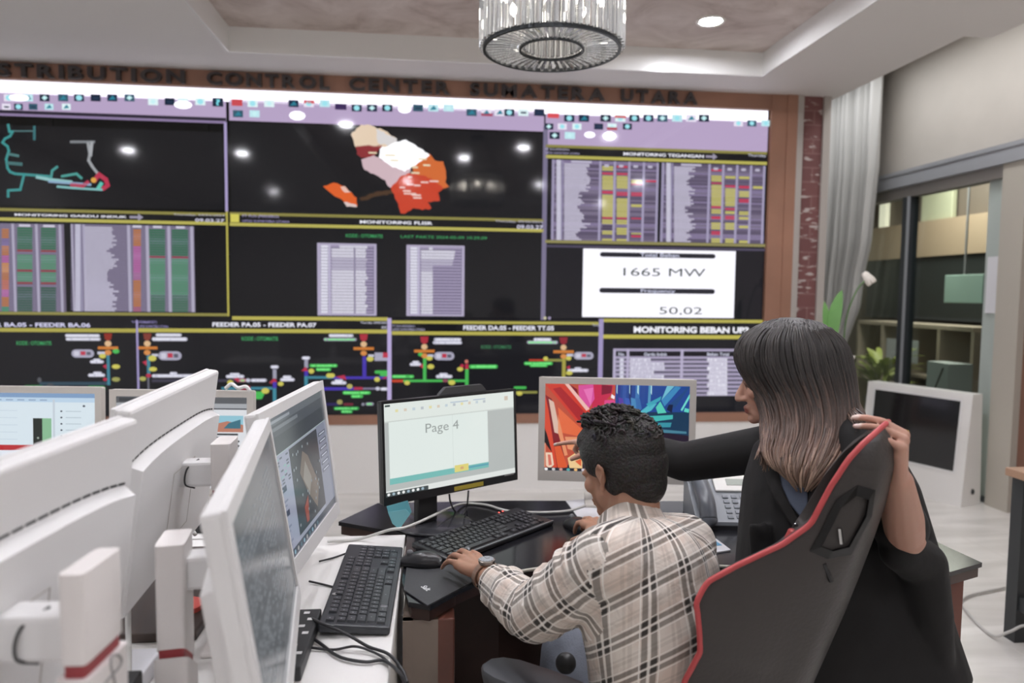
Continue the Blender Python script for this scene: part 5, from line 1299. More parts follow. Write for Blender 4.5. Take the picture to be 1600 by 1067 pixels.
cable('thin black cable meeting the middle of the charcoal keyboard', [PZ(483, 908, Zc), PZ(505, 913, Zc-.002), PZ(528, 919, Zc-.002)], .0025, M_BC)
cable('black cable crossing over the near end of the charcoal keyboard and off the bench', [PZ(467, 956, Zc), PZ(503, 974, Zc+.03), PZ(540, 990, Zc+.028), PZ(575, 1010, Zc+.003), PZ(607, 1022, Zc), P(628, 1046, 1.36), P(637, 1067, 1.33)], .0032, M_BC)
cable('black cable in front of the charcoal keyboard trailing over the bench edge', [PZ(467, 983, Zc), PZ(500, 1005, Zc), PZ(530, 1026, Zc), PZ(570, 1034, Zc), PZ(598, 1032, Zc), P(622, 1048, 1.31), P(634, 1067, 1.30)], .0032, M_BC)
cable('thin black cable curling from the black box towards the bench edge', [PZ(480, 1011, Zc), PZ(520, 1015, Zc), PZ(556, 1010, Zc+.006), PZ(590, 1022, Zc), PZ(608, 1036, Zc), P(630, 1058, 1.30)], .0026, M_BC)
bx = thing('black_box', 'flat black box with white marks under the blank grey monitor', 'box', (-.27, 1.42, DZ))
MB().box((-.32, 1.28, DZ+.0), (-.235, 1.52, DZ+.028), bev=.003).build('box', mat('box_black', '#2b2c2e', .5), bx)
g = MB()
for (x, y) in ((-.262, 1.50), (-.25, 1.47), (-.262, 1.44), (-.25, 1.41), (-.262, 1.36), (-.248, 1.33)): g.box((x-.006, y-.005, DZ+.0281), (x+.006, y+.005, DZ+.0286))
g.build('printed_marks', mat('mark_white', '#c9c9c9', .5), bx)
# sheets and telephone at the right of the curved desk
pa = MB(); pp = [PZ(x, y, DZ+.001) for x, y in ((884, 783), (925, 779), (958, 802), (940, 814), (905, 812))]
pa.prism([(v.x, v.y) for v in pp][::-1], DZ+.0005, DZ+.003); o = pa.build('paper_sheet', mat('paper_white', '#dcdce0', .6)); tag(o, 'white paper sheet on the curved desk beyond the mouse hand', 'paper')
pp = [PZ(x, y, DZ) for x, y in ((1085, 818), (1142, 861), (1112, 866), (1080, 868))]
o = MB().prism([(v.x, v.y) for v in pp][::-1], DZ+.0005, DZ+.004).build('paper_sheet', mat('paper_white', '#dcdce0', .6)); tag(o, 'white paper with a blue printed mark beside the man\'s right shoulder', 'paper')
q = PZ(1114, 849, DZ)
MB().box((-.011, -.03, DZ+.0042), (.011, .03, DZ+.005), M=Matrix.Translation((q.x, q.y, 0)) @ Matrix.Rotation(.15, 4, 'Z')).build('blue_mark', mat('ink_blue', '#5a9ec4', .5), o)
ph = PZ(1124, 817, DZ)
e = thing('desk_telephone', 'grey and white desk telephone with a dark handset behind the man', 'telephone', (ph.x, ph.y, DZ), local=True, rz=-.12)
e.location.z = DZ
def PH(p): return p
MB().add([(-.085, -.06, 0), (.13, -.06, 0), (.13, .12, 0), (-.085, .12, 0), (-.085, -.06, .022), (.13, -.06, .022), (.13, .10, .125), (-.085, .10, .125), (.13, .12, .12), (-.085, .12, .12)], [(0, 3, 2, 1), (0, 1, 5, 4), (4, 5, 6, 7), (7, 6, 8, 9), (3, 9, 8, 2), (1, 2, 8, 6, 5), (0, 4, 7, 9, 3)]).build('body', mat('phone_grey', '#8f9398', .45), e)
T = Matrix.Translation((0, -.06, .022)) @ Matrix.Rotation(math.atan2(.103, .16), 4, 'X')
MB().box((-.005, .118, 0), (.125, .188, .008), M=T, bev=.003).build('display_panel', mat('phone_white', '#dcdad5', .45), e)
MB().box((.035, .140, .008), (.105, .166, .0095), M=T).build('lcd', mat('lcd_grey', '#9ea49a', .3), e)
kb_ = MB()
for r in range(5):
    for c in range(4): kb_.box((.012+c*.027, .012+r*.020, 0), (.030+c*.027, .024+r*.020, .004), M=T, bev=.0015)
kb_.build('keypad', mat('phone_key', '#7d8187', .45), e)
hs = MB(); hp = smooth_path([(-.052, -.005, .016), (-.052, .045, .036), (-.052, .10, .030), (-.052, .175, .014)])
hs.tube([T @ V(p) for p in hp], [.026]*len(hp), 12, flat=.8); hs.ball(T @ V((-.052, .0, .012)), (.028, .028, .022), 8); hs.ball(T @ V((-.052, .175, .012)), (.028, .026, .022), 8)
hs.build('handset', mat('handset_dark', '#5f6268', .3), e, smooth=True)
MB().tube([V((-.02, .0, .03))+V((.006*math.cos(k*.9), 0+.0012*k, .006*math.sin(k*.9)+.0009*k)) for k in range(110)], .0022, 5).build('coiled_cord', mat('cord_dark', '#46484c', .5), e, smooth=True)
MB().box((-.09, -.065, -.0), (.135, .02, .012)).build('foot', M_BLACK, e)
# clutter between the two rows of white monitors
o = MB().box((-.70, 1.45, DZ), (-.47, 1.95, DZ+.02), bev=.004).build('wooden_tray', mat('dark_tray_wood', '#3a2c25', .45, vary=.2, vscale=9)); tag(o, 'dark wooden tray on the bench between the two monitor rows', 'tray')
q = P(205, 901, 1.32)
o = MB().lathe([(.0001, 0), (.040, 0), (.040, .010), (.0001, .010)], 24, M=Matrix.Translation((-.53, 1.56, DZ+.02))).build('red_disc', mat('coral_red', '#d3574e', .5), smooth=False); tag(o, 'round coral red disc lying on the dark wooden tray', 'disc')
o = MB().box((-.68, 1.02, DZ), (-.50, 1.36, DZ+.035), bev=.004).build('paper_stack', mat('paper_white', '#dcdce0', .6)); tag(o, 'stack of white paper lying behind the blank grey monitor stand', 'paper')
for (x, y, z, lab) in ((-.375, .93, .0, 'black printed carton standing between the two nearest monitor stands'), (-.44, 1.02, .0, 'black printed carton behind the stand with the emblem')):
    c_ = thing('carton', lab, 'box', (x, y, DZ))
    zt_ = .16 if x < -.4 else .13
    if x > -.4: x += .012
    MB().box((x-.03, y-.02, DZ), (x+.03, y+.02, DZ+zt_), bev=.003).build('box', mat('box_black', '#2b2c2e', .5), c_)
    g = MB()
    for k in range(3): g.box((x-.008, y-.0206, DZ+.06+.03*k), (x+.012, y-.0201, DZ+.068+.03*k))
    g.build('printed_marks', mat('mark_white', '#c9c9c9', .5), c_)
o = MB().box((-.72, 2.2, .72), (-.54, 2.30, .745), bev=.006).build('black_router', mat('box_black', '#2b2c2e', .5)); tag(o, 'flat black device box on the back bench below the news page monitor', 'device')
cable('pale cable looping down behind the raised monitor back', [P(262, 806, 1.75), P(245, 835, 1.65), P(225, 880, 1.5), P(205, 925, 1.38), P(200, 950, 1.30), V((-.50, 1.20, DZ+.04)), V((-.50, 1.10, DZ+.04))], .005, M_WC)
cable('pale cable on the dark tray beside the red disc', [P(275, 806, 1.8), P(290, 815, 1.78), P(305, 835, 1.74)], .005, M_WC)
cable('pale cable hanging below the leftmost monitor back', [P(46, 1000, .92), P(42, 1030, .9), P(40, 1066, .88)], .004, M_WC)
# ================================================================== THE GAMING CHAIR
M_LEA = mat('black_leatherette', '#3b3735', .42, spec=.4, bump=.12, bscale=120)
M_LEA2 = mat('grey_leatherette', '#4a4747', .4, bump=.1, bscale=120)
M_PIPE = mat('red_piping', '#b9484a', .45)
M_REDL = mat('red_leatherette', '#a93f3e', .45)
TC = V((-.74, .672, 0)).normalized(); LC = V((TC.y*-1, TC.x, 0))      # facing, and the sitter's left
ct = P(1383, 668, 1.30); REC = math.radians(18)
UPV = V((0, 0, 1))*math.cos(REC) - TC*math.sin(REC)                     # along the reclined back
FWD = TC*math.cos(REC) + V((0, 0, 1))*math.sin(REC)
BL = .82
ch = thing('gaming_chair', 'black gaming chair with red piping behind the seated man', 'chair', (0, 0, 0))
piv = ct - UPV*BL
ch.location = (piv.x+.2*TC.x, piv.y+.2*TC.y, 0)
def CB(l, h, f): return piv + LC*l + UPV*h + FWD*f
# height -> half width of the wing tip, its forward reach, half width of the rear corner, rear middle, rear corner, front middle
PROF = [(-.04, .200, .050, .130, -.060, -.020, .030), (.10, .210, .062, .128, -.060, -.018, .030), (.20, .226, .086, .125, -.060, -.016, .030), (.304, .250, .111, .122, -.060, -.015, .032), (.379, .256, .103, .120, -.060, -.015, .034), (.412, .260, .114, .118, -.060, -.015, .036), (.465, .265, .137, .117, -.060, -.016, .040), (.499, .250, .136, .116, -.059, -.020, .045), (.538, .220, .108, .114, -.058, -.026, .055), (.597, .172, .058, .110, -.054, -.036, .070), (.645, .150, .032, .106, -.050, -.040, .066), (.719, .140, .027, .102, -.046, -.036, .056), (.770, .125, .020, .092, -.040, -.026, .042), (.804, .100, .010, .072, -.026, -.012, .024), (.822, .055, .002, .040, -.010, -.004, .010), (.828, .02, .0, .015, -.003, -.002, .004)]
def interp(h):
    for a, b in zip(PROF, PROF[1:]):
        if a[0] <= h <= b[0]:
            t = (h-a[0])/(b[0]-a[0]); return [a[k]+(b[k]-a[k])*t for k in range(1, 7)]
    return list(PROF[-1][1:])
hs_ = [-.04+.868*i/64 for i in range(65)]
vs = []
for h in hs_:
    w, f, r, bc, rf, fc = interp(h); k_ = min(1, w/.12)
    ring = [(0, bc), (r*.5, bc+(rf-bc)*.12), (r*.85, bc+(rf-bc)*.55), (r, rf), (r+(w-r)*.25, rf+(f-rf)*.20-.004*k_), (r+(w-r)*.6, rf+(f-rf)*.56-.006*k_), (r+(w-r)*.9, rf+(f-rf)*.88-.003*k_), (w, f), (w-.010*k_, f+.007*k_), (w-.035*k_, f+.004*k_+(fc-f)*.15), (r+(w-r)*.2, fc*.75+f*.25), (r*.5, fc*.97)]
    full = ring + [(0, fc)] + [(-l, q) for l, q in ring[1:][::-1]]
    n = len(full)
    for (l, q) in full: vs.append(CB(l, h, q))
fs = []
for i in range(len(hs_)-1):
    for k in range(n): fs.append((i*n+k, (i*n+(k+1) % n), (i+1)*n+(k+1) % n, (i+1)*n+k))
fs.append(tuple(range(n-1, -1, -1))); fs.append(tuple((len(hs_)-1)*n+k for k in range(n)))
b = MB(); b.add(vs, fs); bo = b.build('backrest', M_LEA, ch, auto=50)
pp_ = []
for h in hs_:
    w, f = interp(h)[:2]; pp_.append(CB(w+.002, h, f+.001))
rp = []
for h in hs_:
    w, f = interp(h)[:2]; rp.append(CB(-w-.002, h, f+.001))
MB().tube(smooth_path(pp_+rp[::-1], 2), .0052, 8).build('piping', M_PIPE, ch, smooth=True)
# belt openings with black plastic trims, on both shoulders
for s_ in (1, -1):
    t = MB()
    h0, h1 = .455, .60
    def S(h, u, o=.004):
        w, f, r, bc, back, fc = interp(h)
        l = r+(w-r)*u; q = back+(f-back)*u
        nl = V((f-back, -(w-r))); nl.normalize()
        return CB(s_*(l+nl.x*o*1.0), h, q+nl.y*o)
    outer = [(.60, .62), (.595, .30), (.615, .02), (.69, -.05), (.735, .05), (.735, .50), (.70, .80), (.645, .80)]
    inner = [(.615, .55), (.613, .34), (.628, .14), (.688, .08), (.718, .16), (.718, .46), (.69, .66), (.65, .66)]
    n_ = len(outer)
    vv = [S(h, u, .006) for h, u in outer] + [S(h, u, .010) for h, u in inner] + [S(h, u, .001) for h, u in inner]
    ff = [(k, (k+1) % n_, n_+(k+1) % n_, n_+k) for k in range(n_)] + [(n_+k, n_+(k+1) % n_, 2*n_+(k+1) % n_, 2*n_+k) for k in range(n_)]
    t.add(vv, ff); t.build('belt_trim', mat('trim_gloss_black', '#0b0b0c', .12), ch)
    t2 = MB(); t2.add([S(h, u, .002) for h, u in inner], [tuple(range(n_))]); t2.build('belt_opening', mat('opening_black', '#121212', .6), ch)
    t3 = MB(); a_, c_ = S(.63, .3, .008), S(.655, .5, .008); t3.tube([a_, (a_+c_)/2, c_], .004, 6); t3.build('buckle', M_CHROME, ch)
    t4 = MB(); t4.tube([S(.555, .03, .003), S(.585, .28, .003)], .0045, 6); t4.build('trim_tab', M_BLACKG, ch)
MB().box((-.009, -.010, -.018), (.009, .010, .018), M=Matrix.Translation(P(1236, 842, 1.275)) @ rot_to((UPV-LC*.35)).to_4x4(), bev=.006).build('strap_tab', M_REDL, ch)
MB().box((-.008, -.009, -.010), (.008, .009, .010), M=Matrix.Translation(P(1246, 826, 1.285)) @ rot_to(UPV).to_4x4(), bev=.004).build('strap_buckle', M_BLACKG, ch)
# seat, arms, base
SZ = .47
sp = piv + TC*.24
RS_ = Matrix((TC, LC, V((0, 0, 1)))).transposed().to_4x4()
T = Matrix.Translation((sp.x, sp.y, SZ)) @ RS_
MB().box((-.25, -.20, -.09), (.26, .20, -.01), M=T, bev=.03).build('seat', M_LEA, ch, auto=40)
for s_ in (1, -1):
    MB().box((-.22, s_*.17, -.08), (.25, s_*.27, .02), M=T, bev=.035).build('seat_bolster', M_LEA2, ch, auto=40)
ARMC = P(850, 1063, 1.42)
ac = T.inverted() @ ARMC
def arm(s_):
    y = .33*s_; z = ARMC.z-SZ
    if s_ > 0: y = ac.y
    m = Matrix.Translation((.02, y, z))
    if s_ > 0: m = Matrix.Translation((ac.x, y, z))
    b = MB(); vs = []; pr = []
    pad = [(-.14, .03), (-.12, .042), (.0, .046), (.09, .044), (.125, .034), (.142, .015), (.142, -.015), (.125, -.034), (.09, -.044), (0, -.046), (-.12, -.042), (-.14, -.03)]
    nn = len(pad)
    for zz, g in ((-.028, .0), (-.010, .004), (-.002, .0), (.0, -.008)):
        for (x, w) in pad: vs.append((x*(1+g*6), w*(1+g*20), zz - .02*max(0, (x-.02))*2))
    ff = [tuple(range(nn-1, -1, -1)), tuple(range(3*nn, 4*nn))]
    for i in range(3): ff += [(i*nn+k, i*nn+(k+1) % nn, (i+1)*nn+(k+1) % nn, (i+1)*nn+k) for k in range(nn)]
    b.add(vs, ff, 0, T @ m); b.build('armrest', mat('arm_grey', '#4d4f53', .42), ch, auto=50)
    c = MB(); p0 = (T @ m) @ V((-.02, 0, -.028)); c.box((-.055, -.02, -.20), (.02, .02, -.028), M=T @ m, bev=.006)
    c.build('armrest_post', M_BLACK, ch)
    if s_ > 0:
        kq = P(884, 1036, 1.52); MB().ball(kq, (.022, .022, .022), 10).build('adjuster_knob', M_BLACK, ch, smooth=True)
arm(1); arm(-1)
MB().box((-.12, -.30, -.115), (.12, .30, -.09), M=T).build('tilt_plate', M_BLACK, ch)
MB().tube([(sp.x, sp.y, .10), (sp.x, sp.y, SZ-.1)], .03, 16).build('gas_lift', M_BLACK, ch, smooth=True)
for k in range(5):
    a = 2*PI*k/5+.3; d = V((math.cos(a), math.sin(a), 0))
    MB().tube([V((sp.x, sp.y, .11))+d*.03, V((sp.x, sp.y, .085))+d*.31], [.03, .018], 8).build('base_spoke', M_BLACK, ch, smooth=True)
    w_ = MB(); w_.lathe([(.0001, -.022), (.028, -.022), (.03, -.015), (.03, .015), (.028, .022), (.0001, .022)], 18, M=Matrix.Translation(V((sp.x, sp.y, .031))+d*.31) @ Matrix.Rotation(a, 4, 'Z') @ Matrix.Rotation(PI/2, 4, 'X'))
    w_.build('caster', M_BLACK, ch, smooth=True)

# ================================================================== PEOPLE
M_SKIN = attr_mat('skin', rough=.5, spec=.35, sss=.12, bump=.06, bscale=160)
def ik(a, b, l1, l2, hint):
    a = V(a); b = V(b); d = b-a; L = min(d.length, (l1+l2)*.995); d.normalize()
    x = (l1*l1-l2*l2+L*L)/(2*L); h = math.sqrt(max(0, l1*l1-x*x))
    n = V(hint) - d*V(hint).dot(d); n.normalize()
    return a + d*x + n*h
def hand(mb, w, d, n, side, curls, sc=1.0, spread=(.16, .04, -.06, -.18), thumb=(.55, .8, -.35, .25), tips=None):
    """palm and five fingers; w wrist, d towards the knuckles, n out of the back of the hand, side +1 left / -1 right"""
    d = V(d).normalized(); n = V(n); n = (n - d*n.dot(d)).normalized(); s = d.cross(n)*side
    w = V(w); k = sc
    mcp = [w + d*.084*k + s*.029*k + n*.004*k, w + d*.090*k + s*.009*k + n*.007*k, w + d*.086*k - s*.011*k + n*.004*k, w + d*.077*k - s*.030*k - n*.001*k]
    # palm
    for m, r in zip(mcp, (.0125, .0128, .0122, .0112)):
        mb.capsule(w + (m-w)*.12 - n*.002*k, m - n*.006*k, .0165*k, r*k)
    mb.capsule(w + s*.012*k, w + d*.045*k + s*.026*k - n*.010*k, .017*k, .0145*k)
    mb.capsule(w - s*.012*k, w + d*.06*k - s*.026*k - n*.008*k, .016*k, .0125*k)
    LEN = ((.042, .025, .021), (.046, .029, .022), (.043, .027, .021), (.034, .020, .019)); RAD = ((.0092, .0082, .0070), (.0094, .0084, .0072), (.0090, .0080, .0068), (.0080, .0070, .0060))
    nails = []
    for f in range(4):
        p = mcp[f]; sp_ = spread[f]
        base = (d*math.cos(sp_) + s*math.sin(sp_)).normalized()
        a = 0
        for j in range(3):
            a += curls[f][j]
            dd = base*math.cos(a) - n*math.sin(a)
            q = p + dd*LEN[f][j]*k
            mb.capsule(p, q, RAD[f][j]*k, (RAD[f][j+1] if j < 2 else RAD[f][2]*.86)*k, 12)
            p = q
        nn = n*math.cos(a) + base*math.sin(a)
        nails.append((p + nn*RAD[f][2]*.62*k - dd*.003*k, dd, nn))
    p = w + d*.022*k + s*.024*k - n*.008*k
    td = (d*thumb[0] + s*thumb[1] + n*thumb[2]).normalized(); bend = thumb[3]
    for j, (L, r0, r1) in enumerate(((.040, .0145, .0118), (.032, .0112, .0098), (.026, .0096, .0078))):
        q = p + td*L*k; mb.capsule(p, q, r0*k, r1*k, 12); p = q
        td = (td + d*bend - s*bend*.35).normalized()
    return nails, mcp
def bridge(mb, pts, rads, n=14):
    for (a, b, ra, rb) in zip(pts, pts[1:], rads, rads[1:]): mb.capsule(a, b, ra, rb, n)
def frame(fw, up=V((0, 0, 1))):
    """3x3 with columns right, forward, up of a head or trunk"""
    fw = V(fw).normalized(); r = fw.cross(up).normalized(); u = r.cross(fw)
    return Matrix((r, fw, u)).transposed()
def head(mb, c, R, k=1.0, female=False):
    """head round c (ear level); R columns right, forward, up"""
    G = lambda x, y, z: V(c) + R @ V((x*k, y*k, z*k))
    E = lambda p, r: mb.ball(G(*p), tuple(v*k for v in r), 12, R=R)
    E((0, -.012, .050), (.074, .096, .078))                     # cranium
    E((0, .030, .030), (.064, .066, .066))                      # forehead
    E((0, .040, -.030), (.055, .055, .072))                     # mid face
    E((0, .050, -.070), (.040, .042, .040))                     # jaw front
    for s in (-1, 1):
        E((s*.042, .014, -.050), (.022, .044, .036))            # jaw corner
        E((s*.036, .066, -.018), (.026, .022, .022))            # cheek
        E((s*.030, .080, .012), (.024, .014, .008))             # brow
        E((s*.030, .078, -.001), (.013, .012, .010))            # eye
    E((0, .084, -.090), (.017, .016, .015))                     # chin
    mb.capsule(G(0, .088, .006), G(0, .110, -.028), .0085*k, .0115*k)   # nose bridge
    E((0, .112, -.034), (.0125, .0115, .0095)); E((.011, .101, -.036), (.009, .010, .007)); E((-.011, .101, -.036), (.009, .010, .007))
    E((0, .094, -.059), (.021, .012, .0062)); E((0, .0925, -.070), (.018, .0125, .0068))     # lips
def ear(mb, c, R, side, k=1.0):
    G = lambda x, y, z: V(c) + R @ V((side*x*k, y*k, z*k))
    pts = [G(.071, .004, -.018), G(.080, -.004, -.004), G(.086, -.016, .012), G(.086, -.016, .024), G(.082, -.004, .031), G(.076, .008, .024), G(.073, .012, .008)]
    for a, b in zip(pts, pts[1:]): mb.capsule(a, b, .0048*k, .0048*k, 8)
    mb.ball(G(.074, -.001, .006), (.006*k, .013*k, .022*k), 8, R=R); mb.ball(G(.074, .004, -.022), (.006*k, .008*k, .011*k), 8, R=R)
def shade(vs, base, marks, blush=None):
    """skin colour per vertex: marks = [(centre, radius, colour, strength)]"""
    b = lin(base); out = []
    MK = [(V(c), r, lin(col), s) for c, r, col, s in marks]
    for v in vs:
        q = b
        for c, r, col, s in MK:
            d = (v-c).length
            if d < r*1.4:
                t = s*max(0, min(1, (1.4-d/r)/.5)); q = tuple(q[i]+(col[i]-q[i])*t for i in range(3))
        out.append(q)
    return out
def strands(mb, paths, r, cfn, n=5):
    """locks of hair: tapered tubes coloured along their length"""
    for pth in paths:
        pts = smooth_path(pth, 5); m = len(pts); o = len(mb.v)
        rr_ = [r*(.55+.6*math.sin(PI*min(1, .12+.8*i/(m-1)))) * (1 if i < m-2 else .45) for i in range(m)]
        f0 = len(mb.f); mb.tube(pts, rr_, n, flat=.55)
        for fi in range(f0, len(mb.f)):
            i = (min(mb.f[fi])-o)//n; mb.c[fi] = cfn(i/(m-1), pth)

# ------------------------------------------------------------------ the seated man
man = thing('person', 'seated man in a beige plaid shirt typing at the curved desk', 'person', (0, 0, 0))
HC = P(972, 738, 1.53); HF = V((-.60, .78, -.26)).normalized()
HR = frame(HF, V((-.06, .03, 1)))
LS, RS_m = P(950, 872, 1.335), P(1070, 848, 1.55)
LE, LW = P(836, 958, 1.47), P(757, 897, 1.665)
RW = P(944, 836, 1.93); RE = ik(RS_m, RW, .28, .25, (.5, -.1, -.9))
C7 = P(1002, 812, 1.475); PEL = P(1046, 1150, 1.50)
chest = (LS+RS_m)/2; TF = V((-.55, .83, 0)).normalized(); TL = V((-TF.y, TF.x, 0))
body = MB()
head(body, HC, HR, .875); ear(body, HC, HR, 1, .92); ear(body, HC, HR, -1, .92)
body.capsule(HC + HR @ V((0, -.022, -.03)), C7 + V((0, 0, -.03)) + TF*.02, .053, .060)
body.capsule(HC + HR @ V((0, -.005, -.05)), C7 + V((0, 0, -.06)) + TF*.035, .050, .052)
spine = [C7 + V((0, 0, -.06)), chest + V((0, 0, -.10)) - TF*.0, PEL*.45 + chest*.55 - TF*.02, PEL]
bridge(body, spine, [.075, .125, .125, .13])
bridge(body, [C7 + V((0, 0, -.05)), LS, LE, LW], [.06, .058, .042, .029]); bridge(body, [C7 + V((0, 0, -.05)), RS_m, RE, RW], [.06, .058, .042, .029])
hipL = PEL + TL*.09 + V((0, 0, -.04)); hipR = PEL - TL*.09 + V((0, 0, -.04))
kneeL = P(893, 1022, 1.70); kneeR = hipR + (kneeL-hipL).length*V((-.25, .95, .03)).normalized()
ankL = V((kneeL.x-.03, kneeL.y+.08, .09)); ankR = V((kneeR.x+.0, kneeR.y+.10, .09))
for (h, k_, a_) in ((hipL, kneeL, ankL), (hipR, kneeR, ankR)): bridge(body, [h, k_, a_], [.085, .062, .045])
Zk = DZ+.038
# left hand flat on the keys
ldir = P(692, 857, 1.86) - LW
nailsL, mcpL = hand(body, LW + V((0, 0, .004)), (ldir.x, ldir.y, .005), (.05, -.05, 1), 1, [(.16, .38, .3), (.12, .42, .3), (.14, .45, .3), (.18, .42, .3)], 1.02, thumb=(.75, .55, -.25, .15))
rdir = V((MQ.x, MQ.y, .80)) - RW
nailsR, mcpR = hand(body, RW + V((0, 0, .01)), (rdir.x, rdir.y, .0), (-.1, -.15, 1), -1, [(.35, .45, .3), (.3, .5, .35), (.35, .5, .35), (.45, .55, .3)], 1.0, thumb=(.8, .45, -.45, .1))
vs, fs = remesh(body, .0036, 5, .5)
SKM = '#a97f69'
mk = []
for s in (-1, 1):
    mk += [(HC + HR @ V((s*.034, .092, .016)), .013, '#2a211d', .8), (HC + HR @ V((s*.024, .094, .016)), .010, '#2a211d', .8), (HC + HR @ V((s*.032, .089, -.002)), .0075, '#2c211c', .8)]
mk += [(HC + HR @ V((0, .104, -.064)), .014, '#8d5a4e', .7)]
for (p, dd, nn) in nailsL+nailsR: mk.append((p, .006, '#c9a592', .7))
skin_mesh('body', vs, fs, M_SKIN, man, cols=shade(vs, SKM, mk))
# shirt
def plaid_mat():
    m = bpy.data.materials.new('plaid_flannel'); m.use_nodes = True; nt = m.node_tree; b = nt.nodes['Principled BSDF']
    b.inputs['Roughness'].default_value = .85; b.inputs['Sheen Weight'].default_value = .15
    uv = nt.nodes.new('ShaderNodeUVMap'); uv.uv_map = 'weave'
    sp_ = nt.nodes.new('ShaderNodeSeparateXYZ'); nt.links.new(uv.outputs['UV'], sp_.inputs[0])
    def M_(op, a, b_=None):
        n = nt.nodes.new('ShaderNodeMath'); n.operation = op
        for i, q in enumerate((a, b_)):
            if q is None: continue
            if isinstance(q, (int, float)): n.inputs[i].default_value = q
            else: nt.links.new(q, n.inputs[i])
        return n.outputs[0]
    def bands(coord, spec):
        t = M_('FRACT', coord); r = None
        for (c, w) in spec:
            x = M_('LESS_THAN', M_('ABSOLUTE', M_('SUBTRACT', t, c)), w)
            r = x if r is None else M_('MAXIMUM', r, x)
        return r
    u, v = sp_.outputs['X'], sp_.outputs['Y']
    dk = ((.30, .060), (.50, .060)); wt = ((.40, .022), (.20, .014), (.60, .014)); md = ((.80, .045), (.92, .03))
    du, dv = bands(u, dk), bands(v, dk); wu, wv = bands(u, wt), bands(v, wt); mu, mv = bands(u, md), bands(v, md)
    base = nt.nodes.new('ShaderNodeMix'); base.data_type = 'RGBA'
    n = nt.nodes.new('ShaderNodeTexNoise'); n.inputs['Scale'].default_value = 1.2; nt.links.new(uv.outputs['UV'], n.inputs['Vector'])
    rp_ = nt.nodes.new('ShaderNodeValToRGB'); rp_.color_ramp.elements[0].position = .4; rp_.color_ramp.elements[1].position = .6
    nt.links.new(n.outputs['Fac'], rp_.inputs['Fac']); nt.links.new(rp_.outputs['Color'], base.inputs['Factor'])
    base.inputs['A'].default_value = (*lin('#d6c5b8'), 1); base.inputs['B'].default_value = (*lin('#ddd4ca'), 1)
    cur = base.outputs['Result']
    def over(fac, col, k):
        nonlocal cur
        x = nt.nodes.new('ShaderNodeMix'); x.data_type = 'RGBA'
        nt.links.new(M_('MULTIPLY', fac, k), x.inputs['Factor']); nt.links.new(cur, x.inputs['A']); x.inputs['B'].default_value = (*lin(col), 1); cur = x.outputs['Result']
    over(M_('MULTIPLY', M_('ADD', mu, mv), .5), '#a2978c', .5)
    over(M_('MULTIPLY', M_('ADD', du, dv), .5), '#37332f', 1.24)
    over(M_('MAXIMUM', wu, wv), '#f2eee8', .75)
    nt.links.new(cur, b.inputs['Base Color'])
    tc = nt.nodes.new('ShaderNodeTexCoord'); nz = nt.nodes.new('ShaderNodeTexNoise'); nz.inputs['Scale'].default_value = 14; nz.inputs['Detail'].default_value = 3; nz.inputs['Distortion'].default_value = 1.2
    bp = nt.nodes.new('ShaderNodeBump'); bp.inputs['Strength'].default_value = .5; bp.inputs['Distance'].default_value = .02
    nt.links.new(tc.outputs['Object'], nz.inputs['Vector']); nt.links.new(nz.outputs['Fac'], bp.inputs['Height']); nt.links.new(bp.outputs['Normal'], b.inputs['Normal'])
    return m
CUFF = LE + (LW-LE)*.70; CUFR = RE + (RW-RE)*.72
shirt = MB()
up = (C7-PEL).normalized()
bridge(shirt, [chest + V((0, 0, -.035)) - TF*.015, chest + V((0, 0, -.14)) - TF*.025, chest*.5 + PEL*.5 - TF*.03, PEL + V((0, 0, .02)), PEL + V((0, 0, -.10))], [.104, .130, .134, .134, .140], 20)
for sg in (1, -1): bridge(shirt, [chest + TL*.075*sg + V((0, 0, -.06)), chest*.5 + PEL*.5 + TL*.055*sg, PEL + TL*.06*sg], [.098, .112, .115], 18)
bridge(shirt, [C7 + V((0, 0, -.05)) - TF*.005, LS + V((0, 0, -.005)), LE, CUFF], [.066, .070, .060, .046]); bridge(shirt, [C7 + V((0, 0, -.05)) - TF*.005, RS_m + V((0, 0, -.005)), RE, CUFR], [.066, .068, .058, .046])
# rumpled sleeve folds
g = random.Random(11)
for (a_, b_, ra, rb) in ((LE, CUFF, .060, .046), (LS, LE, .070, .060), (RE, CUFR, .06, .046)):
    for k in range(8):
        t = .1+.85*k/8+.04*g.random(); c = a_+(b_-a_)*t; r_ = ra+(rb-ra)*t; ax = (b_-a_).normalized()
        o1 = ax.cross(V((g.uniform(-1, 1), g.uniform(-1, 1), g.uniform(-1, 1)))).normalized()
        o2 = ax.cross(o1); pts = [c + (o1*math.cos(q)+o2*math.sin(q))*r_*.97 + ax*.018*math.sin(q*1.3) for q in [i*.5-1.0 for i in range(6)]]
        for p, q in zip(pts, pts[1:]): shirt.capsule(p, q, .0085, .0085, 8)
vs, fs = remesh(shirt, .0052, 7, .5)
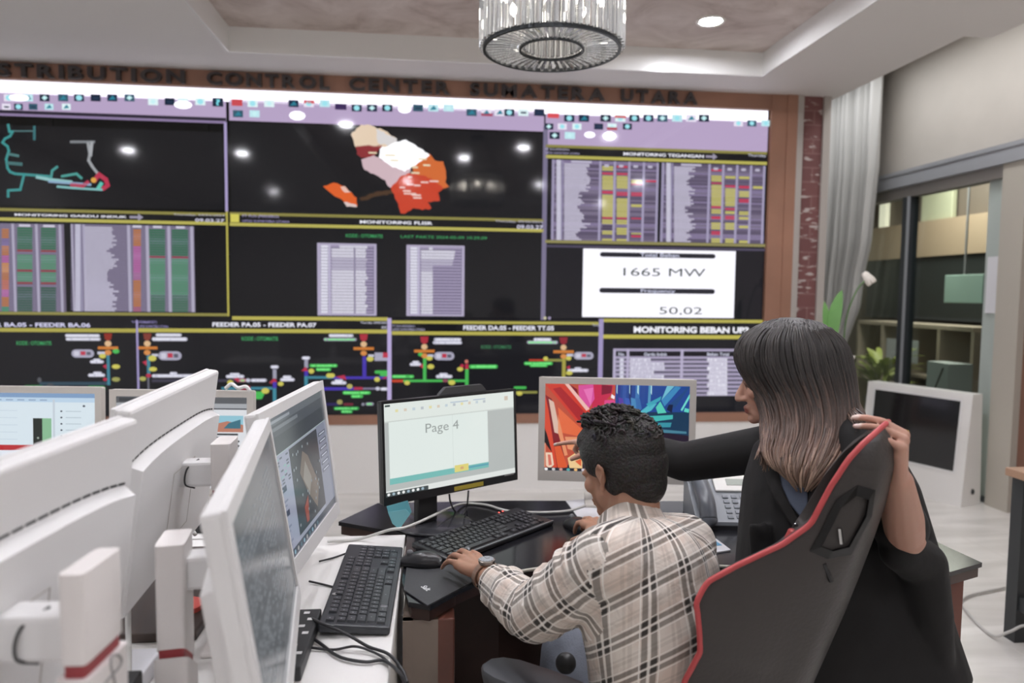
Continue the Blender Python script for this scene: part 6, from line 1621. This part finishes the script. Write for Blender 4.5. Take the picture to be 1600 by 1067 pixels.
# cut the tube ends: neck hole and cuffs stay closed round the skin, so just drop what lies inside the neck
segs = [(LS, LE, 'a'), (LE, CUFF, 'f'), (RS_m, RE, 'A'), (RE, CUFR, 'F')]
def seg_d(p, a, b):
    d = b-a; t = max(0, min(1, (p-a).dot(d)/d.length_squared)); return (p-(a+d*t)).length, t
P0 = PEL; uvs = []; S_ = 1/.078
for f in fs:
    c = sum((vs[i] for i in f), V())/len(f)
    best = None
    for (a, b, nm) in segs:
        d, t = seg_d(c, a, b)
        if nm in 'aA': d += max(0, .10-t*.28)*.9
        if best is None or d < best[0]: best = (d, a, b, nm)
    torso = seg_d(c, chest + V((0, 0, -.05)), PEL)[0]
    if torso-.085 < best[0]-.02:
        cs = []
        for i in f:
            q = vs[i]-chest; ql, qf = q.dot(TL), q.dot(TF)
            cs.append((math.atan2(ql, -qf+.03)*.145*S_+.06, (q.dot(up)+.6*qf)*S_+.25))
        uvs.append(cs)
    else:
        d, a, b, nm = best; ax = (b-a).normalized(); e1 = ax.cross(V((0, 0, 1))).normalized(); e2 = ax.cross(e1)
        ref = -(_f - ax*_f.dot(ax)).normalized(); e2_ = ax.cross(ref)
        L0 = 0 if nm in 'aA' else (LE-LS).length
        cs = []
        for i in f:
            q = vs[i]-a; ang = math.atan2(q.dot(e2_), q.dot(ref)); cs.append((ang*.062*S_+.4, (q.dot(ax)+L0)*S_+.1))
        uvs.append(cs)
sh = skin_mesh('shirt', vs, fs, plaid_mat(), man, uvs=uvs)
# collar folded over at the neck
nax = (HC + HR @ V((0, -.02, -.06)) - C7); nax = (nax.normalized() + V((0, 0, .4))).normalized(); nb = (-TF - nax*(-TF).dot(nax)).normalized(); nl = nax.cross(nb)
cc = C7 + TF*.030 + V((0, 0, -.016))
cv = []; cf = []; cu_ = []; NK = 40
prof_c = [(.057, -.012), (.060, .026), (.064, .031), (.069, .027), (.082, -.012), (.084, -.020), (.079, -.018)]
for k in range(NK+1):
    an = -2.5+5.0*k/NK; drop = .020*(1-math.cos(an))*.5
    for (r_, z_) in prof_c: cv.append(cc + (nb*math.cos(an)*.95 + nl*math.sin(an))*r_ + nax*(z_-drop*.9))
m_ = len(prof_c); cuv = []
for k in range(NK):
    for j in range(m_-1):
        cf.append([k*m_+j, k*m_+j+1, (k+1)*m_+j+1, (k+1)*m_+j]); cuv.append([((-2.5+5.0*kk/NK)*.070*S_, (jj*.012)*S_+.3) for kk, jj in ((k, j), (k, j+1), (k+1, j+1), (k+1, j))])
co_ = skin_mesh('collar', cv, cf, sh.data.materials[0], man, uvs=cuv)
md_ = co_.modifiers.new('thick', 'SOLIDIFY'); md_.thickness = .0022
# jeans
jn = MB()
for (h, k_, a_) in ((hipL, kneeL, ankL), (hipR, kneeR, ankR)): bridge(jn, [h, k_, a_ + V((0, 0, .0))], [.100, .074, .062])
jn.capsule(hipL, hipR, .10, .10)
vs, fs = remesh(jn, .008, 5); skin_mesh('jeans', vs, fs, mat('grey_denim', '#6a6f7a', .8, vary=.25, vscale=12, bump=.2, bscale=200), man)
for a_ in (ankL, ankR):
    b = MB(); b.capsule(a_ + V((.01, -.02, -.045)), a_ + V((-.06, .14, -.055)), .044, .036, flat=None); vs, fs = remesh(b, .006, 3)
    vs = [V((v.x, v.y, max(v.z, .002))) for v in vs]; skin_mesh('shoe', vs, fs, mat('shoe_black', '#222222', .4), man)
# hair: short sides, curls on top
hb = MB()
GH = lambda x, y, z: HC + HR @ V((x*.85, y*.845, z*.865))
hb.ball(GH(0, -.014, .062), (.080, .098, .076), 14, R=HR); hb.ball(GH(0, -.046, .020), (.074, .068, .070), 14, R=HR); hb.ball(GH(0, .014, .090), (.066, .074, .046), 12, R=HR)
hb.ball(GH(0, -.060, -.020), (.056, .048, .058), 12, R=HR)
for s in (-1, 1): hb.ball(GH(s*.064, .020, .035), (.014, .036, .030), 10, R=HR); hb.ball(GH(s*.062, -.020, .0), (.016, .03, .04), 10, R=HR)
g = random.Random(5)
for k in range(150):
    th = g.random()*2*PI; rr_ = math.sqrt(g.random())
    x, y = .062*rr_*math.cos(th), -.012+.074*rr_*math.sin(th); z = .088+.044*math.sqrt(max(0, 1-rr_*rr_*.9))
    hb.ball(GH(x, y, z+.004*g.random()), (.010+.006*g.random(),)*3, 6)
for k in range(10):
    hb.ball(GH(-.05+.1*k/9, .066+.006*math.sin(k*1.3), .090+.010*math.sin(k)), .014, 8)
vs, fs = remesh(hb, .0042, 3)
g = random.Random(2); hc = []
for v in vs: hc.append(tuple(q*(.75+.5*g.random()) for q in lin('#2a2725')))
hair = skin_mesh('hair', vs, fs, attr_mat('dark_hair', rough=.45, spec=.4, bump=.9, bscale=190), man, cols=hc)
# curls
cm = MB()
for k in range(240):
    th = g.random()*2*PI; r0 = math.sqrt(g.random()); x, y = .066*r0*math.cos(th), -.012+.078*r0*math.sin(th); z = .101+.044*math.sqrt(max(0, 1-r0*r0*.92))
    a0 = g.random()*6; rad = .009+.007*g.random(); pts = []
    for q in range(9):
        a = a0+q*.65; pts.append(GH(x+rad*math.cos(a), y+rad*math.sin(a)+.002*q*g.random(), z+.006+.012*math.sin(a*.9)+.001*q))
    f0 = len(cm.f); cm.tube(smooth_path(pts, 3), .0021+.0012*g.random(), 5)
    c = tuple(q*(.7+.7*g.random()) for q in lin('#2a2725'))
    for i in range(f0, len(cm.f)): cm.c[i] = c
for k in range(230):
    az = g.random()*2*PI; po = math.radians(8+66*g.random()**.8)
    if math.sin(az) > .2 and po > .9: continue
    n0 = V((math.sin(po)*math.cos(az), math.sin(po)*math.sin(az), math.cos(po))); e1 = n0.cross(V((.3, 1, .1))).normalized(); e2 = n0.cross(e1)
    c0 = V((.0885*n0.x, -.014+.1075*n0.y, .062+.0865*n0.z)); a0 = g.random()*6; rad = .008+.006*g.random(); pts = []
    for q in range(8):
        a = a0+q*.7; w_ = c0 + e1*(rad*math.cos(a)) + e2*(rad*math.sin(a)+.0018*q) + n0*(.001+.005*math.sin(a*.8)+.0006*q); pts.append(GH(*w_))
    f0 = len(cm.f); cm.tube(smooth_path(pts, 3), .0020+.0010*g.random(), 5)
    c = tuple(q*(.7+.7*g.random()) for q in lin('#2a2725'))
    for i in range(f0, len(cm.f)): cm.c[i] = c
cm.build('curls', attr_mat('dark_hair', rough=.45), hair, smooth=True)
# watch
wt = thing('wristwatch', 'round steel wristwatch on the seated man\'s left wrist', 'watch', tuple(LW))
wd = (LW-LE).normalized(); wc = LW - wd*.012; wn = V((.12, -.35, .93)); wn = (wn-wd*wn.dot(wd)).normalized(); ws = wd.cross(wn)
R3 = Matrix((ws, wd, wn)).transposed().to_4x4(); Tw = Matrix.Translation(wc) @ R3
band = MB(); pts = []
for k in range(33):
    a = 2*PI*k/32; pts.append((.0335*math.sin(a), 0, .0315*math.cos(a)))
o_ = len(band.v)
for (x, y, z) in pts:
    pass
vsb = []; 
for (x, y, z) in pts:
    for (dy, s) in ((-.008, 1), (.008, 1), (.008, 1.07), (-.008, 1.07)): vsb.append((x*s, dy, z*s))
fsb = []
for k in range(32):
    for j in range(4): fsb.append((k*4+j, k*4+(j+1) % 4, (k+1)*4+(j+1) % 4, (k+1)*4+j))
band.add(vsb, fsb, 0, Tw); band.build('strap', mat('rose_steel', '#a98c7a', .3, metal=.7), wt)
TF_ = Tw @ Matrix.Translation((0, 0, .0335))
MB().lathe([(.0001, -.002), (.0185, -.002), (.0195, .002), (.0195, .006), (.0165, .0075), (.0001, .0075)], 32, M=TF_).build('case', mat('watch_case', '#8d8680', .25, metal=.7), wt, auto=40)
MB().lathe([(.0001, .0076), (.016, .0076), (.016, .0079), (.0001, .0079)], 28, M=TF_).build('dial', mat('dial_grey', '#9a9ea3', .2), wt)
h_ = MB(); h_.box((-.0006, 0, .0080), (.0006, .011, .0084), M=TF_).box((0, -.0006, .0080), (.008, .0006, .0084), M=TF_)
for k in range(12): a = 2*PI*k/12; h_.box((.0133*math.cos(a)-.0007, .0133*math.sin(a)-.0007, .0079), (.0133*math.cos(a)+.0007, .0133*math.sin(a)+.0007, .0082), M=TF_)
h_.build('hands', mat('dial_mark', '#3b3b3d', .4), wt)

# ------------------------------------------------------------------ the standing woman
wo = thing('person', 'woman in a black blazer leaning over the chair and pointing at the wallpaper screen', 'person', (0, 0, 0))
WH = P(1222, 592, 1.71); WF = V((-.86, .44, -.20)).normalized(); WR = frame(WF, V((-.22, .08, 1)))
WRS, WLS = P(1222, 694, 1.80), P(1338, 692, 1.60)
wtip = P(873, 688, 2.24); wwr = wtip + (WRS-wtip).normalized()*.17 + V((0, 0, .005))
WRE = ik(WRS, wwr, .285, .25, (.2, .2, -1))
WLE, WLW = P(1414, 838, 1.45), P(1404, 752, 1.30)
neckb = (WRS+WLS)/2 + V((-.01, .01, .06)); hips = P(1330, 930, 1.67)
wchest = (WRS+WLS)/2
wb = MB()
head(wb, WH, WR, .94, True); ear(wb, WH, WR, 1, .9); ear(wb, WH, WR, -1, .9)
wb.capsule(WH + WR @ V((0, -.02, -.03)), neckb, .046, .052)
BF = V((-.88, .47, 0)).normalized(); BLf = V((-BF.y, BF.x, 0))
bridge(wb, [neckb, wchest + V((0, 0, -.08)), (wchest+hips)/2, hips, hips + V((.02, 0, -.06))], [.06, .095, .085, .085, .085])
bridge(wb, [neckb + V((0, 0, -.02)), WRS, WRE, wwr], [.05, .048, .038, .024]); bridge(wb, [neckb + V((0, 0, -.02)), WLS, WLE], [.05, .048, .039])
bridge(wb, [WLE, WLE + (WLW-WLE)*.35, WLW], [.037, .038, .0255])
lh = hips + BLf*.06; rh = hips - BLf*.06
for h in (lh, rh):
    kn = V((h.x-.03, h.y+.02, .46)); an = V((h.x+.04, h.y-.02, .09)); bridge(wb, [h, kn, an], [.070, .052, .040]); wb.capsule(an + V((0, 0, -.045)), an + BF*.14 + V((0, 0, -.06)), .034, .026)
# pointing right hand
pd = (wtip-wwr).normalized()
nailsP, _m = hand(wb, wwr, pd, (.10, -.30, .9), -1, [(.02, .05, .05), (.9, 1.2, .7), (1.0, 1.25, .7), (1.05, 1.2, .6)], .93, thumb=(.75, .45, -.45, .3))
# left hand hooked over the top of the chair
kd = P(1409, 690, 1.285) - WLW; kn_ = _r*.85 + V((0, 0, .3)) - _f*.35
nailsC, mcpC = hand(wb, WLW, kd, kn_, 1, [(1.0, .35, .2), (1.05, .35, .2), (1.1, .35, .2), (1.15, .4, .25)], .95, spread=(.10, .03, -.04, -.12), thumb=(.7, .5, -.5, .3))
vs, fs = remesh(wb, .0034, 5, .5)
mkw = []
for s in (-1, 1):
    mkw += [(WH + WR @ V((s*.032, .086, .014)), .009, '#3a2c26', .7), (WH + WR @ V((s*.030, .083, -.002)), .008, '#2a201c', .85), (WH + WR @ V((s*.034, .062, -.028)), .02, '#c0826c', .3)]
for (x, y, z) in ((0, .098, -.060), (.009, .094, -.062), (-.009, .094, -.062)): mkw.append((WH + WR @ V((x, y, z)), .0085, '#8f4a44', .85))
for (p, dd, nn) in nailsP+nailsC: mkw.append((p, .0065, '#e0cfc8', .85))
skin_mesh('body', vs, fs, M_SKIN, wo, cols=shade(vs, '#bd9280', mkw))
# blouse and trousers
M_SUIT = mat('black_suiting', '#1d1c1c', .75, spec=.25, bump=.25, bscale=14, sheen=.05)
bl_ = MB(); bridge(bl_, [wchest + V((0, 0, -.03)) + BF*.035, wchest + V((0, 0, -.16)) + BF*.035, (wchest+hips)/2 + BF*.03, hips], [.085, .100, .100, .115])
vs, fs = remesh(bl_, .007, 4); skin_mesh('blouse', vs, fs, mat('dusty_blue_blouse', '#747f95', .8, bump=.2, bscale=30), wo)
tr = MB()
for h in (lh, rh): bridge(tr, [h, V((h.x-.03, h.y+.02, .46)), V((h.x+.04, h.y-.02, .11))], [.085, .075, .08])
tr.capsule(lh, rh, .085, .085); vs, fs = remesh(tr, .010, 4); skin_mesh('trousers', vs, fs, M_SUIT, wo)
# blazer: left panel, right panel, sleeves; open down the front
from mathutils.bvhtree import BVHTree
bz_ = MB()
bax = V((_r.x, _r.y, 0)).normalized(); bay = V((-bax.y, bax.x, 0))         # across and away, as the blazer hangs
def ring_at(c, a, b, n=28, tilt=0):
    out = []
    for k in range(n):
        t = 2*PI*k/n; ca, sa = math.cos(t), math.sin(t); p = .72
        out.append(c + bax*(a*math.copysign(abs(ca)**p, ca)) + bay*(b*math.copysign(abs(sa)**p, sa)) + V((0, 0, tilt*a*ca)))
    return out
LV = [(P(1283, 672, 1.70), .105, .060, 0), (P(1282, 700, 1.69), .150, .095, 0), (P(1294, 760, 1.67), .190, .120, 0), (P(1300, 830, 1.65), .206, .130, 0), (P(1306, 900, 1.64), .222, .135, 0), (P(1316, 970, 1.63), .236, .140, 0), (P(1330, 1046, 1.62), .246, .145, .06)]
vs = []; n_ = 28
for (c, a, b, tl) in LV: vs += ring_at(c, a, b, n_, tl)
fs = [tuple(range(n_-1, -1, -1)), tuple((len(LV)-1)*n_+k for k in range(n_))]
for i in range(len(LV)-1): fs += [(i*n_+k, i*n_+(k+1) % n_, (i+1)*n_+(k+1) % n_, (i+1)*n_+k) for k in range(n_)]
bz_.add(vs, fs)
bridge(bz_, [WRS + V((0, 0, -.005)), WRE, wwr + (WRE-wwr)*.12], [.062, .055, .043]); bridge(bz_, [WLS + V((0, 0, -.005)), WLE + (WLS-WLE)*.10], [.064, .056])
bridge(bz_, [neckb + V((0, 0, -.035)) - BF*.02, WLS], [.048, .056]); bridge(bz_, [neckb + V((0, 0, -.035)) - BF*.02, WRS], [.048, .055])
# long hanging folds
g = random.Random(4)
for k in range(16):
    x = 1180+18*k+g.uniform(-6, 6); bz_.capsule(P(x, 820+g.uniform(0, 40), 1.56), P(x+18+g.uniform(-4, 14), 1035, 1.53), .012, .020, 8)
bridge(bz_, [P(1405, 862, 1.46), P(1440, 880, 1.50), P(1452, 960, 1.52), P(1468, 1040, 1.53)], [.040, .050, .046, .03])
bridge(bz_, [P(1368, 705, 1.60), P(1404, 770, 1.58), P(1428, 860, 1.56), P(1450, 960, 1.55)], [.045, .046, .05, .05])
vs, fs = remesh(bz_, .0065, 9, .5)
skin_mesh('blazer', vs, fs, M_SUIT, wo)
bvh = BVHTree.FromPolygons(vs, fs)
def on_cloth(pts, lift, th, nm, m, sub=7):
    """a piece of cloth lying on the blazer: outline refined, dropped on its surface and thickened"""
    ctr = V((sum(p[0] for p in pts)/len(pts), sum(p[1] for p in pts)/len(pts), 0)); ol = []
    for i, p in enumerate(pts):
        q = pts[(i+1) % len(pts)]
        for j in range(4): ol.append(V((p[0]+(q[0]-p[0])*j/4, p[1]+(q[1]-p[1])*j/4, 0)))
    grid = []; n = len(ol)
    def drop(x, y):
        d = ray(x, y); h = bvh.ray_cast(CAM, d.normalized())
        if h[0] is None: h = (P(x, y, 1.6), -d, 0, 0)
        return h[0] - d.normalized()*lift
    lay = []
    for s_ in range(sub+1):
        k = 1-s_/sub; lay.append([drop(ctr.x+(o.x-ctr.x)*k, ctr.y+(o.y-ctr.y)*k) for o in ol])
    b = MB(); vv = []; ff = []
    for L in lay: vv += L
    for i in range(sub):
        for k in range(n): ff.append((i*n+k, i*n+(k+1) % n, (i+1)*n+(k+1) % n, (i+1)*n+k))
    o_ = len(vv); vv += [v + _f*th for v in lay[0]]
    for k in range(n): ff.append((k, o_+k, o_+(k+1) % n, (k+1) % n))
    b.add(vv, ff); return b.build(nm, m, wo, smooth=True)
on_cloth([(1214, 722), (1250, 728), (1262, 770), (1262, 806), (1250, 806), (1232, 784), (1220, 756)], .006, .010, 'blouse_front', mat('dusty_blue_blouse', '#747f95', .8))
M_LAP = mat('lapel_black', '#2a2929', .7, spec=.25)
on_cloth([(1268, 690), (1300, 700), (1306, 740), (1290, 800), (1266, 838), (1262, 812), (1266, 770), (1258, 730)], .010, .012, 'lapel', M_LAP)
on_cloth([(1200, 700), (1214, 722), (1220, 756), (1236, 792), (1256, 826), (1240, 826), (1206, 770), (1194, 730)], .010, .012, 'lapel', M_LAP)
# hair of the woman
GW = lambda x, y, z: WH + WR @ V((x*.94, y*.94, z*.94))
# the fall of hair: (row, left, right, distance, depth)
HL = [(496, 1222, 1250, 1.715, .020), (503, 1196, 1278, 1.715, .048), (514, 1174, 1300, 1.715, .066), (532, 1157, 1314, 1.715, .080), (555, 1150, 1322, 1.712, .088), (580, 1157, 1328, 1.708, .090), (605, 1174, 1331, 1.70, .088), (630, 1188, 1333, 1.685, .080), (655, 1194, 1336, 1.66, .070), (680, 1192, 1332, 1.63, .058), (705, 1194, 1318, 1.595, .046), (728, 1204, 1298, 1.57, .032), (746, 1222, 1280, 1.558, .020), (760, 1240, 1262, 1.552, .010)]
hax = bax0 = V((_r.x, _r.y, 0)).normalized(); hay = V((-hax.y, hax.x, 0))
def hull(y, th, lift=0):
    for A, B in zip(HL, HL[1:]):
        if A[0] <= y <= B[0] or B is HL[-1]:
            t = max(0, min(1, (y-A[0])/(B[0]-A[0]))); L = [A[k]+(B[k]-A[k])*t for k in range(5)]; break
    if y < HL[0][0]: L = list(HL[0])
    xc = (L[1]+L[2])/2; hw = (L[2]-L[1])/2/FOC*L[3]+lift
    return P(xc, y, L[3]) + hax*(hw*math.cos(th)) + hay*((L[4]+lift)*math.sin(th))
hv = []; hf = []; NH = 36; ys = [row[0] for row in HL]
ys = [496+262*i/42 for i in range(43)]
for y in ys:
    for k in range(NH): hv.append(hull(y, 2*PI*k/NH))
for i in range(len(ys)-1):
    for k in range(NH): hf.append((i*NH+k, i*NH+(k+1) % NH, (i+1)*NH+(k+1) % NH, (i+1)*NH+k))
hf.append(tuple(range(NH-1, -1, -1))); hf.append(tuple((len(ys)-1)*NH+k for k in range(NH)))
wh = MB(); wh.add(hv, hf)
wh.capsule(P(1310, 610, 1.70), P(1338, 650, 1.65), .030, .022)
vs, fs = remesh(wh, .0052, 5)
DKH, BRH, TIP = lin('#2b2725'), lin('#6e574c'), lin('#b39a86')
def hcol(t, g_):
    t = max(0, min(1, t)); a = DKH if t < .5 else BRH; 
    if t < .28: c = DKH
    elif t < .58: k = (t-.28)/.3; c = tuple(DKH[i]+(BRH[i]-DKH[i])*k for i in range(3))
    else: k = min(1, (t-.58)/.32); c = tuple(BRH[i]+(TIP[i]-BRH[i])*k for i in range(3))
    return tuple(x*g_ for x in c)
g = random.Random(17); topz = WH.z+.13
hc = [hcol((topz-v.z)/.42, .8+.4*g.random()) for v in vs]
M_WHAIR = attr_mat('long_hair', rough=.42, spec=.45, bump=.25, bscale=90)
whair = skin_mesh('hair', vs, fs, M_WHAIR, wo, cols=hc)
lk = MB(); paths = []
def lock(a, b, c, d): paths.append([a, b, c, d])
for k in range(300):                                          # from the crown down the near side
    th = -PI*(k+.5)/300 + g.uniform(-.02, .02); u = g.random()
    y0 = 498+14*g.random(); ye = 700+68*g.random()
    if k > 225: ye = 660+75*g.random()
    w1 = g.uniform(-.03, .03)
    lk_ = [hull(y0+(ye-y0)*q, th+w1*q+(.10*math.cos(th) if q > .8 else 0), .0025+.004*u*(q > .1)) for q in (0, .12, .3, .5, .7, .88, 1)]
    paths.append(lk_)
for k in range(44):                                           # pale ends falling in front of the chest
    u = g.random(); lock(hull(600, -2.6-.4*u, .003), P(1197+10*u, 650, 1.655), P(1192+14*u+g.uniform(-4, 4), 690, 1.625), P(1186+22*u+g.uniform(-8, 6), 712+26*g.random(), 1.60))
for k in range(60):                                           # swept back over the shoulder
    u = g.random()
    lock(GW(.03+.05*u, -.10, .04-.05*u), P(1300+g.uniform(-5, 8), 605+g.uniform(-10, 10), 1.68), P(1326+g.uniform(-8, 8), 640+g.uniform(-8, 6), 1.63), P(1362+g.uniform(-28, 6), 664+g.uniform(-6, 10), 1.555))
for k in range(24):                                           # fringe beside the face
    u = g.random(); lock(GW(.01+.04*u, .075, .122), GW(.066+.010*u, .092-.018*u, .060), GW(.078, .066+.014*u, .0), P(1205+g.uniform(-12, 18), 668+g.uniform(-20, 40), 1.665))
strands(lk, paths, .0036, lambda t, pth: hcol((topz-(pth[0]+(pth[-1]-pth[0])*t).z)/.42 + .06*math.sin(pth[0].x*900+pth[-1].y*700), .55+1.0*abs(math.sin(pth[0].x*1777+pth[-1].z*931))**1.5))
lk.build('locks', M_WHAIR, whair, smooth=True)
# ring
rg = thing('finger_ring', 'gold ring on the woman\'s hand over the chair top', 'ring', tuple(mcpC[0]))
rc = mcpC[0] + (P(1365, 668, 1.27)-mcpC[0])*.28
rd = (P(1365, 668, 1.27)-mcpC[0]).normalized()
Tr = Matrix.Translation(mcpC[0] + kd.normalized()*.006) @ rot_to(kd).to_4x4()
rgm = mat('gold', '#c9a34a', .25, metal=1)
RB = MB(); RB.lathe([(.0105, -.0015), (.0122, -.0015), (.0122, .0015), (.0105, .0015)], 24, M=Tr, close=True); RB.build('band', rgm, rg, smooth=True)
MB().ball(Tr @ V((0, -.0125, 0)), .0035, 8).build('stone', rgm, rg, smooth=True)
# ================================================================== CAMERA AND RENDER LOOK
cd = bpy.data.cameras.new('camera'); cam = bpy.data.objects.new('camera', cd); COL.objects.link(cam)
cd.sensor_fit = 'HORIZONTAL'; cd.sensor_width = 36; cd.lens = 36*FOC/1600; cd.clip_start = .02
cam.matrix_world = Matrix((( _r.x, _u.x, -_f.x, CAM.x), (_r.y, _u.y, -_f.y, CAM.y), (_r.z, _u.z, -_f.z, CAM.z), (0, 0, 0, 1)))
cd.dof.use_dof = True; cd.dof.focus_distance = 1.75; cd.dof.aperture_fstop = 2.8
SC.camera = cam
w = bpy.data.worlds.new('world'); SC.world = w; w.use_nodes = True
w.node_tree.nodes['Background'].inputs['Color'].default_value = (.9, .93, 1, 1); w.node_tree.nodes['Background'].inputs['Strength'].default_value = .3
SC.view_settings.view_transform = 'Standard'; SC.view_settings.look = 'None'; SC.view_settings.gamma = 1; SC.view_settings.use_curve_mapping = False
SC.view_settings.exposure = 0
SC.cycles.use_denoising = True
SC.cycles.max_bounces = 8; SC.cycles.diffuse_bounces = 5; SC.cycles.glossy_bounces = 4; SC.cycles.transmission_bounces = 8; SC.cycles.transparent_max_bounces = 12
SC.cycles.sample_clamp_indirect = 6
SC.cycles.caustics_reflective = False; SC.cycles.caustics_refractive = False
for o in list(bpy.data.objects):
    if '_local' in o: del o['_local']
